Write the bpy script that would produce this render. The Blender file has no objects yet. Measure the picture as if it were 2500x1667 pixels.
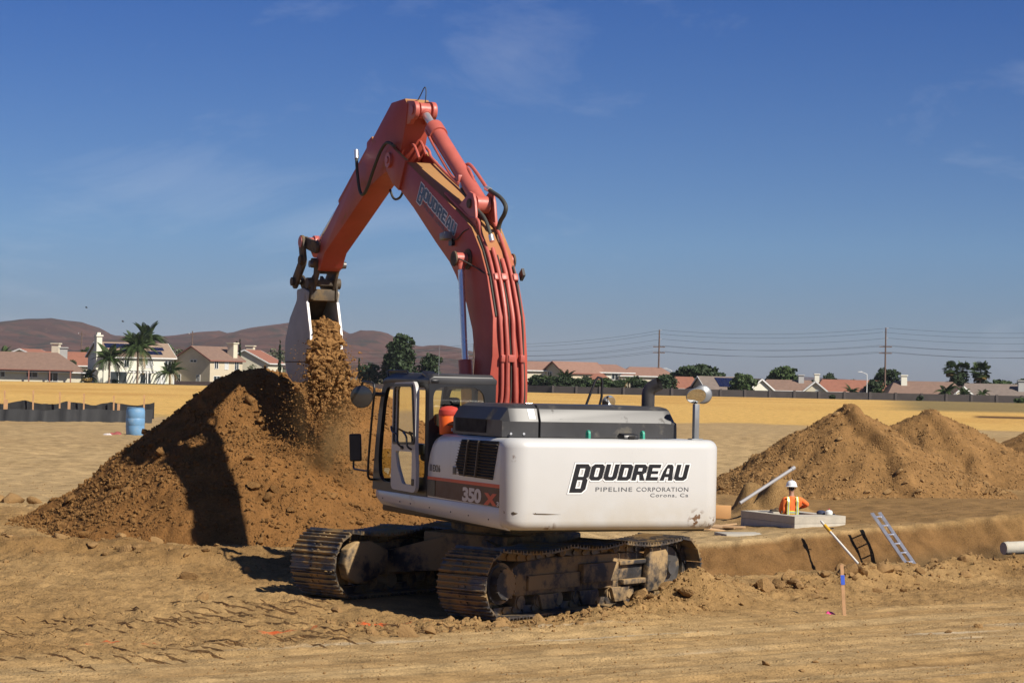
import bpy, bmesh, math, random
import numpy as np
from mathutils import Matrix, Vector, Euler

random.seed(7)
sc = bpy.context.scene
COL = sc.collection

# ------------------------------------------------------------------ camera
FPX, PITCH, ROLL, EYE = 5600.0, math.radians(0.94), math.radians(1.25), 3.12
cam_d = bpy.data.cameras.new('camera')
cam = bpy.data.objects.new('camera', cam_d)
COL.objects.link(cam)
cam_d.sensor_width = 36.0
cam_d.lens = FPX / 2500.0 * 36.0
cam_d.clip_start = 0.1
cam_d.clip_end = 20000.0
CR = Matrix.Rotation(math.pi / 2 + PITCH, 3, 'X') @ Matrix.Rotation(ROLL, 3, 'Z')
cam.matrix_world = Matrix.Translation((0, 0, EYE)) @ CR.to_4x4()
sc.camera = cam

# ------------------------------------------------------------------ sky, sun, exposure
SUN_EL, SUN_AZ = math.radians(41.0), math.radians(48.0)   # sun behind the camera, to the right
sdir = Vector((math.sin(SUN_AZ) * math.cos(SUN_EL), -math.cos(SUN_AZ) * math.cos(SUN_EL), math.sin(SUN_EL)))
world = bpy.data.worlds.new('World')
sc.world = world
world.use_nodes = True
wn, wl = world.node_tree.nodes, world.node_tree.links
wn.clear()
w_out = wn.new('ShaderNodeOutputWorld')
w_bg = wn.new('ShaderNodeBackground')
w_sky = wn.new('ShaderNodeTexSky')
w_sky.sky_type = 'NISHITA'
w_sky.sun_disc = False
w_sky.sun_elevation = SUN_EL
w_sky.sun_rotation = math.pi - SUN_AZ
w_sky.altitude = 0
w_sky.air_density = 0.6
w_sky.dust_density = 0.3
w_sky.ozone_density = 6.0
w_bg.inputs['Strength'].default_value = 0.058
# thin cirrus: stretched noise in sky directions
w_tc = wn.new('ShaderNodeTexCoord')
w_map = wn.new('ShaderNodeMapping')
w_map.inputs['Rotation'].default_value = (0.0, 0.5, 0.25)
w_map.inputs['Scale'].default_value = (3.4, 2.0, 9.0)
w_map.inputs['Location'].default_value = (9.1, 2.2, 1.1)
w_n = wn.new('ShaderNodeTexNoise')
w_n.inputs['Scale'].default_value = 1.5
w_n.inputs['Detail'].default_value = 9
w_n.inputs['Roughness'].default_value = 0.62
w_n.inputs['Distortion'].default_value = 0.8
w_r = wn.new('ShaderNodeMapRange')
w_r.inputs['From Min'].default_value = 0.52
w_r.inputs['From Max'].default_value = 0.86
w_r.inputs['To Max'].default_value = 0.34
w_mix = wn.new('ShaderNodeMix')
w_mix.data_type = 'RGBA'
w_mix.inputs['B'].default_value = (9.5, 10.2, 11.5, 1)
w_tint = wn.new('ShaderNodeMix')
w_tint.data_type = 'RGBA'
w_tint.blend_type = 'MULTIPLY'
w_tint.inputs['Factor'].default_value = 1.0
# smoggy layer: the sky dulls to grey-mauve in the lowest degrees, all round
w_sep = wn.new('ShaderNodeSeparateXYZ')
w_ramp = wn.new('ShaderNodeValToRGB')
w_ramp.color_ramp.elements[0].position = 0.0
w_ramp.color_ramp.elements[0].color = (0.72, 0.62, 0.66, 1)
w_ramp.color_ramp.elements[1].position = 0.06
w_ramp.color_ramp.elements[1].color = (0.80, 0.90, 1.0, 1)
w_e = w_ramp.color_ramp.elements.new(0.17)
w_e.color = (0.42, 0.68, 1.08, 1)
wl.new(w_tc.outputs['Generated'], w_sep.inputs[0])
wl.new(w_sep.outputs['Z'], w_ramp.inputs['Fac'])
wl.new(w_ramp.outputs['Color'], w_tint.inputs['B'])
wl.new(w_tc.outputs['Generated'], w_map.inputs['Vector'])
wl.new(w_map.outputs['Vector'], w_n.inputs['Vector'])
wl.new(w_n.outputs['Fac'], w_r.inputs['Value'])
wl.new(w_r.outputs['Result'], w_mix.inputs['Factor'])
wl.new(w_sky.outputs['Color'], w_tint.inputs['A'])
wl.new(w_tint.outputs['Result'], w_mix.inputs['A'])
wl.new(w_mix.outputs['Result'], w_bg.inputs['Color'])
wl.new(w_bg.outputs['Background'], w_out.inputs['Surface'])

sun_d = bpy.data.lights.new('sun', 'SUN')
sun_d.energy = 5.0
sun_d.angle = math.radians(0.53)
sun_d.color = (1.0, 0.93, 0.82)
sun = bpy.data.objects.new('sun', sun_d)
COL.objects.link(sun)
sun.rotation_euler = sdir.to_track_quat('Z', 'Y').to_euler()
sun.location = (30, -40, 40)

sc.view_settings.view_transform = 'Standard'
sc.view_settings.look = 'None'
sc.view_settings.gamma = 1.0
sc.view_settings.use_curve_mapping = False
sc.view_settings.exposure = 0.3

# ------------------------------------------------------------------ helpers
def at(px, py, D):
    """world point on the line of sight of a photo pixel (2500 wide) at depth D"""
    d = CR @ Vector(((px - 1250) / FPX, -(py - 833.5) / FPX, -1.0))
    return Vector((0, 0, EYE)) + d * (D / d.y)

def tag(o, label=None, cat=None, group=None, kind=None):
    if label: o['label'] = label
    if cat: o['category'] = cat
    if group: o['group'] = group
    if kind: o['kind'] = kind
    return o

def empty(name, loc=(0, 0, 0), rz=0.0):
    o = bpy.data.objects.new(name, None)
    COL.objects.link(o)
    o.location = loc
    o.rotation_euler = (0, 0, rz)
    o.empty_display_size = 0.3
    return o

def link(name, me, parent=None, loc=None):
    o = bpy.data.objects.new(name, me)
    COL.objects.link(o)
    if parent is not None: o.parent = parent
    if loc is not None: o.location = loc
    return o

def copy_tree(o, parent=None):
    c = o.copy()
    COL.objects.link(c)
    c.parent = parent
    for ch in list(o.children): copy_tree(ch, c)
    return c

def catmull(pts, n=6):
    P = [Vector(p) for p in pts]
    out = []
    for i in range(len(P) - 1):
        p0, p1, p2, p3 = P[max(i - 1, 0)], P[i], P[i + 1], P[min(i + 2, len(P) - 1)]
        for k in range(n):
            t = k / n
            out.append(0.5 * ((2 * p1) + (p2 - p0) * t + (2 * p0 - 5 * p1 + 4 * p2 - p3) * t * t + (3 * p1 - p0 - 3 * p2 + p3) * t ** 3))
    out.append(P[-1])
    return out

class MB:
    """collects shapes into one mesh"""
    def __init__(s): s.v, s.f = [], []
    def add(s, vs, fs, M=None):
        b = len(s.v)
        s.v += [tuple((M @ Vector(p)) if M is not None else p) for p in vs]
        s.f += [tuple(b + i for i in f) for f in fs]
        return s
    def box(s, x0, x1, y0, y1, z0, z1, M=None):
        return s.add([(x0, y0, z0), (x1, y0, z0), (x1, y1, z0), (x0, y1, z0), (x0, y0, z1), (x1, y0, z1), (x1, y1, z1), (x0, y1, z1)],
                     [(0, 3, 2, 1), (4, 5, 6, 7), (0, 1, 5, 4), (1, 2, 6, 5), (2, 3, 7, 6), (3, 0, 4, 7)], M)
    def beam(s, p0, p1, w, h, up=(0, 0, 1)):
        p0, p1 = Vector(p0), Vector(p1)
        d = (p1 - p0); L = d.length; d.normalize()
        u = Vector(up)
        if abs(d.dot(u)) > .99: u = Vector((1, 0, 0))
        sd = d.cross(u).normalized(); u = sd.cross(d)
        M = Matrix((d, sd, u)).transposed().to_4x4(); M.translation = p0
        return s.box(0, L, -w / 2, w / 2, -h / 2, h / 2, M)
    def cyl(s, p0, p1, r0, r1=None, n=16, cap=True):
        r1 = r0 if r1 is None else r1
        p0, p1 = Vector(p0), Vector(p1)
        q = (p1 - p0).to_track_quat('Z', 'Y')
        vs, fs = [], []
        for p, r in ((p0, r0), (p1, r1)):
            for i in range(n):
                a = 2 * math.pi * i / n
                vs.append(p + q @ Vector((r * math.cos(a), r * math.sin(a), 0)))
        for i in range(n): fs.append((i, (i + 1) % n, n + (i + 1) % n, n + i))
        if cap: fs += [tuple(range(n - 1, -1, -1)), tuple(range(n, 2 * n))]
        return s.add(vs, fs)
    def tube(s, pts, r, n=8, smooth=0, cap=True, r1=None):
        P = catmull(pts, smooth) if smooth else [Vector(p) for p in pts]
        vs, fs = [], []
        t0 = (P[1] - P[0]).normalized()
        u = t0.cross(Vector((0.3, 0.5, 0.81))).normalized()
        m = len(P)
        for i, p in enumerate(P):
            t = (P[min(i + 1, m - 1)] - P[max(i - 1, 0)]).normalized()
            u = (u - t * u.dot(t)).normalized()
            w = t.cross(u)
            rr = r if r1 is None else r + (r1 - r) * i / (m - 1)
            for k in range(n):
                a = 2 * math.pi * k / n
                vs.append(p + u * (rr * math.cos(a)) + w * (rr * math.sin(a)))
        for i in range(m - 1):
            for k in range(n):
                fs.append((i * n + k, i * n + (k + 1) % n, (i + 1) * n + (k + 1) % n, (i + 1) * n + k))
        if cap: fs += [tuple(range(n - 1, -1, -1)), tuple((m - 1) * n + k for k in range(n))]
        return s.add(vs, fs)
    def lathe(s, prof, n=24, M=None):
        """prof: (r, z) from bottom to top"""
        vs, fs = [], []
        for r, z in prof:
            for k in range(n):
                a = 2 * math.pi * k / n
                vs.append((r * math.cos(a), r * math.sin(a), z))
        m = len(prof)
        for i in range(m - 1):
            for k in range(n):
                fs.append((i * n + k, i * n + (k + 1) % n, (i + 1) * n + (k + 1) % n, (i + 1) * n + k))
        if prof[0][0] > 1e-4: fs.append(tuple(range(n - 1, -1, -1)))
        if prof[-1][0] > 1e-4: fs.append(tuple((m - 1) * n + k for k in range(n)))
        return s.add(vs, fs, M)
    def prism(s, poly, y0, y1, ax=1, M=None):
        """polygon in the two axes other than ax, extruded along ax"""
        n = len(poly)
        def mk(p, h):
            return (h, p[0], p[1]) if ax == 0 else ((p[0], h, p[1]) if ax == 1 else (p[0], p[1], h))
        vs = [mk(p, y0) for p in poly] + [mk(p, y1) for p in poly]
        fs = [tuple(range(n)), tuple(range(2 * n - 1, n - 1, -1))]
        for i in range(n): fs.append((i, n + i, n + (i + 1) % n, (i + 1) % n))
        return s.add(vs, fs, M)
    def loft(s, secs, cap=True, closed=True):
        n = len(secs[0]); vs = [p for q in secs for p in q]; fs = []
        for i in range(len(secs) - 1):
            for k in range(n if closed else n - 1):
                fs.append((i * n + k, i * n + (k + 1) % n, (i + 1) * n + (k + 1) % n, (i + 1) * n + k))
        if cap: fs += [tuple(range(n - 1, -1, -1)), tuple((len(secs) - 1) * n + k for k in range(n))]
        return s.add(vs, fs)
    def mesh(s, name, mat, bevel=0.0, seg=2, smooth=35, fix=True):
        me = bpy.data.meshes.new(name)
        me.from_pydata([tuple(p) for p in s.v], [], s.f)
        if bevel > 0 or fix:
            bm = bmesh.new(); bm.from_mesh(me)
            bmesh.ops.recalc_face_normals(bm, faces=bm.faces)
            if bevel > 0:
                es = [e for e in bm.edges if len(e.link_faces) == 2 and e.calc_face_angle(0) > 0.45]
                bmesh.ops.bevel(bm, geom=es, offset=bevel, segments=seg, affect='EDGES', profile=0.5, clamp_overlap=True)
            bm.to_mesh(me); bm.free()
        if smooth:
            me.polygons.foreach_set('use_smooth', [True] * len(me.polygons))
            me.set_sharp_from_angle(angle=math.radians(smooth))
        for m in (mat if isinstance(mat, (list, tuple)) else [mat]): me.materials.append(m)
        me.update()
        return me
    def build(s, name, mat, parent=None, loc=None, **kw):
        return link(name, s.mesh(name, mat, **kw), parent, loc)

def fill2d(outer_holes, extrude, offset=0.0):
    """list of closed 2-D loops (even-odd holes) -> (verts, faces) with thickness"""
    cu = bpy.data.curves.new('tmp', 'CURVE')
    cu.dimensions = '2D'; cu.fill_mode = 'BOTH'; cu.extrude = extrude / 2; cu.offset = offset
    for loop in outer_holes:
        sp = cu.splines.new('POLY'); sp.points.add(len(loop) - 1)
        for p, q in zip(sp.points, loop): p.co = (q[0], q[1], 0, 1)
        sp.use_cyclic_u = True
    return _curve_mesh(cu)

def text2d(body, size, extrude, shear=0.0, offset=0.0, space=1.0, width=1.0):
    cu = bpy.data.curves.new('tmp', 'FONT')
    cu.body = body; cu.size = size; cu.extrude = extrude / 2; cu.shear = shear; cu.offset = offset
    cu.space_character = space; cu.fill_mode = 'BOTH'; cu.resolution_u = 4
    v, f = _curve_mesh(cu)
    return [(p[0] * width, p[1], p[2]) for p in v], f

def _curve_mesh(cu):
    ob = bpy.data.objects.new('tmp', cu)
    COL.objects.link(ob)
    dg = bpy.context.evaluated_depsgraph_get()
    me = bpy.data.meshes.new_from_object(ob.evaluated_get(dg))
    v = [tuple(p.co) for p in me.vertices]; f = [tuple(p.vertices) for p in me.polygons]
    bpy.data.objects.remove(ob); bpy.data.meshes.remove(me)
    return v, f

def grid_mesh(name, X, Y, Z, mat, cols=None):
    r, c = X.shape
    me = bpy.data.meshes.new(name)
    n = r * c
    me.vertices.add(n)
    me.vertices.foreach_set('co', np.stack([X, Y, Z], -1).astype(np.float32).ravel())
    idx = np.arange(n).reshape(r, c)
    q = np.stack([idx[:-1, :-1], idx[:-1, 1:], idx[1:, 1:], idx[1:, :-1]], -1).reshape(-1, 4)
    raw_faces(me, q)
    if cols is not None:
        at_ = me.color_attributes.new('Col', 'FLOAT_COLOR', 'POINT')
        at_.data.foreach_set('color', np.concatenate([cols.reshape(n, 3), np.ones((n, 1))], 1).astype(np.float32).ravel())
    me.polygons.foreach_set('use_smooth', np.ones(len(q), bool))
    me.materials.append(mat)
    me.update(calc_edges=True)
    return me

def raw_faces(me, q):
    k = q.shape[1]
    me.loops.add(q.size)
    me.loops.foreach_set('vertex_index', q.astype(np.int32).ravel())
    me.polygons.add(len(q))
    me.polygons.foreach_set('loop_start', np.arange(0, q.size, k, dtype=np.int32))

def np_mesh(name, V, Fq, mat, smooth=False, cols=None):
    me = bpy.data.meshes.new(name)
    me.vertices.add(len(V))
    me.vertices.foreach_set('co', V.astype(np.float32).ravel())
    raw_faces(me, Fq)
    if cols is not None:
        at_ = me.color_attributes.new('Col', 'FLOAT_COLOR', 'POINT')
        at_.data.foreach_set('color', np.concatenate([cols, np.ones((len(V), 1))], 1).astype(np.float32).ravel())
    me.polygons.foreach_set('use_smooth', np.full(len(Fq), smooth))
    me.materials.append(mat)
    me.update(calc_edges=True)
    return me

# numpy value noise
def _h(ix, iy, s):
    n = (ix.astype(np.int64) * 374761393 + iy.astype(np.int64) * 668265263 + s * 1442695041) & 0x7fffffff
    n = ((n ^ (n >> 13)) * 1274126177) & 0x7fffffff
    n = (n ^ (n >> 16)) & 0xffff
    return n / 65535.0
def vn(x, y, s=0):
    ix, iy = np.floor(x), np.floor(y)
    fx, fy = x - ix, y - iy
    fx = fx * fx * fx * (fx * (fx * 6 - 15) + 10); fy = fy * fy * fy * (fy * (fy * 6 - 15) + 10)
    a, b, c, d = _h(ix, iy, s), _h(ix + 1, iy, s), _h(ix, iy + 1, s), _h(ix + 1, iy + 1, s)
    return (a + (b - a) * fx) * (1 - fy) + (c + (d - c) * fx) * fy
def fbm(x, y, s=0, o=4, g=0.5):
    t, a, tot = 0.0, 1.0, 0.0
    for i in range(o):
        t = t + a * vn(x, y, s + i * 17); tot += a; a *= g
        x, y = x * 2.03 + 3.1, y * 2.03 + 7.7
    return t / tot * 2 - 1
def ss(a, b, x):
    t = np.clip((x - a) / (b - a), 0, 1)
    return t * t * (3 - 2 * t)

# ------------------------------------------------------------------ materials
def new_mat(name):
    m = bpy.data.materials.new(name); m.use_nodes = True
    nt = m.node_tree
    return m, nt.nodes, nt.links, nt.nodes['Principled BSDF']

def mat(name, col, rough=0.7, metal=0.0, var=0.12, scale=2.0, bump=0.0, bscale=60.0, dust=None, spec=0.5, world=False, coat=0.0, updust=None):
    """procedural paint/stone/wood: noise-varied colour, optional bump, optional dirt patches (col, amount 0-1, scale)"""
    m, n, l, b = new_mat(name)
    if world:
        src = n.new('ShaderNodeNewGeometry').outputs['Position']
    else:
        src = n.new('ShaderNodeTexCoord').outputs['Object']
    def noise(sc_, det=5, rough_=0.6):
        t = n.new('ShaderNodeTexNoise'); t.inputs['Scale'].default_value = sc_; t.inputs['Detail'].default_value = det
        t.inputs['Roughness'].default_value = rough_
        l.new(src, t.inputs['Vector']); return t.outputs['Fac']
    def mix(f, a, c):
        x = n.new('ShaderNodeMix'); x.data_type = 'RGBA'
        if isinstance(f, float): x.inputs['Factor'].default_value = f
        else: l.new(f, x.inputs['Factor'])
        for s_, v in (('A', a), ('B', c)):
            if isinstance(v, tuple): x.inputs[s_].default_value = (*v[:3], 1)
            else: l.new(v, x.inputs[s_])
        return x.outputs['Result']
    def rng(v, a, c, t0=0.0, t1=1.0):
        r = n.new('ShaderNodeMapRange'); l.new(v, r.inputs['Value'])
        for k, q in zip(('From Min', 'From Max', 'To Min', 'To Max'), (a, c, t0, t1)): r.inputs[k].default_value = q
        return r.outputs['Result']
    lo = tuple(max(0, c * (1 - var)) for c in col); hi = tuple(min(1, c * (1 + var)) for c in col)
    c = mix(rng(noise(scale), 0.3, 0.7), lo, hi)
    if dust:
        f = rng(noise(dust[2], 7, 0.65), 0.72 - dust[1] * 0.5, 0.84 - dust[1] * 0.5)
        c = mix(f, c, dust[0])
        rr = rng(f, 0, 1, rough, 0.95); l.new(rr, b.inputs['Roughness'])
    else:
        rr = rng(noise(scale * 4), 0.3, 0.7, rough * 0.85, min(1, rough * 1.15)); l.new(rr, b.inputs['Roughness'])
    if updust:
        g = n.new('ShaderNodeNewGeometry'); sp = n.new('ShaderNodeSeparateXYZ'); l.new(g.outputs['Normal'], sp.inputs[0])
        f2 = rng(sp.outputs['Z'], 0.45, 0.8, 0, updust[1])
        c = mix(f2, c, updust[0])
    l.new(c, b.inputs['Base Color'])
    b.inputs['Metallic'].default_value = metal
    b.inputs['Specular IOR Level'].default_value = spec
    if coat: b.inputs['Coat Weight'].default_value = coat; b.inputs['Coat Roughness'].default_value = 0.1
    if bump:
        bp = n.new('ShaderNodeBump'); bp.inputs['Strength'].default_value = bump; bp.inputs['Distance'].default_value = 0.02
        l.new(noise(bscale, 6), bp.inputs['Height']); l.new(bp.outputs['Normal'], b.inputs['Normal'])
    return m

def glass_mat(name, tint, refl=0.25, alpha=0.8):
    m, n, l, b = new_mat(name)
    n.remove(b)
    tr = n.new('ShaderNodeBsdfTransparent'); tr.inputs['Color'].default_value = (*tint, 1)
    gl = n.new('ShaderNodeBsdfGlossy'); gl.inputs['Roughness'].default_value = 0.03
    lw = n.new('ShaderNodeLayerWeight'); lw.inputs['Blend'].default_value = 0.25
    mp = n.new('ShaderNodeMapRange'); mp.inputs['To Min'].default_value = refl * 0.35; mp.inputs['To Max'].default_value = 0.9
    l.new(lw.outputs['Fresnel'], mp.inputs['Value'])
    mx = n.new('ShaderNodeMixShader'); l.new(mp.outputs['Result'], mx.inputs[0])
    l.new(tr.outputs[0], mx.inputs[1]); l.new(gl.outputs[0], mx.inputs[2])
    l.new(mx.outputs[0], n['Material Output'].inputs['Surface'])
    return m

DIRT = (0.40, 0.27, 0.13)
M = {}
M['white'] = mat('machine_white_paint', (0.60, 0.59, 0.55), 0.32, var=0.04, scale=1.2, dust=((0.55, 0.47, 0.34), 0.16, 3.0), coat=0.3)
M['door_white'] = mat('door_grey_white_paint', (0.50, 0.49, 0.46), 0.4, var=0.05)
M['red'] = mat('boom_red_paint', (0.43, 0.080, 0.052), 0.48, var=0.14, scale=1.5, dust=((0.36, 0.17, 0.09), 0.20, 2.5), updust=((0.40, 0.24, 0.09), 0.85), spec=0.3)
M['redpipe'] = mat('pipe_red_paint', (0.48, 0.115, 0.085), 0.45, var=0.10, scale=4)
M['black'] = mat('black_paint', (0.014, 0.014, 0.015), 0.38, var=0.3, scale=3, dust=((0.05, 0.042, 0.032), 0.12, 5))
M['hood'] = mat('dark_grey_hood_paint', (0.040, 0.039, 0.039), 0.42, var=0.25, scale=1.5, dust=((0.13, 0.115, 0.09), 0.3, 2.2))
M['rubber'] = mat('hose_rubber', (0.055, 0.055, 0.045), 0.7, var=0.2)
M['chrome'] = mat('chrome_rod', (0.80, 0.80, 0.78), 0.30, 0.75, var=0.03)
M['steel'] = mat('worn_steel', (0.16, 0.15, 0.14), 0.5, 0.7, var=0.3, scale=6, dust=(DIRT, 0.25, 5))
M['track'] = mat('track_steel', (0.13, 0.12, 0.115), 0.42, 0.75, var=0.25, scale=5, dust=((0.42, 0.29, 0.14), 0.52, 2.3), world=True, bump=0.4, bscale=30)
M['frame'] = mat('muddy_undercarriage', (0.045, 0.042, 0.042), 0.55, 0.1, var=0.3, scale=4, dust=((0.36, 0.24, 0.115), 0.62, 2.0), bump=0.6, bscale=18, updust=((0.42, 0.28, 0.13), 0.8))
M['link'] = mat('muddy_linkage_steel', (0.09, 0.07, 0.05), 0.7, 0.3, var=0.3, scale=6, dust=((0.20, 0.14, 0.075), 0.5, 4), bump=0.3)
M['bucket'] = mat('bucket_grey_paint', (0.36, 0.35, 0.32), 0.6, var=0.12, scale=2.5, dust=((0.30, 0.22, 0.12), 0.22, 3))
M['bucket_edge'] = mat('bucket_edge_bare_steel', (0.72, 0.70, 0.66), 0.5, 0.1, var=0.2, scale=12)
M['bucket_in'] = mat('bucket_inside_soil', (0.16, 0.105, 0.055), 0.9, var=0.3, scale=5, bump=0.5)
M['brown'] = mat('brown_decal', (0.13, 0.075, 0.034), 0.6, var=0.1)
M['orange_stripe'] = mat('orange_stripe_decal', (0.66, 0.12, 0.04), 0.5, var=0.08)
M['navy'] = mat('navy_letter_vinyl', (0.018, 0.028, 0.055), 0.35, var=0.1)
M['blackvinyl'] = mat('black_letter_vinyl', (0.014, 0.014, 0.016), 0.35, var=0.1)
M['whitevinyl'] = mat('white_letter_vinyl', (0.78, 0.78, 0.76), 0.4, var=0.04)
M['greyvinyl'] = mat('grey_letter_vinyl', (0.10, 0.105, 0.115), 0.4, var=0.06)
M['silver_letter'] = mat('silver_letter_vinyl', (0.62, 0.58, 0.54), 0.4, var=0.05)
M['darkhole'] = mat('dark_louver_interior', (0.012, 0.011, 0.010), 0.8)
M['slat'] = mat('grille_slat_brown_grey', (0.10, 0.085, 0.068), 0.5, var=0.2)
M['green'] = mat('green_lug_paint', (0.03, 0.30, 0.20), 0.5)
M['mirror'] = mat('mirror_glass', (0.75, 0.76, 0.76), 0.02, 1.0, var=0.0)
M['grey_metal'] = mat('grey_painted_metal', (0.22, 0.23, 0.24), 0.45, 0.3)
M['orange_plastic'] = mat('orange_plastic', (0.85, 0.13, 0.012), 0.5, var=0.06)
M['red_plastic'] = mat('red_plastic', (0.50, 0.05, 0.03), 0.5)
M['white_plastic'] = mat('white_plastic', (0.72, 0.74, 0.70), 0.4)
M['seat'] = mat('seat_fabric', (0.05, 0.05, 0.05), 0.9)
M['cabglass'] = glass_mat('cab_glass', (0.72, 0.78, 0.66))
M['cabglass_y'] = glass_mat('cab_glass_yellowed', (0.70, 0.70, 0.42))
M['exhaust'] = mat('sooty_exhaust_steel', (0.075, 0.07, 0.068), 0.5, 0.5, var=0.25)
M['darkmirror'] = mat('convex_mirror_painted_reflection', (0.03, 0.03, 0.032), 0.06, 0.0, var=0.0, coat=0.6)  # convex mirror: reflection of the dark machine put into the glass colour
M['lamp_lens'] = mat('lamp_lens', (0.6, 0.6, 0.55), 0.1)

# ------------------------------------------------------------------ ground
CX, CY = 0.0, 32.3                     # where the excavator stands
TT = math.radians(38.0)                # its tracks point this far right of straight ahead
tv = (math.sin(TT), math.cos(TT)); lv = (math.cos(TT), -math.sin(TT))
BERM = [(-1.9, 28.6), (-0.9, 28.55), (-0.1, 28.75), (0.9, 29.6), (1.9, 31.1), (3.0, 32.9), (4.1, 34.1), (5.6, 35.8), (7.2, 37.9), (9.0, 39.6), (14, 43.5)]
LRIDGE = [(-9.5, 37.4), (-8.2, 36.0), (-7.1, 35.4), (-6.2, 36.0), (-5.2, 35.2), (-4.2, 35.5), (-3.2, 35.0)]
BOXF = (6.30, 50.5); EL = (-0.45, 0.893); ER = (0.893, 0.45)     # vault corner and edge directions

def pdist(x, y, poly):
    best = np.full(np.shape(x), 1e9)
    for (ax, ay), (bx, by) in zip(poly[:-1], poly[1:]):
        dx, dy = bx - ax, by - ay
        t = np.clip(((x - ax) * dx + (y - ay) * dy) / (dx * dx + dy * dy), 0, 1)
        best = np.minimum(best, np.hypot(x - ax - t * dx, y - ay - t * dy))
    return best

def trench_d(x, y):
    yn = 36.7 + 0.68 * (x - 2.6) + 0.25 * fbm(x * .8, y * 0 + 3, 5, 3)
    yf = 47.5 + 0.55 * (x - 4) + 0.5 * fbm(x * .5, y * 0 + 9, 6, 3) + 0.22 * fbm(x * 2.2, y * 1.5, 7, 3)
    d = np.minimum(np.clip((y - yn) / 1.1, 0, 1), np.clip((yf - y) / 3.0, 0, 1))
    return d * ss(0.4, 2.6, x)

def road_q(x, y): return -0.588 * x + 0.809 * y

def tread(x, y):
    """track grouser prints left behind by the machine"""
    out = 0.0; msk = 0.0
    for (bx, by, ang, offs) in ((CX, CY, TT, (-1.3, 1.3)), (CX - 1.9, CY - 3.2, TT + 0.13, (-1.5, 0.9)), (CX - 0.4, CY - 2.0, TT + 0.5, (-0.6,))):
        a = (x - bx) * math.sin(ang) + (y - by) * math.cos(ang)
        b = (x - bx) * math.cos(ang) - (y - by) * math.sin(ang)
        for o in offs:
            w = 1 - ss(0.36, 0.44, np.abs(b - o))
            w = w * ss(-0.5, -1.6, a) * ss(-0.28, 0.12, fbm(a * 0.55 + o * 3, b * 1.1, 31, 3))
            ph = ((a + 0.03 * fbm(b * 2.5, a * .7, 33, 2)) / 0.215) % 1.0
            g = np.exp(-((ph - 0.5) / 0.15) ** 4) * ss(-0.35, 0.15, fbm(a * 2.1, b * 2.1, 34, 2))
            out = out - w * 0.02 * g + w * 0.005
            msk = np.maximum(msk, w)
    return out, msk

def roughness(x, y):
    q = road_q(x, y)
    r = ss(22.5, 23.8, q + 0.5 * fbm(x * .5, y * .5, 77, 2)) * (1 - ss(43.5, 47, y + 2.0 * fbm(x * .3, y * .3, 78, 2)))
    r2 = (1 - ss(0.3, 1.1, pdist(x, y, BERM)))
    return np.clip(0.16 + 0.75 * r + 0.7 * r2, 0, 1.3)

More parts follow.
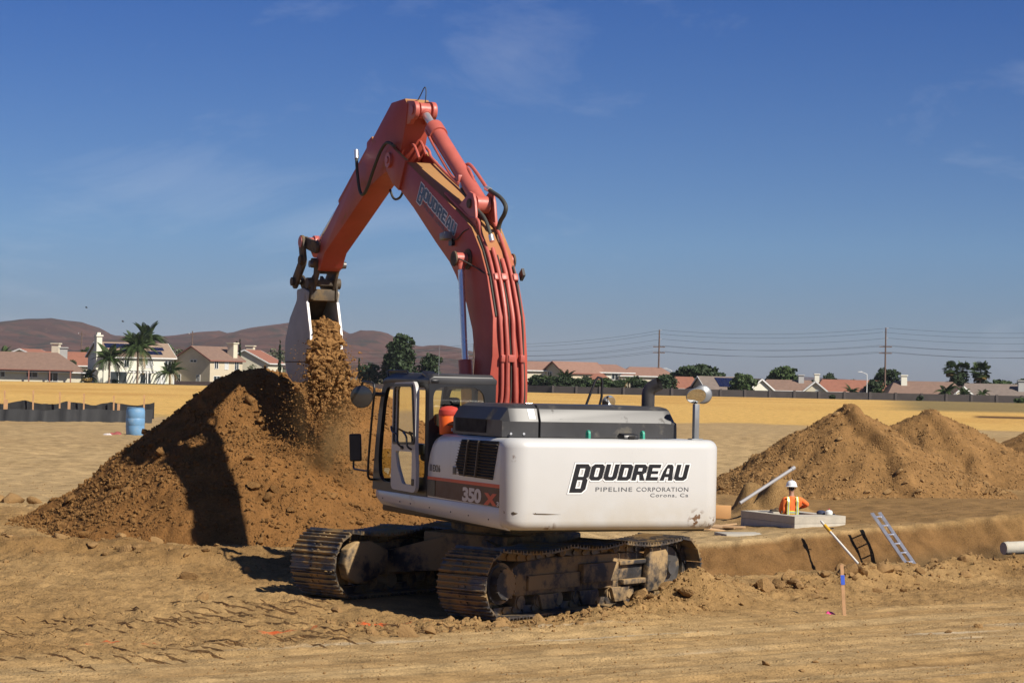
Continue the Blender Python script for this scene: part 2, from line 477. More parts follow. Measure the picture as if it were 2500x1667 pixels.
def G(x, y, detail=True):
    x = np.asarray(x, float); y = np.asarray(y, float)
    st = 54 + 24 * ss(-1, 5, x)
    gl = (0.10 * ss(28.8, 31.0, y) + 0.22 * ss(32.0, 37.0, y) + 0.12 * ss(38, 44, y)) * (1 - ss(-2.8, -0.6, x))
    z = gl + (1.03 - gl) * ss(st, st + 14, y + 1.2 * fbm(x * .12, y * .05, 2, 3))
    z = z + 0.22 * fbm(x * .02, y * .012, 4, 3) * ss(85, 140, y)
    z = z - 0.45 * ss(350, 430, y)
    zf = np.clip(-0.2 + 0.07 * (x - 4), -0.25, 0.32)
    z = z + zf * ss(44, 48, y) * (1 - ss(57, 66, y)) * ss(0.5, 3, x)
    td = trench_d(x, y)
    z = z - 2.3 * td
    # spoil ridge between the haul road and the trench, and low mounds
    z = z + (0.05 + 0.27 * ss(0.4, 2.9, x)) * np.exp(-(pdist(x, y, BERM) / 0.5) ** 2) * (0.75 + 0.6 * fbm(x * 1.3, y * 1.3, 8, 3)) * ss(-2.6, -1.0, x)
    z = z + 0.30 * np.exp(-(pdist(x, y, LRIDGE) / 0.7) ** 2) * (0.65 + 0.7 * fbm(x * .9, y * .9, 9, 3))
    z = z + 0.20 * np.exp(-(((x - 2.75) / 0.7) ** 2 + ((y - 32.3) / 0.5) ** 2))
    z = z + (0.55 + 0.5 * fbm(x * 1.5, y * 1.5, 23, 4)) * np.exp(-(((x - 6.5) / 0.8) ** 6 + ((y - 57.0) / 0.8) ** 6)) + 0.35 * np.exp(-(((x - 4.6) / 0.8) ** 4 + ((y - 58.5) / 1.0) ** 4))
    # pit inside the concrete vault
    u = (x - BOXF[0]) * EL[0] + (y - BOXF[1]) * EL[1]; v = (x - BOXF[0]) * ER[0] + (y - BOXF[1]) * ER[1]
    pit = (np.abs(u - 1.1) < 0.9) & (np.abs(v - 0.68) < 0.50)
    # under the machine the ground is pressed flat
    a = (x - CX) * tv[0] + (y - CY) * tv[1]; b = (x - CX) * lv[0] + (y - CY) * lv[1]
    under = (1 - ss(2.0, 2.7, np.abs(a))) * (1 - ss(1.55, 2.0, np.abs(b)))
    if detail:
        q = road_q(x, y); al = 0.809 * x + 0.588 * y
        rd = 1 - ss(22.6, 23.8, q)
        z = z + rd * (0.055 * fbm(al * .12, q * 2.2, 11, 3) + 0.018 * fbm(al * .8, q * 9, 12, 2))
        rr = roughness(x, y)
        z = z + rr * (0.055 * fbm(x * 1.6, y * 1.6, 13, 3) + 0.05 * np.abs(fbm(x * 4, y * 4, 14, 3)) - 0.03 * np.abs(fbm(x * 8.5, y * 8.5, 21, 2)) + 0.03 * fbm(x * 14, y * 14, 15, 2))
        z = z + td * 0.24 * fbm(x * 1.2, y * .8, 16, 4) - td * 0.22 * np.abs(fbm(x * 3.2 + y * .6, y * 1.3, 18, 4)) - td * 0.20 * np.abs(fbm(x * 7, y * 5, 24, 3))
        fl = ss(44, 48, y) * (1 - ss(95, 110, y))
        z = z + fl * (0.05 * fbm(x * .8, y * .3, 19, 4) + 0.03 * fbm(x * 3, y * 1.5, 20, 3))
        tz, tm = tread(x, y)
        z = z * 1.0 + tz
    z = z * (1 - under) + under * (-0.015 + 0.09 * (1 - ss(-0.9, 0.3, b)))
    z = np.where(pit, -0.86, z)
    return z
def g1(x, y): return float(G(np.array([x]), np.array([y]))[0])

def ground_color(x, y):
    tan = np.array([0.50, 0.345, 0.170]); pale = np.array([0.56, 0.42, 0.235]); brown = np.array([0.33, 0.205, 0.088])
    gold = np.array([0.84, 0.56, 0.195]); moist = np.array([0.27, 0.155, 0.060]); olive = np.array([0.22, 0.20, 0.11])
    def lerp(c, k, w): return c + (k - c) * w[..., None]
    q = road_q(x, y); al = 0.809 * x + 0.588 * y
    c = np.broadcast_to(tan, x.shape + (3,)).copy()
    rr = np.clip(roughness(x, y), 0, 1)
    c = lerp(c, brown, np.clip(rr * (0.55 + 0.5 * fbm(x * .7, y * .7, 41, 3)), 0, 1))
    rd = 1 - ss(22.4, 23.6, q)
    c = lerp(c, pale, rd * np.clip(0.35 + 1.1 * fbm(al * .18, q * 2.6, 42, 4), 0, 1) * 0.8)
    c = lerp(c, brown, rd * np.clip(-0.15 + 1.3 * fbm(al * .25 + 7, q * 1.7, 43, 4), 0, 1) * 0.8)
    fl = ss(43, 47, y) * (1 - ss(5, 8, x) * (1 - ss(70, 78, y)))
    c = lerp(c, pale, fl * np.clip(0.95 + 0.5 * fbm(x * .25, y * .12, 44, 4), 0, 1))
    c = lerp(c, brown, fl * np.clip(-0.1 + 1.0 * fbm(x * .16, y * .35, 45, 4), 0, 1) * 0.25)
    td = trench_d(x, y)
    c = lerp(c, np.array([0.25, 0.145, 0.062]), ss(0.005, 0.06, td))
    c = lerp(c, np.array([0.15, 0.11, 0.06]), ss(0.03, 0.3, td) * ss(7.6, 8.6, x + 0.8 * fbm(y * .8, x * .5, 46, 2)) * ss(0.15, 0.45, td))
    rt = ss(3, 6, x) * ss(50, 52, y) * (1 - ss(66, 76, y))
    c = lerp(c, brown, rt * 0.8)
    c = lerp(c, brown * 0.95, (1 - ss(0.3, 1.0, pdist(x, y, LRIDGE))) * 0.8)
    gs = 103 + 18 * ss(-8, 15, x) + 8 * fbm(x * .16, y * .05, 47, 4)
    gw = ss(gs, gs + 5, y)
    c = lerp(c, gold, gw)
    c = lerp(c, gold * np.array([0.86, 0.80, 0.75]), gw * np.clip(fbm(x * .06, y * .025, 48, 5) * 2.0, 0, 1))
    c = lerp(c, olive * 1.6, gw * (1 - ss(gs + 3, gs + 9, y)) * ss(0.1, 0.5, fbm(x * .9, y * .5, 52, 3)) * 0.6)
    c = lerp(c, gold * np.array([0.80, 0.72, 0.62]), gw * ss(0.35, 0.6, fbm(x * .02 + y * .004, y * .18, 53, 3)) * 0.7)
    sx = x / np.maximum(y, 1)
    ol = ss(0.155, 0.18, sx + 0.01 * fbm(x * .03, y * .02, 49, 3)) * ss(205, 225, y)
    c = lerp(c, olive, ol * 0.8)
    c = lerp(c, olive, ss(395, 430, y))
    c = lerp(c, np.array([0.16, 0.09, 0.045]), ss(0.2, 0.205, sx) * ss(168, 172, y) * (1 - ss(184, 188, y)))
    # orange spray-paint marks
    for (ax, ay, bx, by) in ((-4.9, 26.2, -4.1, 26.35), (-2.9, 27.7, -2.35, 28.2), (-1.75, 28.55, -1.15, 29.2), (-6.0, 24.6, -5.6, 24.65), (-1.2, 29.1, -0.5, 29.6)):
        d = pdist(x, y, [(ax, ay), (bx, by)])
        c = lerp(c, np.array([0.72, 0.13, 0.04]), (1 - ss(0.05, 0.12, d)) * ss(-0.15, 0.3, fbm(x * 9, y * 9, 50, 2)) * 0.9)
    # chalky streaks on the haul road
    c = lerp(c, np.array([0.66, 0.58, 0.45]), rd * ss(0.46, 0.75, fbm(al * .22 + 40, q * 3.4, 51, 4)) * 0.8)
    c = c * np.array([0.79, 0.735, 0.64])
    return c

def soil_mat(name, base=None, mott=0.35, fine=30, bump=0.5, crumb=0.9):
    m, n, l, b = new_mat(name)
    pos = n.new('ShaderNodeNewGeometry').outputs['Position']
    def noise(s_, d, r=0.6):
        t = n.new('ShaderNodeTexNoise'); t.inputs['Scale'].default_value = s_; t.inputs['Detail'].default_value = d; t.inputs['Roughness'].default_value = r
        l.new(pos, t.inputs['Vector']); return t.outputs['Fac']
    if base is None:
        a = n.new('ShaderNodeAttribute'); a.attribute_name = 'Col'; src = a.outputs['Color']
    else:
        r_ = n.new('ShaderNodeRGB'); r_.outputs[0].default_value = (*base, 1); src = r_.outputs[0]
    v = n.new('ShaderNodeMix'); v.data_type = 'RGBA'; v.blend_type = 'MULTIPLY'; v.inputs['Factor'].default_value = 1.0
    ad = n.new('ShaderNodeMath'); ad.operation = 'ADD'
    l.new(noise(2.2, 6), ad.inputs[0]); l.new(noise(fine, 5, 0.7), ad.inputs[1])
    mr = n.new('ShaderNodeMapRange'); mr.inputs['From Min'].default_value = 0.7; mr.inputs['From Max'].default_value = 1.3
    mr.inputs['To Min'].default_value = 1 - mott; mr.inputs['To Max'].default_value = 1 + mott * 0.6
    l.new(ad.outputs[0], mr.inputs['Value'])
    l.new(src, v.inputs['A']); l.new(mr.outputs['Result'], v.inputs['B'])
    l.new(v.outputs['Result'], b.inputs['Base Color'])
    b.inputs['Roughness'].default_value = 0.95; b.inputs['Specular IOR Level'].default_value = 0.12
    bp = n.new('ShaderNodeBump'); bp.inputs['Strength'].default_value = bump; bp.inputs['Distance'].default_value = 0.04
    vo = n.new('ShaderNodeTexVoronoi'); vo.inputs['Scale'].default_value = fine * 0.75; l.new(pos, vo.inputs['Vector'])
    vr = n.new('ShaderNodeMapRange'); vr.inputs['From Min'].default_value = 0.45; vr.inputs['From Max'].default_value = 0.1; l.new(vo.outputs['Distance'], vr.inputs['Value'])
    vm = n.new('ShaderNodeMapRange'); vm.inputs['From Min'].default_value = 0.44; vm.inputs['From Max'].default_value = 0.62; vm.inputs['To Max'].default_value = crumb; l.new(noise(1.6, 5, 0.65), vm.inputs['Value'])
    vx = n.new('ShaderNodeMath'); vx.operation = 'MULTIPLY_ADD'; l.new(vr.outputs['Result'], vx.inputs[0]); l.new(vm.outputs['Result'], vx.inputs[1]); l.new(noise(fine * 0.8, 6, 0.7), vx.inputs[2])
    l.new(vx.outputs[0], bp.inputs['Height']); l.new(bp.outputs['Normal'], b.inputs['Normal'])
    return m
M['ground'] = soil_mat('site_soil', None, 0.5, 34, 0.6)
M['ground_plain'] = soil_mat('pressed_soil', (0.33, 0.205, 0.090), 0.3, 30, 0.4)
M['falling'] = soil_mat('loose_falling_soil', (0.27, 0.142, 0.050), 0.3, 40, 0.4)
M['pile'] = soil_mat('moist_spoil_soil', (0.225, 0.108, 0.034), 0.4, 24, 0.9)
M['pile_b'] = soil_mat('dry_spoil_soil', (0.265, 0.146, 0.054), 0.45, 20, 0.9)
M['clod'] = soil_mat('clod_soil', (0.30, 0.180, 0.075), 0.3, 40, 0.5)
M['clod_dark'] = soil_mat('moist_clod_soil', (0.225, 0.118, 0.041), 0.35, 40, 0.6)

# one sheet, fine where the camera looks closely, reaching past the horizon
dens = np.exp(np.concatenate([np.arange(math.log(22.0), math.log(50.0), 0.00128), np.arange(math.log(50.0) + .002, math.log(76.0), 0.0022)]))
rows = np.concatenate([np.linspace(-80, 20.5, 26), dens, 76 * np.exp(np.arange(0.004, math.log(9000 / 76.0), 0.036))])
sd = np.arange(-0.30, 0.3001, 0.00128)
sx = np.concatenate([-np.geomspace(4.0, 0.306, 26), sd, np.geomspace(0.306, 4.0, 26)])
D2, S2 = np.meshgrid(rows, sx, indexing='ij')
X2 = S2 * np.maximum(D2, 20.5); Y2 = D2
X2 = np.sign(X2) * np.minimum(np.abs(X2), 7500 + 300 * np.abs(S2))
Z2 = G(X2, Y2)
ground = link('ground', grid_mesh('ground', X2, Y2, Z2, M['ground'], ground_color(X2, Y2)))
tag(ground, 'graded sandy construction site ground with haul road, trench and golden field', 'ground', kind='structure')
del D2, S2, X2, Y2, Z2

# ------------------------------------------------------------------ clods
def ico(sub, seed):
    bm = bmesh.new(); bmesh.ops.create_icosphere(bm, subdivisions=sub, radius=1.0)
    r = np.random.RandomState(seed)
    V = np.array([v.co for v in bm.verts]); F = np.array([[v.index for v in f.verts] for f in bm.faces]); bm.free()
    k = r.normal(0, 1, (9, 3))
    for d in k:
        d = d / np.linalg.norm(d); h = r.uniform(0.40, 0.80)
        t = V @ d; V = V - np.outer(np.maximum(t - h, 0), d) * 0.9
    V *= (1 + r.uniform(-0.12, 0.12, len(V)))[:, None]
    V *= np.array([1.0, r.uniform(0.7, 0.95), r.uniform(0.55, 0.8)])
    return V, F
ICO1 = [ico(1, 100 + i) for i in range(8)]
ICO2 = [ico(2, 200 + i) for i in range(8)]
CLOD_ME = [np_mesh('clod', V, F, M['clod'], True) for V, F in ICO2]
CLOD_ME_D = [np_mesh('clod', V, F, M['clod_dark'], True) for V, F in ICO2]
for m_ in CLOD_ME + CLOD_ME_D: m_.set_sharp_from_angle(angle=math.radians(38))

def rotmats(n, r):
    q = r.normal(0, 1, (n, 4)); q /= np.linalg.norm(q, axis=1)[:, None]
    w, x, y, z = q.T
    return np.stack([1 - 2 * (y * y + z * z), 2 * (x * y - z * w), 2 * (x * z + y * w), 2 * (x * y + z * w), 1 - 2 * (x * x + z * z), 2 * (y * z - x * w), 2 * (x * z - y * w), 2 * (y * z + x * w), 1 - 2 * (x * x + y * y)], -1).reshape(n, 3, 3)

def scatter(name, P, S, material, seed, parent=None):
    r = np.random.RandomState(seed)
    Vs, Fs, base = [], [], 0
    ch = r.randint(0, len(ICO1), len(P)); R = rotmats(len(P), r)
    for k, (V, F) in enumerate(ICO1):
        s_ = ch == k
        n = s_.sum()
        if n == 0: continue
        W = np.einsum('nij,vj->nvi', R[s_], V) * S[s_][:, None, None] + P[s_][:, None, :]
        Vs.append(W.reshape(-1, 3)); Fs.append((F[None] + (np.arange(n) * len(V))[:, None, None] + base).reshape(-1, 3)); base += n * len(V)
    o = link(name, np_mesh(name, np.concatenate(Vs), np.concatenate(Fs), material, False), parent)
    return o

def clods(P, S, parent, meshes, seed):
    r = np.random.RandomState(seed)
    for p, s_ in zip(P, S):
        o = link('clod', meshes[r.randint(len(meshes))], parent, tuple(p))
        o.scale = (s_, s_, s_); o.rotation_euler = tuple(r.uniform(-0.5, 0.5, 2)) + (r.uniform(0, 6.28),)

rs = np.random.RandomState(3)
N = 190000
dd = np.exp(rs.uniform(math.log(22.5), math.log(60), N)); xx = rs.uniform(-0.27, 0.27, N) * dd
rr_ = roughness(xx, dd)
bd = pdist(xx, dd, BERM); ld = pdist(xx, dd, LRIDGE)
prob = 0.06 + 0.34 * np.clip(rr_ - 0.2, 0, 1) * ss(-0.1, 0.5, fbm(xx * .6, dd * .6, 61, 3)) + 0.75 * np.exp(-(bd / 0.6) ** 2) + 0.35 * np.exp(-(ld / 0.9) ** 2)
a_ = (xx - CX) * tv[0] + (dd - CY) * tv[1]; b_ = (xx - CX) * lv[0] + (dd - CY) * lv[1]
prob = np.where((np.abs(a_) < 2.7) & (np.abs(b_) < 1.75), 0, prob)
keep = rs.uniform(0, 1, N) < prob * 0.7
xx, dd, bd = xx[keep], dd[keep], bd[keep]
sz = 0.008 + 0.034 * rs.power(0.3, len(xx)) * (0.55 + 0.8 * np.exp(-(bd / 0.7) ** 2))
zz = G(xx, dd)
P_ = np.stack([xx, dd, zz + sz * 0.2], -1)
tag(scatter('loose_clods', P_, sz, M['clod'], 5), 'small loose dirt clods and crumbs strewn over the bare ground', 'dirt clods', kind='stuff')

# grouser prints pressed up by the tracks: short crisp soil ridges in two passes
tm = MB()
tpl = []
rs = np.random.RandomState(12)
for (bx, by, ang, offs, a0, a1) in ((CX, CY, TT, (-1.3, -1.1, 1.3, 1.2), -8.6, -2.9), (CX - 1.9, CY - 3.4, TT + 0.10, (-1.6, -1.2, -.5, .6, 1.3), -6.0, 0.6), (CX - 2.9, CY - 2.6, TT + 0.2, (-1.2, -.9, .2), -5.5, 0.4)):
    tx_, ty_ = math.sin(ang), math.cos(ang); lx_, ly_ = math.cos(ang), -math.sin(ang)
    for o_ in offs:
        a = a0
        while a < a1:
            a += rs.uniform(.16, .42)
            n0 = float(fbm(np.array([a * .6 + o_ * 5]), np.array([ang * 30]), 88, 3)[0])
            if n0 < -0.1 or rs.uniform() < 0.2: continue
            b0 = o_ - 0.4 + rs.uniform(0, .3); b1 = min(o_ + 0.4, b0 + rs.uniform(.25, .8)); hh = rs.uniform(.008, .026); ww = rs.uniform(.010, .018)
            n_ = 5; secs = []
            for i_ in range(n_):
                b = b0 + (b1 - b0) * i_ / (n_ - 1); e_ = 1.0 if 0 < i_ < n_ - 1 else .15
                jx = rs.normal(0, .006)
                x = bx + (a + jx) * tx_ + b * lx_; y = by + (a + jx) * ty_ + b * ly_
                secs.append((x, y, tx_, ty_, ww, hh * e_))
            if secs[0][1] > 22.6: tpl.append(secs)
ta = np.array(tpl); tz = G(ta[:, :, 0], ta[:, :, 1])
for secs, zs in zip(tpl, tz):
    tm.loft([[(x - p * w, y - q * w, z - .02), (x - p * w * .5, y - q * w * .5, z + h_), (x + p * w, y + q * w, z - .02)] for (x, y, p, q, w, h_), z in zip(secs, zs)])
to = tm.build('tread_prints', M['ground_plain'], ground, smooth=0); to['kind'] = 'stuff'

# larger clods: along the spoil ridge, the low mounds and the pressed ground
cl_p, cl_s = [], []
def poly_pts(poly, n, w, smin, smax, seed, pw=2.2):
    r = np.random.RandomState(seed)
    seg = np.array(poly); L = np.concatenate([[0], np.cumsum(np.hypot(*(seg[1:] - seg[:-1]).T))])
    t = r.uniform(0, L[-1], n)
    x = np.interp(t, L, seg[:, 0]) + r.normal(0, w, n); y = np.interp(t, L, seg[:, 1]) + r.normal(0, w, n)
    s_ = smin + (smax - smin) * r.uniform(0, 1, n) ** pw
    return x, y, s_
for poly, n, w, a, b, sd_ in ((BERM, 170, 0.42, 0.04, 0.13, 71), (BERM[4:9], 45, 0.35, 0.06, 0.20, 72), (LRIDGE, 55, 0.55, 0.04, 0.13, 73)):
    x, y, s_ = poly_pts(poly, n, w, a, b, sd_)
    a2 = (x - CX) * tv[0] + (y - CY) * tv[1]; b2 = (x - CX) * lv[0] + (y - CY) * lv[1]
    ok = ~((np.abs(a2) < 2.75) & (np.abs(b2) < 1.85)) & (x > -11)
    cl_p += list(zip(x[ok], y[ok])); cl_s += list(s_[ok])
for x, y, s_ in ((-4.6, 33.2, .16), (-4.05, 30.6, .11), (-6.3, 37.6, .16), (-9.9, 45.8, .28), (-9.4, 45.6, .2), (-10.2, 45.9, .22), (-3.8, 33.9, .09), (-1.6, 27.7, .12), (-1.15, 27.55, .17), (-0.9, 27.7, .11), (2.9, 25.6, .07), (3.5, 25.9, .05), (3.25, 25.2, .04), (6.2, 30.2, .07), (5.7, 29.6, .06), (-7.4, 37.9, .15), (-2.2, 29.9, .10), (5.3, 24.0, .08), (5.6, 24.2, .06)):
    cl_p.append((x, y)); cl_s.append(s_)
cl_p = np.array(cl_p); cl_s = np.array(cl_s)
clods(np.stack([cl_p[:, 0], cl_p[:, 1], G(cl_p[:, 0], cl_p[:, 1]) + cl_s * 0.22], -1), cl_s, ground, CLOD_ME, 9)

# ------------------------------------------------------------------ spoil piles
def pile(name, label, cx, cy, H, R, seed, material, meshes, nbig, nsmall, ridge=(0, 0), smooth_side=None, res=0.045, lump=0.10, crest=None, smax=0.16):
    """heap at the angle of repose; ridge = half length vector of its crest"""
    rx, ry = ridge
    slope = R
    def hz(x, y):
        wx = x + 0.55 * fbm(x * .45, y * .45, seed, 3); wy = y + 0.55 * fbm(x * .45 + 9, y * .45, seed + 1, 3)
        if crest:
            d = None; z = np.full(np.shape(x), -9.0)
            for (x0, y0, h0), (x1, y1, h1) in zip(crest[:-1], crest[1:]):
                t = np.clip(((wx - x0) * (x1 - x0) + (wy - y0) * (y1 - y0)) / ((x1 - x0) ** 2 + (y1 - y0) ** 2), 0, 1)
                dd_ = np.hypot(wx - x0 - t * (x1 - x0), wy - y0 - t * (y1 - y0))
                z = np.maximum(z, h0 + (h1 - h0) * t - (np.sqrt(dd_ * dd_ + 0.14) - 0.37) * slope)
        elif rx or ry:
            t = np.clip(((wx - cx) * rx + (wy - cy) * ry) / (rx * rx + ry * ry), -1, 1)
            d = np.hypot(wx - cx - t * rx, wy - cy - t * ry)
            hh = H * (1 - 0.10 * np.abs(t) ** 1.5)
        else:
            d = np.hypot(wx - cx, wy - cy); hh = H
        if not crest: z = hh - (np.sqrt(d * d + 0.14) - 0.37) * (H / R)
        z = z + 0.25 * np.exp(-np.maximum(z, 0) / 0.35) * (z > -1) * 0.6
        rough = 1.0
        if smooth_side is not None:
            ang = np.arctan2(y - cy, x - cx); da = np.abs((ang - smooth_side + np.pi) % (2 * np.pi) - np.pi)
            rough = 0.5 + 0.5 * ss(0.35, 0.9, da)
        z = z + rough * (lump * 1.3 * fbm(x * 1.1, y * 1.1, seed + 2, 4) + lump * 0.7 * np.abs(fbm(x * 4, y * 4, seed + 3, 3)) + lump * 0.3 * fbm(x * 11, y * 11, seed + 4, 2))
        return z - 0.12, rough
    if crest:
        R = H / R + 0.4
    E_ = R * 1.12
    xs = np.arange(cx - E_ - abs(rx), cx + E_ + abs(rx), res); ys = np.arange(cy - E_ - abs(ry), cy + E_ + abs(ry), res)
    Yg, Xg = np.meshgrid(ys, xs, indexing='ij')
    Zg, _ = hz(Xg, Yg)
    gz = G(Xg, Yg, False)
    Zg = np.maximum(Zg + np.clip(gz, -1, 0.5) * 0, gz - 0.25)
    o = link(name, grid_mesh(name, Xg, Yg, Zg, material))
    tag(o, label, 'dirt pile')
    r = np.random.RandomState(seed)
    # crumbs and clods rolled to the foot
    def samp(n, s0, s1, pw, foot):
        a = r.uniform(0, 2 * np.pi, n * 4); q = R * np.sqrt(r.uniform(0, 1.12, n * 4)); t = r.uniform(-1, 1, n * 4)
        x = cx + t * rx + q * np.cos(a); y = cy + t * ry + q * np.sin(a)
        z, rg = hz(x, y); gg = G(x, y)
        low = np.clip(1 - (z - gg) / H, 0, 1)
        k = (r.uniform(0, 1, n * 4) < (1 - foot + foot * low ** 1.5) * rg) & (z > gg - 0.15) & (y < cy + R * 0.75)
        x, y, z, gg = x[k][:n], y[k][:n], z[k][:n], gg[k][:n]
        s_ = s0 + (s1 - s0) * r.uniform(0, 1, len(x)) ** pw
        return np.stack([x, y, np.maximum(z, gg) + s_ * 0.25], -1), s_
    P1, S1 = samp(nsmall, 0.010, 0.060, 2.6, 0.75)
    so = scatter('loose_crumbs', P1, S1, meshes[0].materials[0], seed + 7, o); so['kind'] = 'stuff'
    P2, S2_ = samp(nbig, 0.05, smax, 2.4, 0.85)
    clods(P2, S2_, o, meshes, seed + 8)
    return o

pile('dirt_pile', 'large dark brown spoil pile under the excavator bucket, streaked with its shadow', -5.8, 42.2, 3.4, .86, 300, M['pile'], CLOD_ME_D, 290, 17000, ridge=(2.9, -0.6), res=0.045, lump=0.10, smax=0.13, crest=[(-2.7, 42.5, 3.10), (-3.5, 42.0, 3.2), (-4.5, 40.9, 3.32), (-5.4, 40.9, 2.62), (-6.5, 41.5, 1.86), (-7.0, 41.8, 1.45), (-7.35, 42.1, 1.05)])
pile('dirt_pile', 'tan dirt pile behind the worker, the nearer of the two whole ones', 10.0, 67.0, 2.75, 4.3, 340, M['pile_b'], CLOD_ME, 140, 9500, ridge=(0.35, 0.1), smooth_side=-1.45, res=0.06, lump=0.14)
pile('dirt_pile', 'second tan dirt pile farther back, right of the one behind the worker', 13.9, 75.5, 2.6, 4.4, 380, M['pile_b'], CLOD_ME, 90, 6500, ridge=(0.4, 0.1), smooth_side=-1.2, res=0.07, lump=0.14)
pile('dirt_pile', 'tan dirt pile cut off by the right edge of the picture', 19.3, 79.0, 2.4, 4.2, 420, M['pile_b'], CLOD_ME, 30, 2000, ridge=(0.5, 0.1), res=0.08, lump=0.09)

# ------------------------------------------------------------------ excavator
EXA = math.radians(114.07)            # upper structure: local +X forward, +Y left
ex = empty('excavator', (CX, CY, 0.0), EXA)
tag(ex, 'large white crawler excavator with red boom and stick tipping soil from its bucket', 'excavator')
TR = Matrix.Translation(Matrix.Rotation(-EXA, 3, 'Z') @ Vector((-.07, .02, 0))) @ Matrix.Rotation(math.radians(52.0) - EXA, 4, 'Z')   # undercarriage frame: +X along the tracks, -Y towards the camera

# --- tracks
def track_path(n):
    R_, A_, zc = 0.415, 2.06, 0.46
    pts = []
    for i in range(60): pts.append((A_ - 2 * A_ * i / 59, zc - R_))
    for i in range(1, 30):
        a = -math.pi / 2 - math.pi * i / 30; pts.append((-A_ + R_ * math.cos(a), zc + R_ * math.sin(a)))
    for i in range(80):
        t = i / 79; x = -A_ + 2 * A_ * t
        sag = 0.055 * math.sin(math.pi * min(1, max(0, (t - 0.0) / 0.36))) + 0.05 * math.sin(math.pi * min(1, max(0, (t - 0.36) / 0.28))) + 0.055 * math.sin(math.pi * min(1, max(0, (t - 0.64) / 0.36)))
        pts.append((x, zc + R_ - max(0, sag)))
    for i in range(1, 30):
        a = math.pi / 2 - math.pi * i / 30; pts.append((A_ + R_ * math.cos(a), zc + R_ * math.sin(a)))
    P = np.array(pts + pts[:1]); L = np.concatenate([[0], np.cumsum(np.hypot(*(P[1:] - P[:-1]).T))])
    t = np.linspace(0, L[-1], n, endpoint=False)
    Q = np.stack([np.interp(t, L, P[:, 0]), np.interp(t, L, P[:, 1])], 1)
    Q2 = np.stack([np.interp((t + .02) % L[-1], L, P[:, 0]), np.interp((t + .02) % L[-1], L, P[:, 1])], 1)
    return Q, Q2 - Q, L[-1] / n
NSH = 52
PQ, PT, PITCHM = track_path(NSH)
SW = 0.80
shoe = MB()
pl = PITCHM * 0.96
shoe.box(-pl / 2, pl / 2, -SW / 2, SW / 2, 0.0, 0.022)
for gx in (-0.42, -0.03, 0.36):
    x = gx * pl
    shoe.add([(x - .014, -SW / 2, .022), (x + .014, -SW / 2, .022), (x + .014, SW / 2, .022), (x - .014, SW / 2, .022), (x - .007, -SW / 2, .052), (x + .007, -SW / 2, .052), (x + .007, SW / 2, .052), (x - .007, SW / 2, .052)],
             [(4, 5, 6, 7), (0, 1, 5, 4), (1, 2, 6, 5), (2, 3, 7, 6), (3, 0, 4, 7)])
for sy in (-0.115, 0.115): shoe.box(-pl * .47, pl * .47, sy - .032, sy + .032, -0.095, -0.002)
shoe.cyl((-pl / 2, -.17, -.05), (-pl / 2, .17, -.05), 0.034, n=8)
for sx_, sy in ((-.25, -.055), (-.25, .055), (.2, -.055), (.2, .055)): shoe.cyl((sx_ * pl, sy, .02), (sx_ * pl, sy, .04), .016, n=6)
shoe_me = shoe.mesh('track_shoe', M['track'])
rs = np.random.RandomState(4)
for ty in (-1.30, 1.30):
    for (x, z), (tx, tz) in zip(PQ, PT):
        o = link('track_shoe', shoe_me, ex)
        t = Vector((tx, 0, tz)).normalized(); yv = Vector((0, 1, 0)); up = t.cross(yv)
        if up.dot(Vector((x * 0.25, 0, z - 0.46))) < 0: up = -up; t = -t
        yv = up.cross(t)
        L_ = Matrix((t, yv, up)).transposed().to_4x4(); L_.translation = (x, ty, z + (.09 if ty > 0 else 0))
        o.matrix_local = TR @ L_

def tb(mb, name, material, **kw):
    """build a part given in track coordinates"""
    if tb.dz: mb.v = [(p[0], p[1], p[2] + tb.dz) for p in mb.v]
    mb.v = [tuple(TR @ Vector(p)) for p in mb.v]
    return mb.build(name, material, ex, **kw)

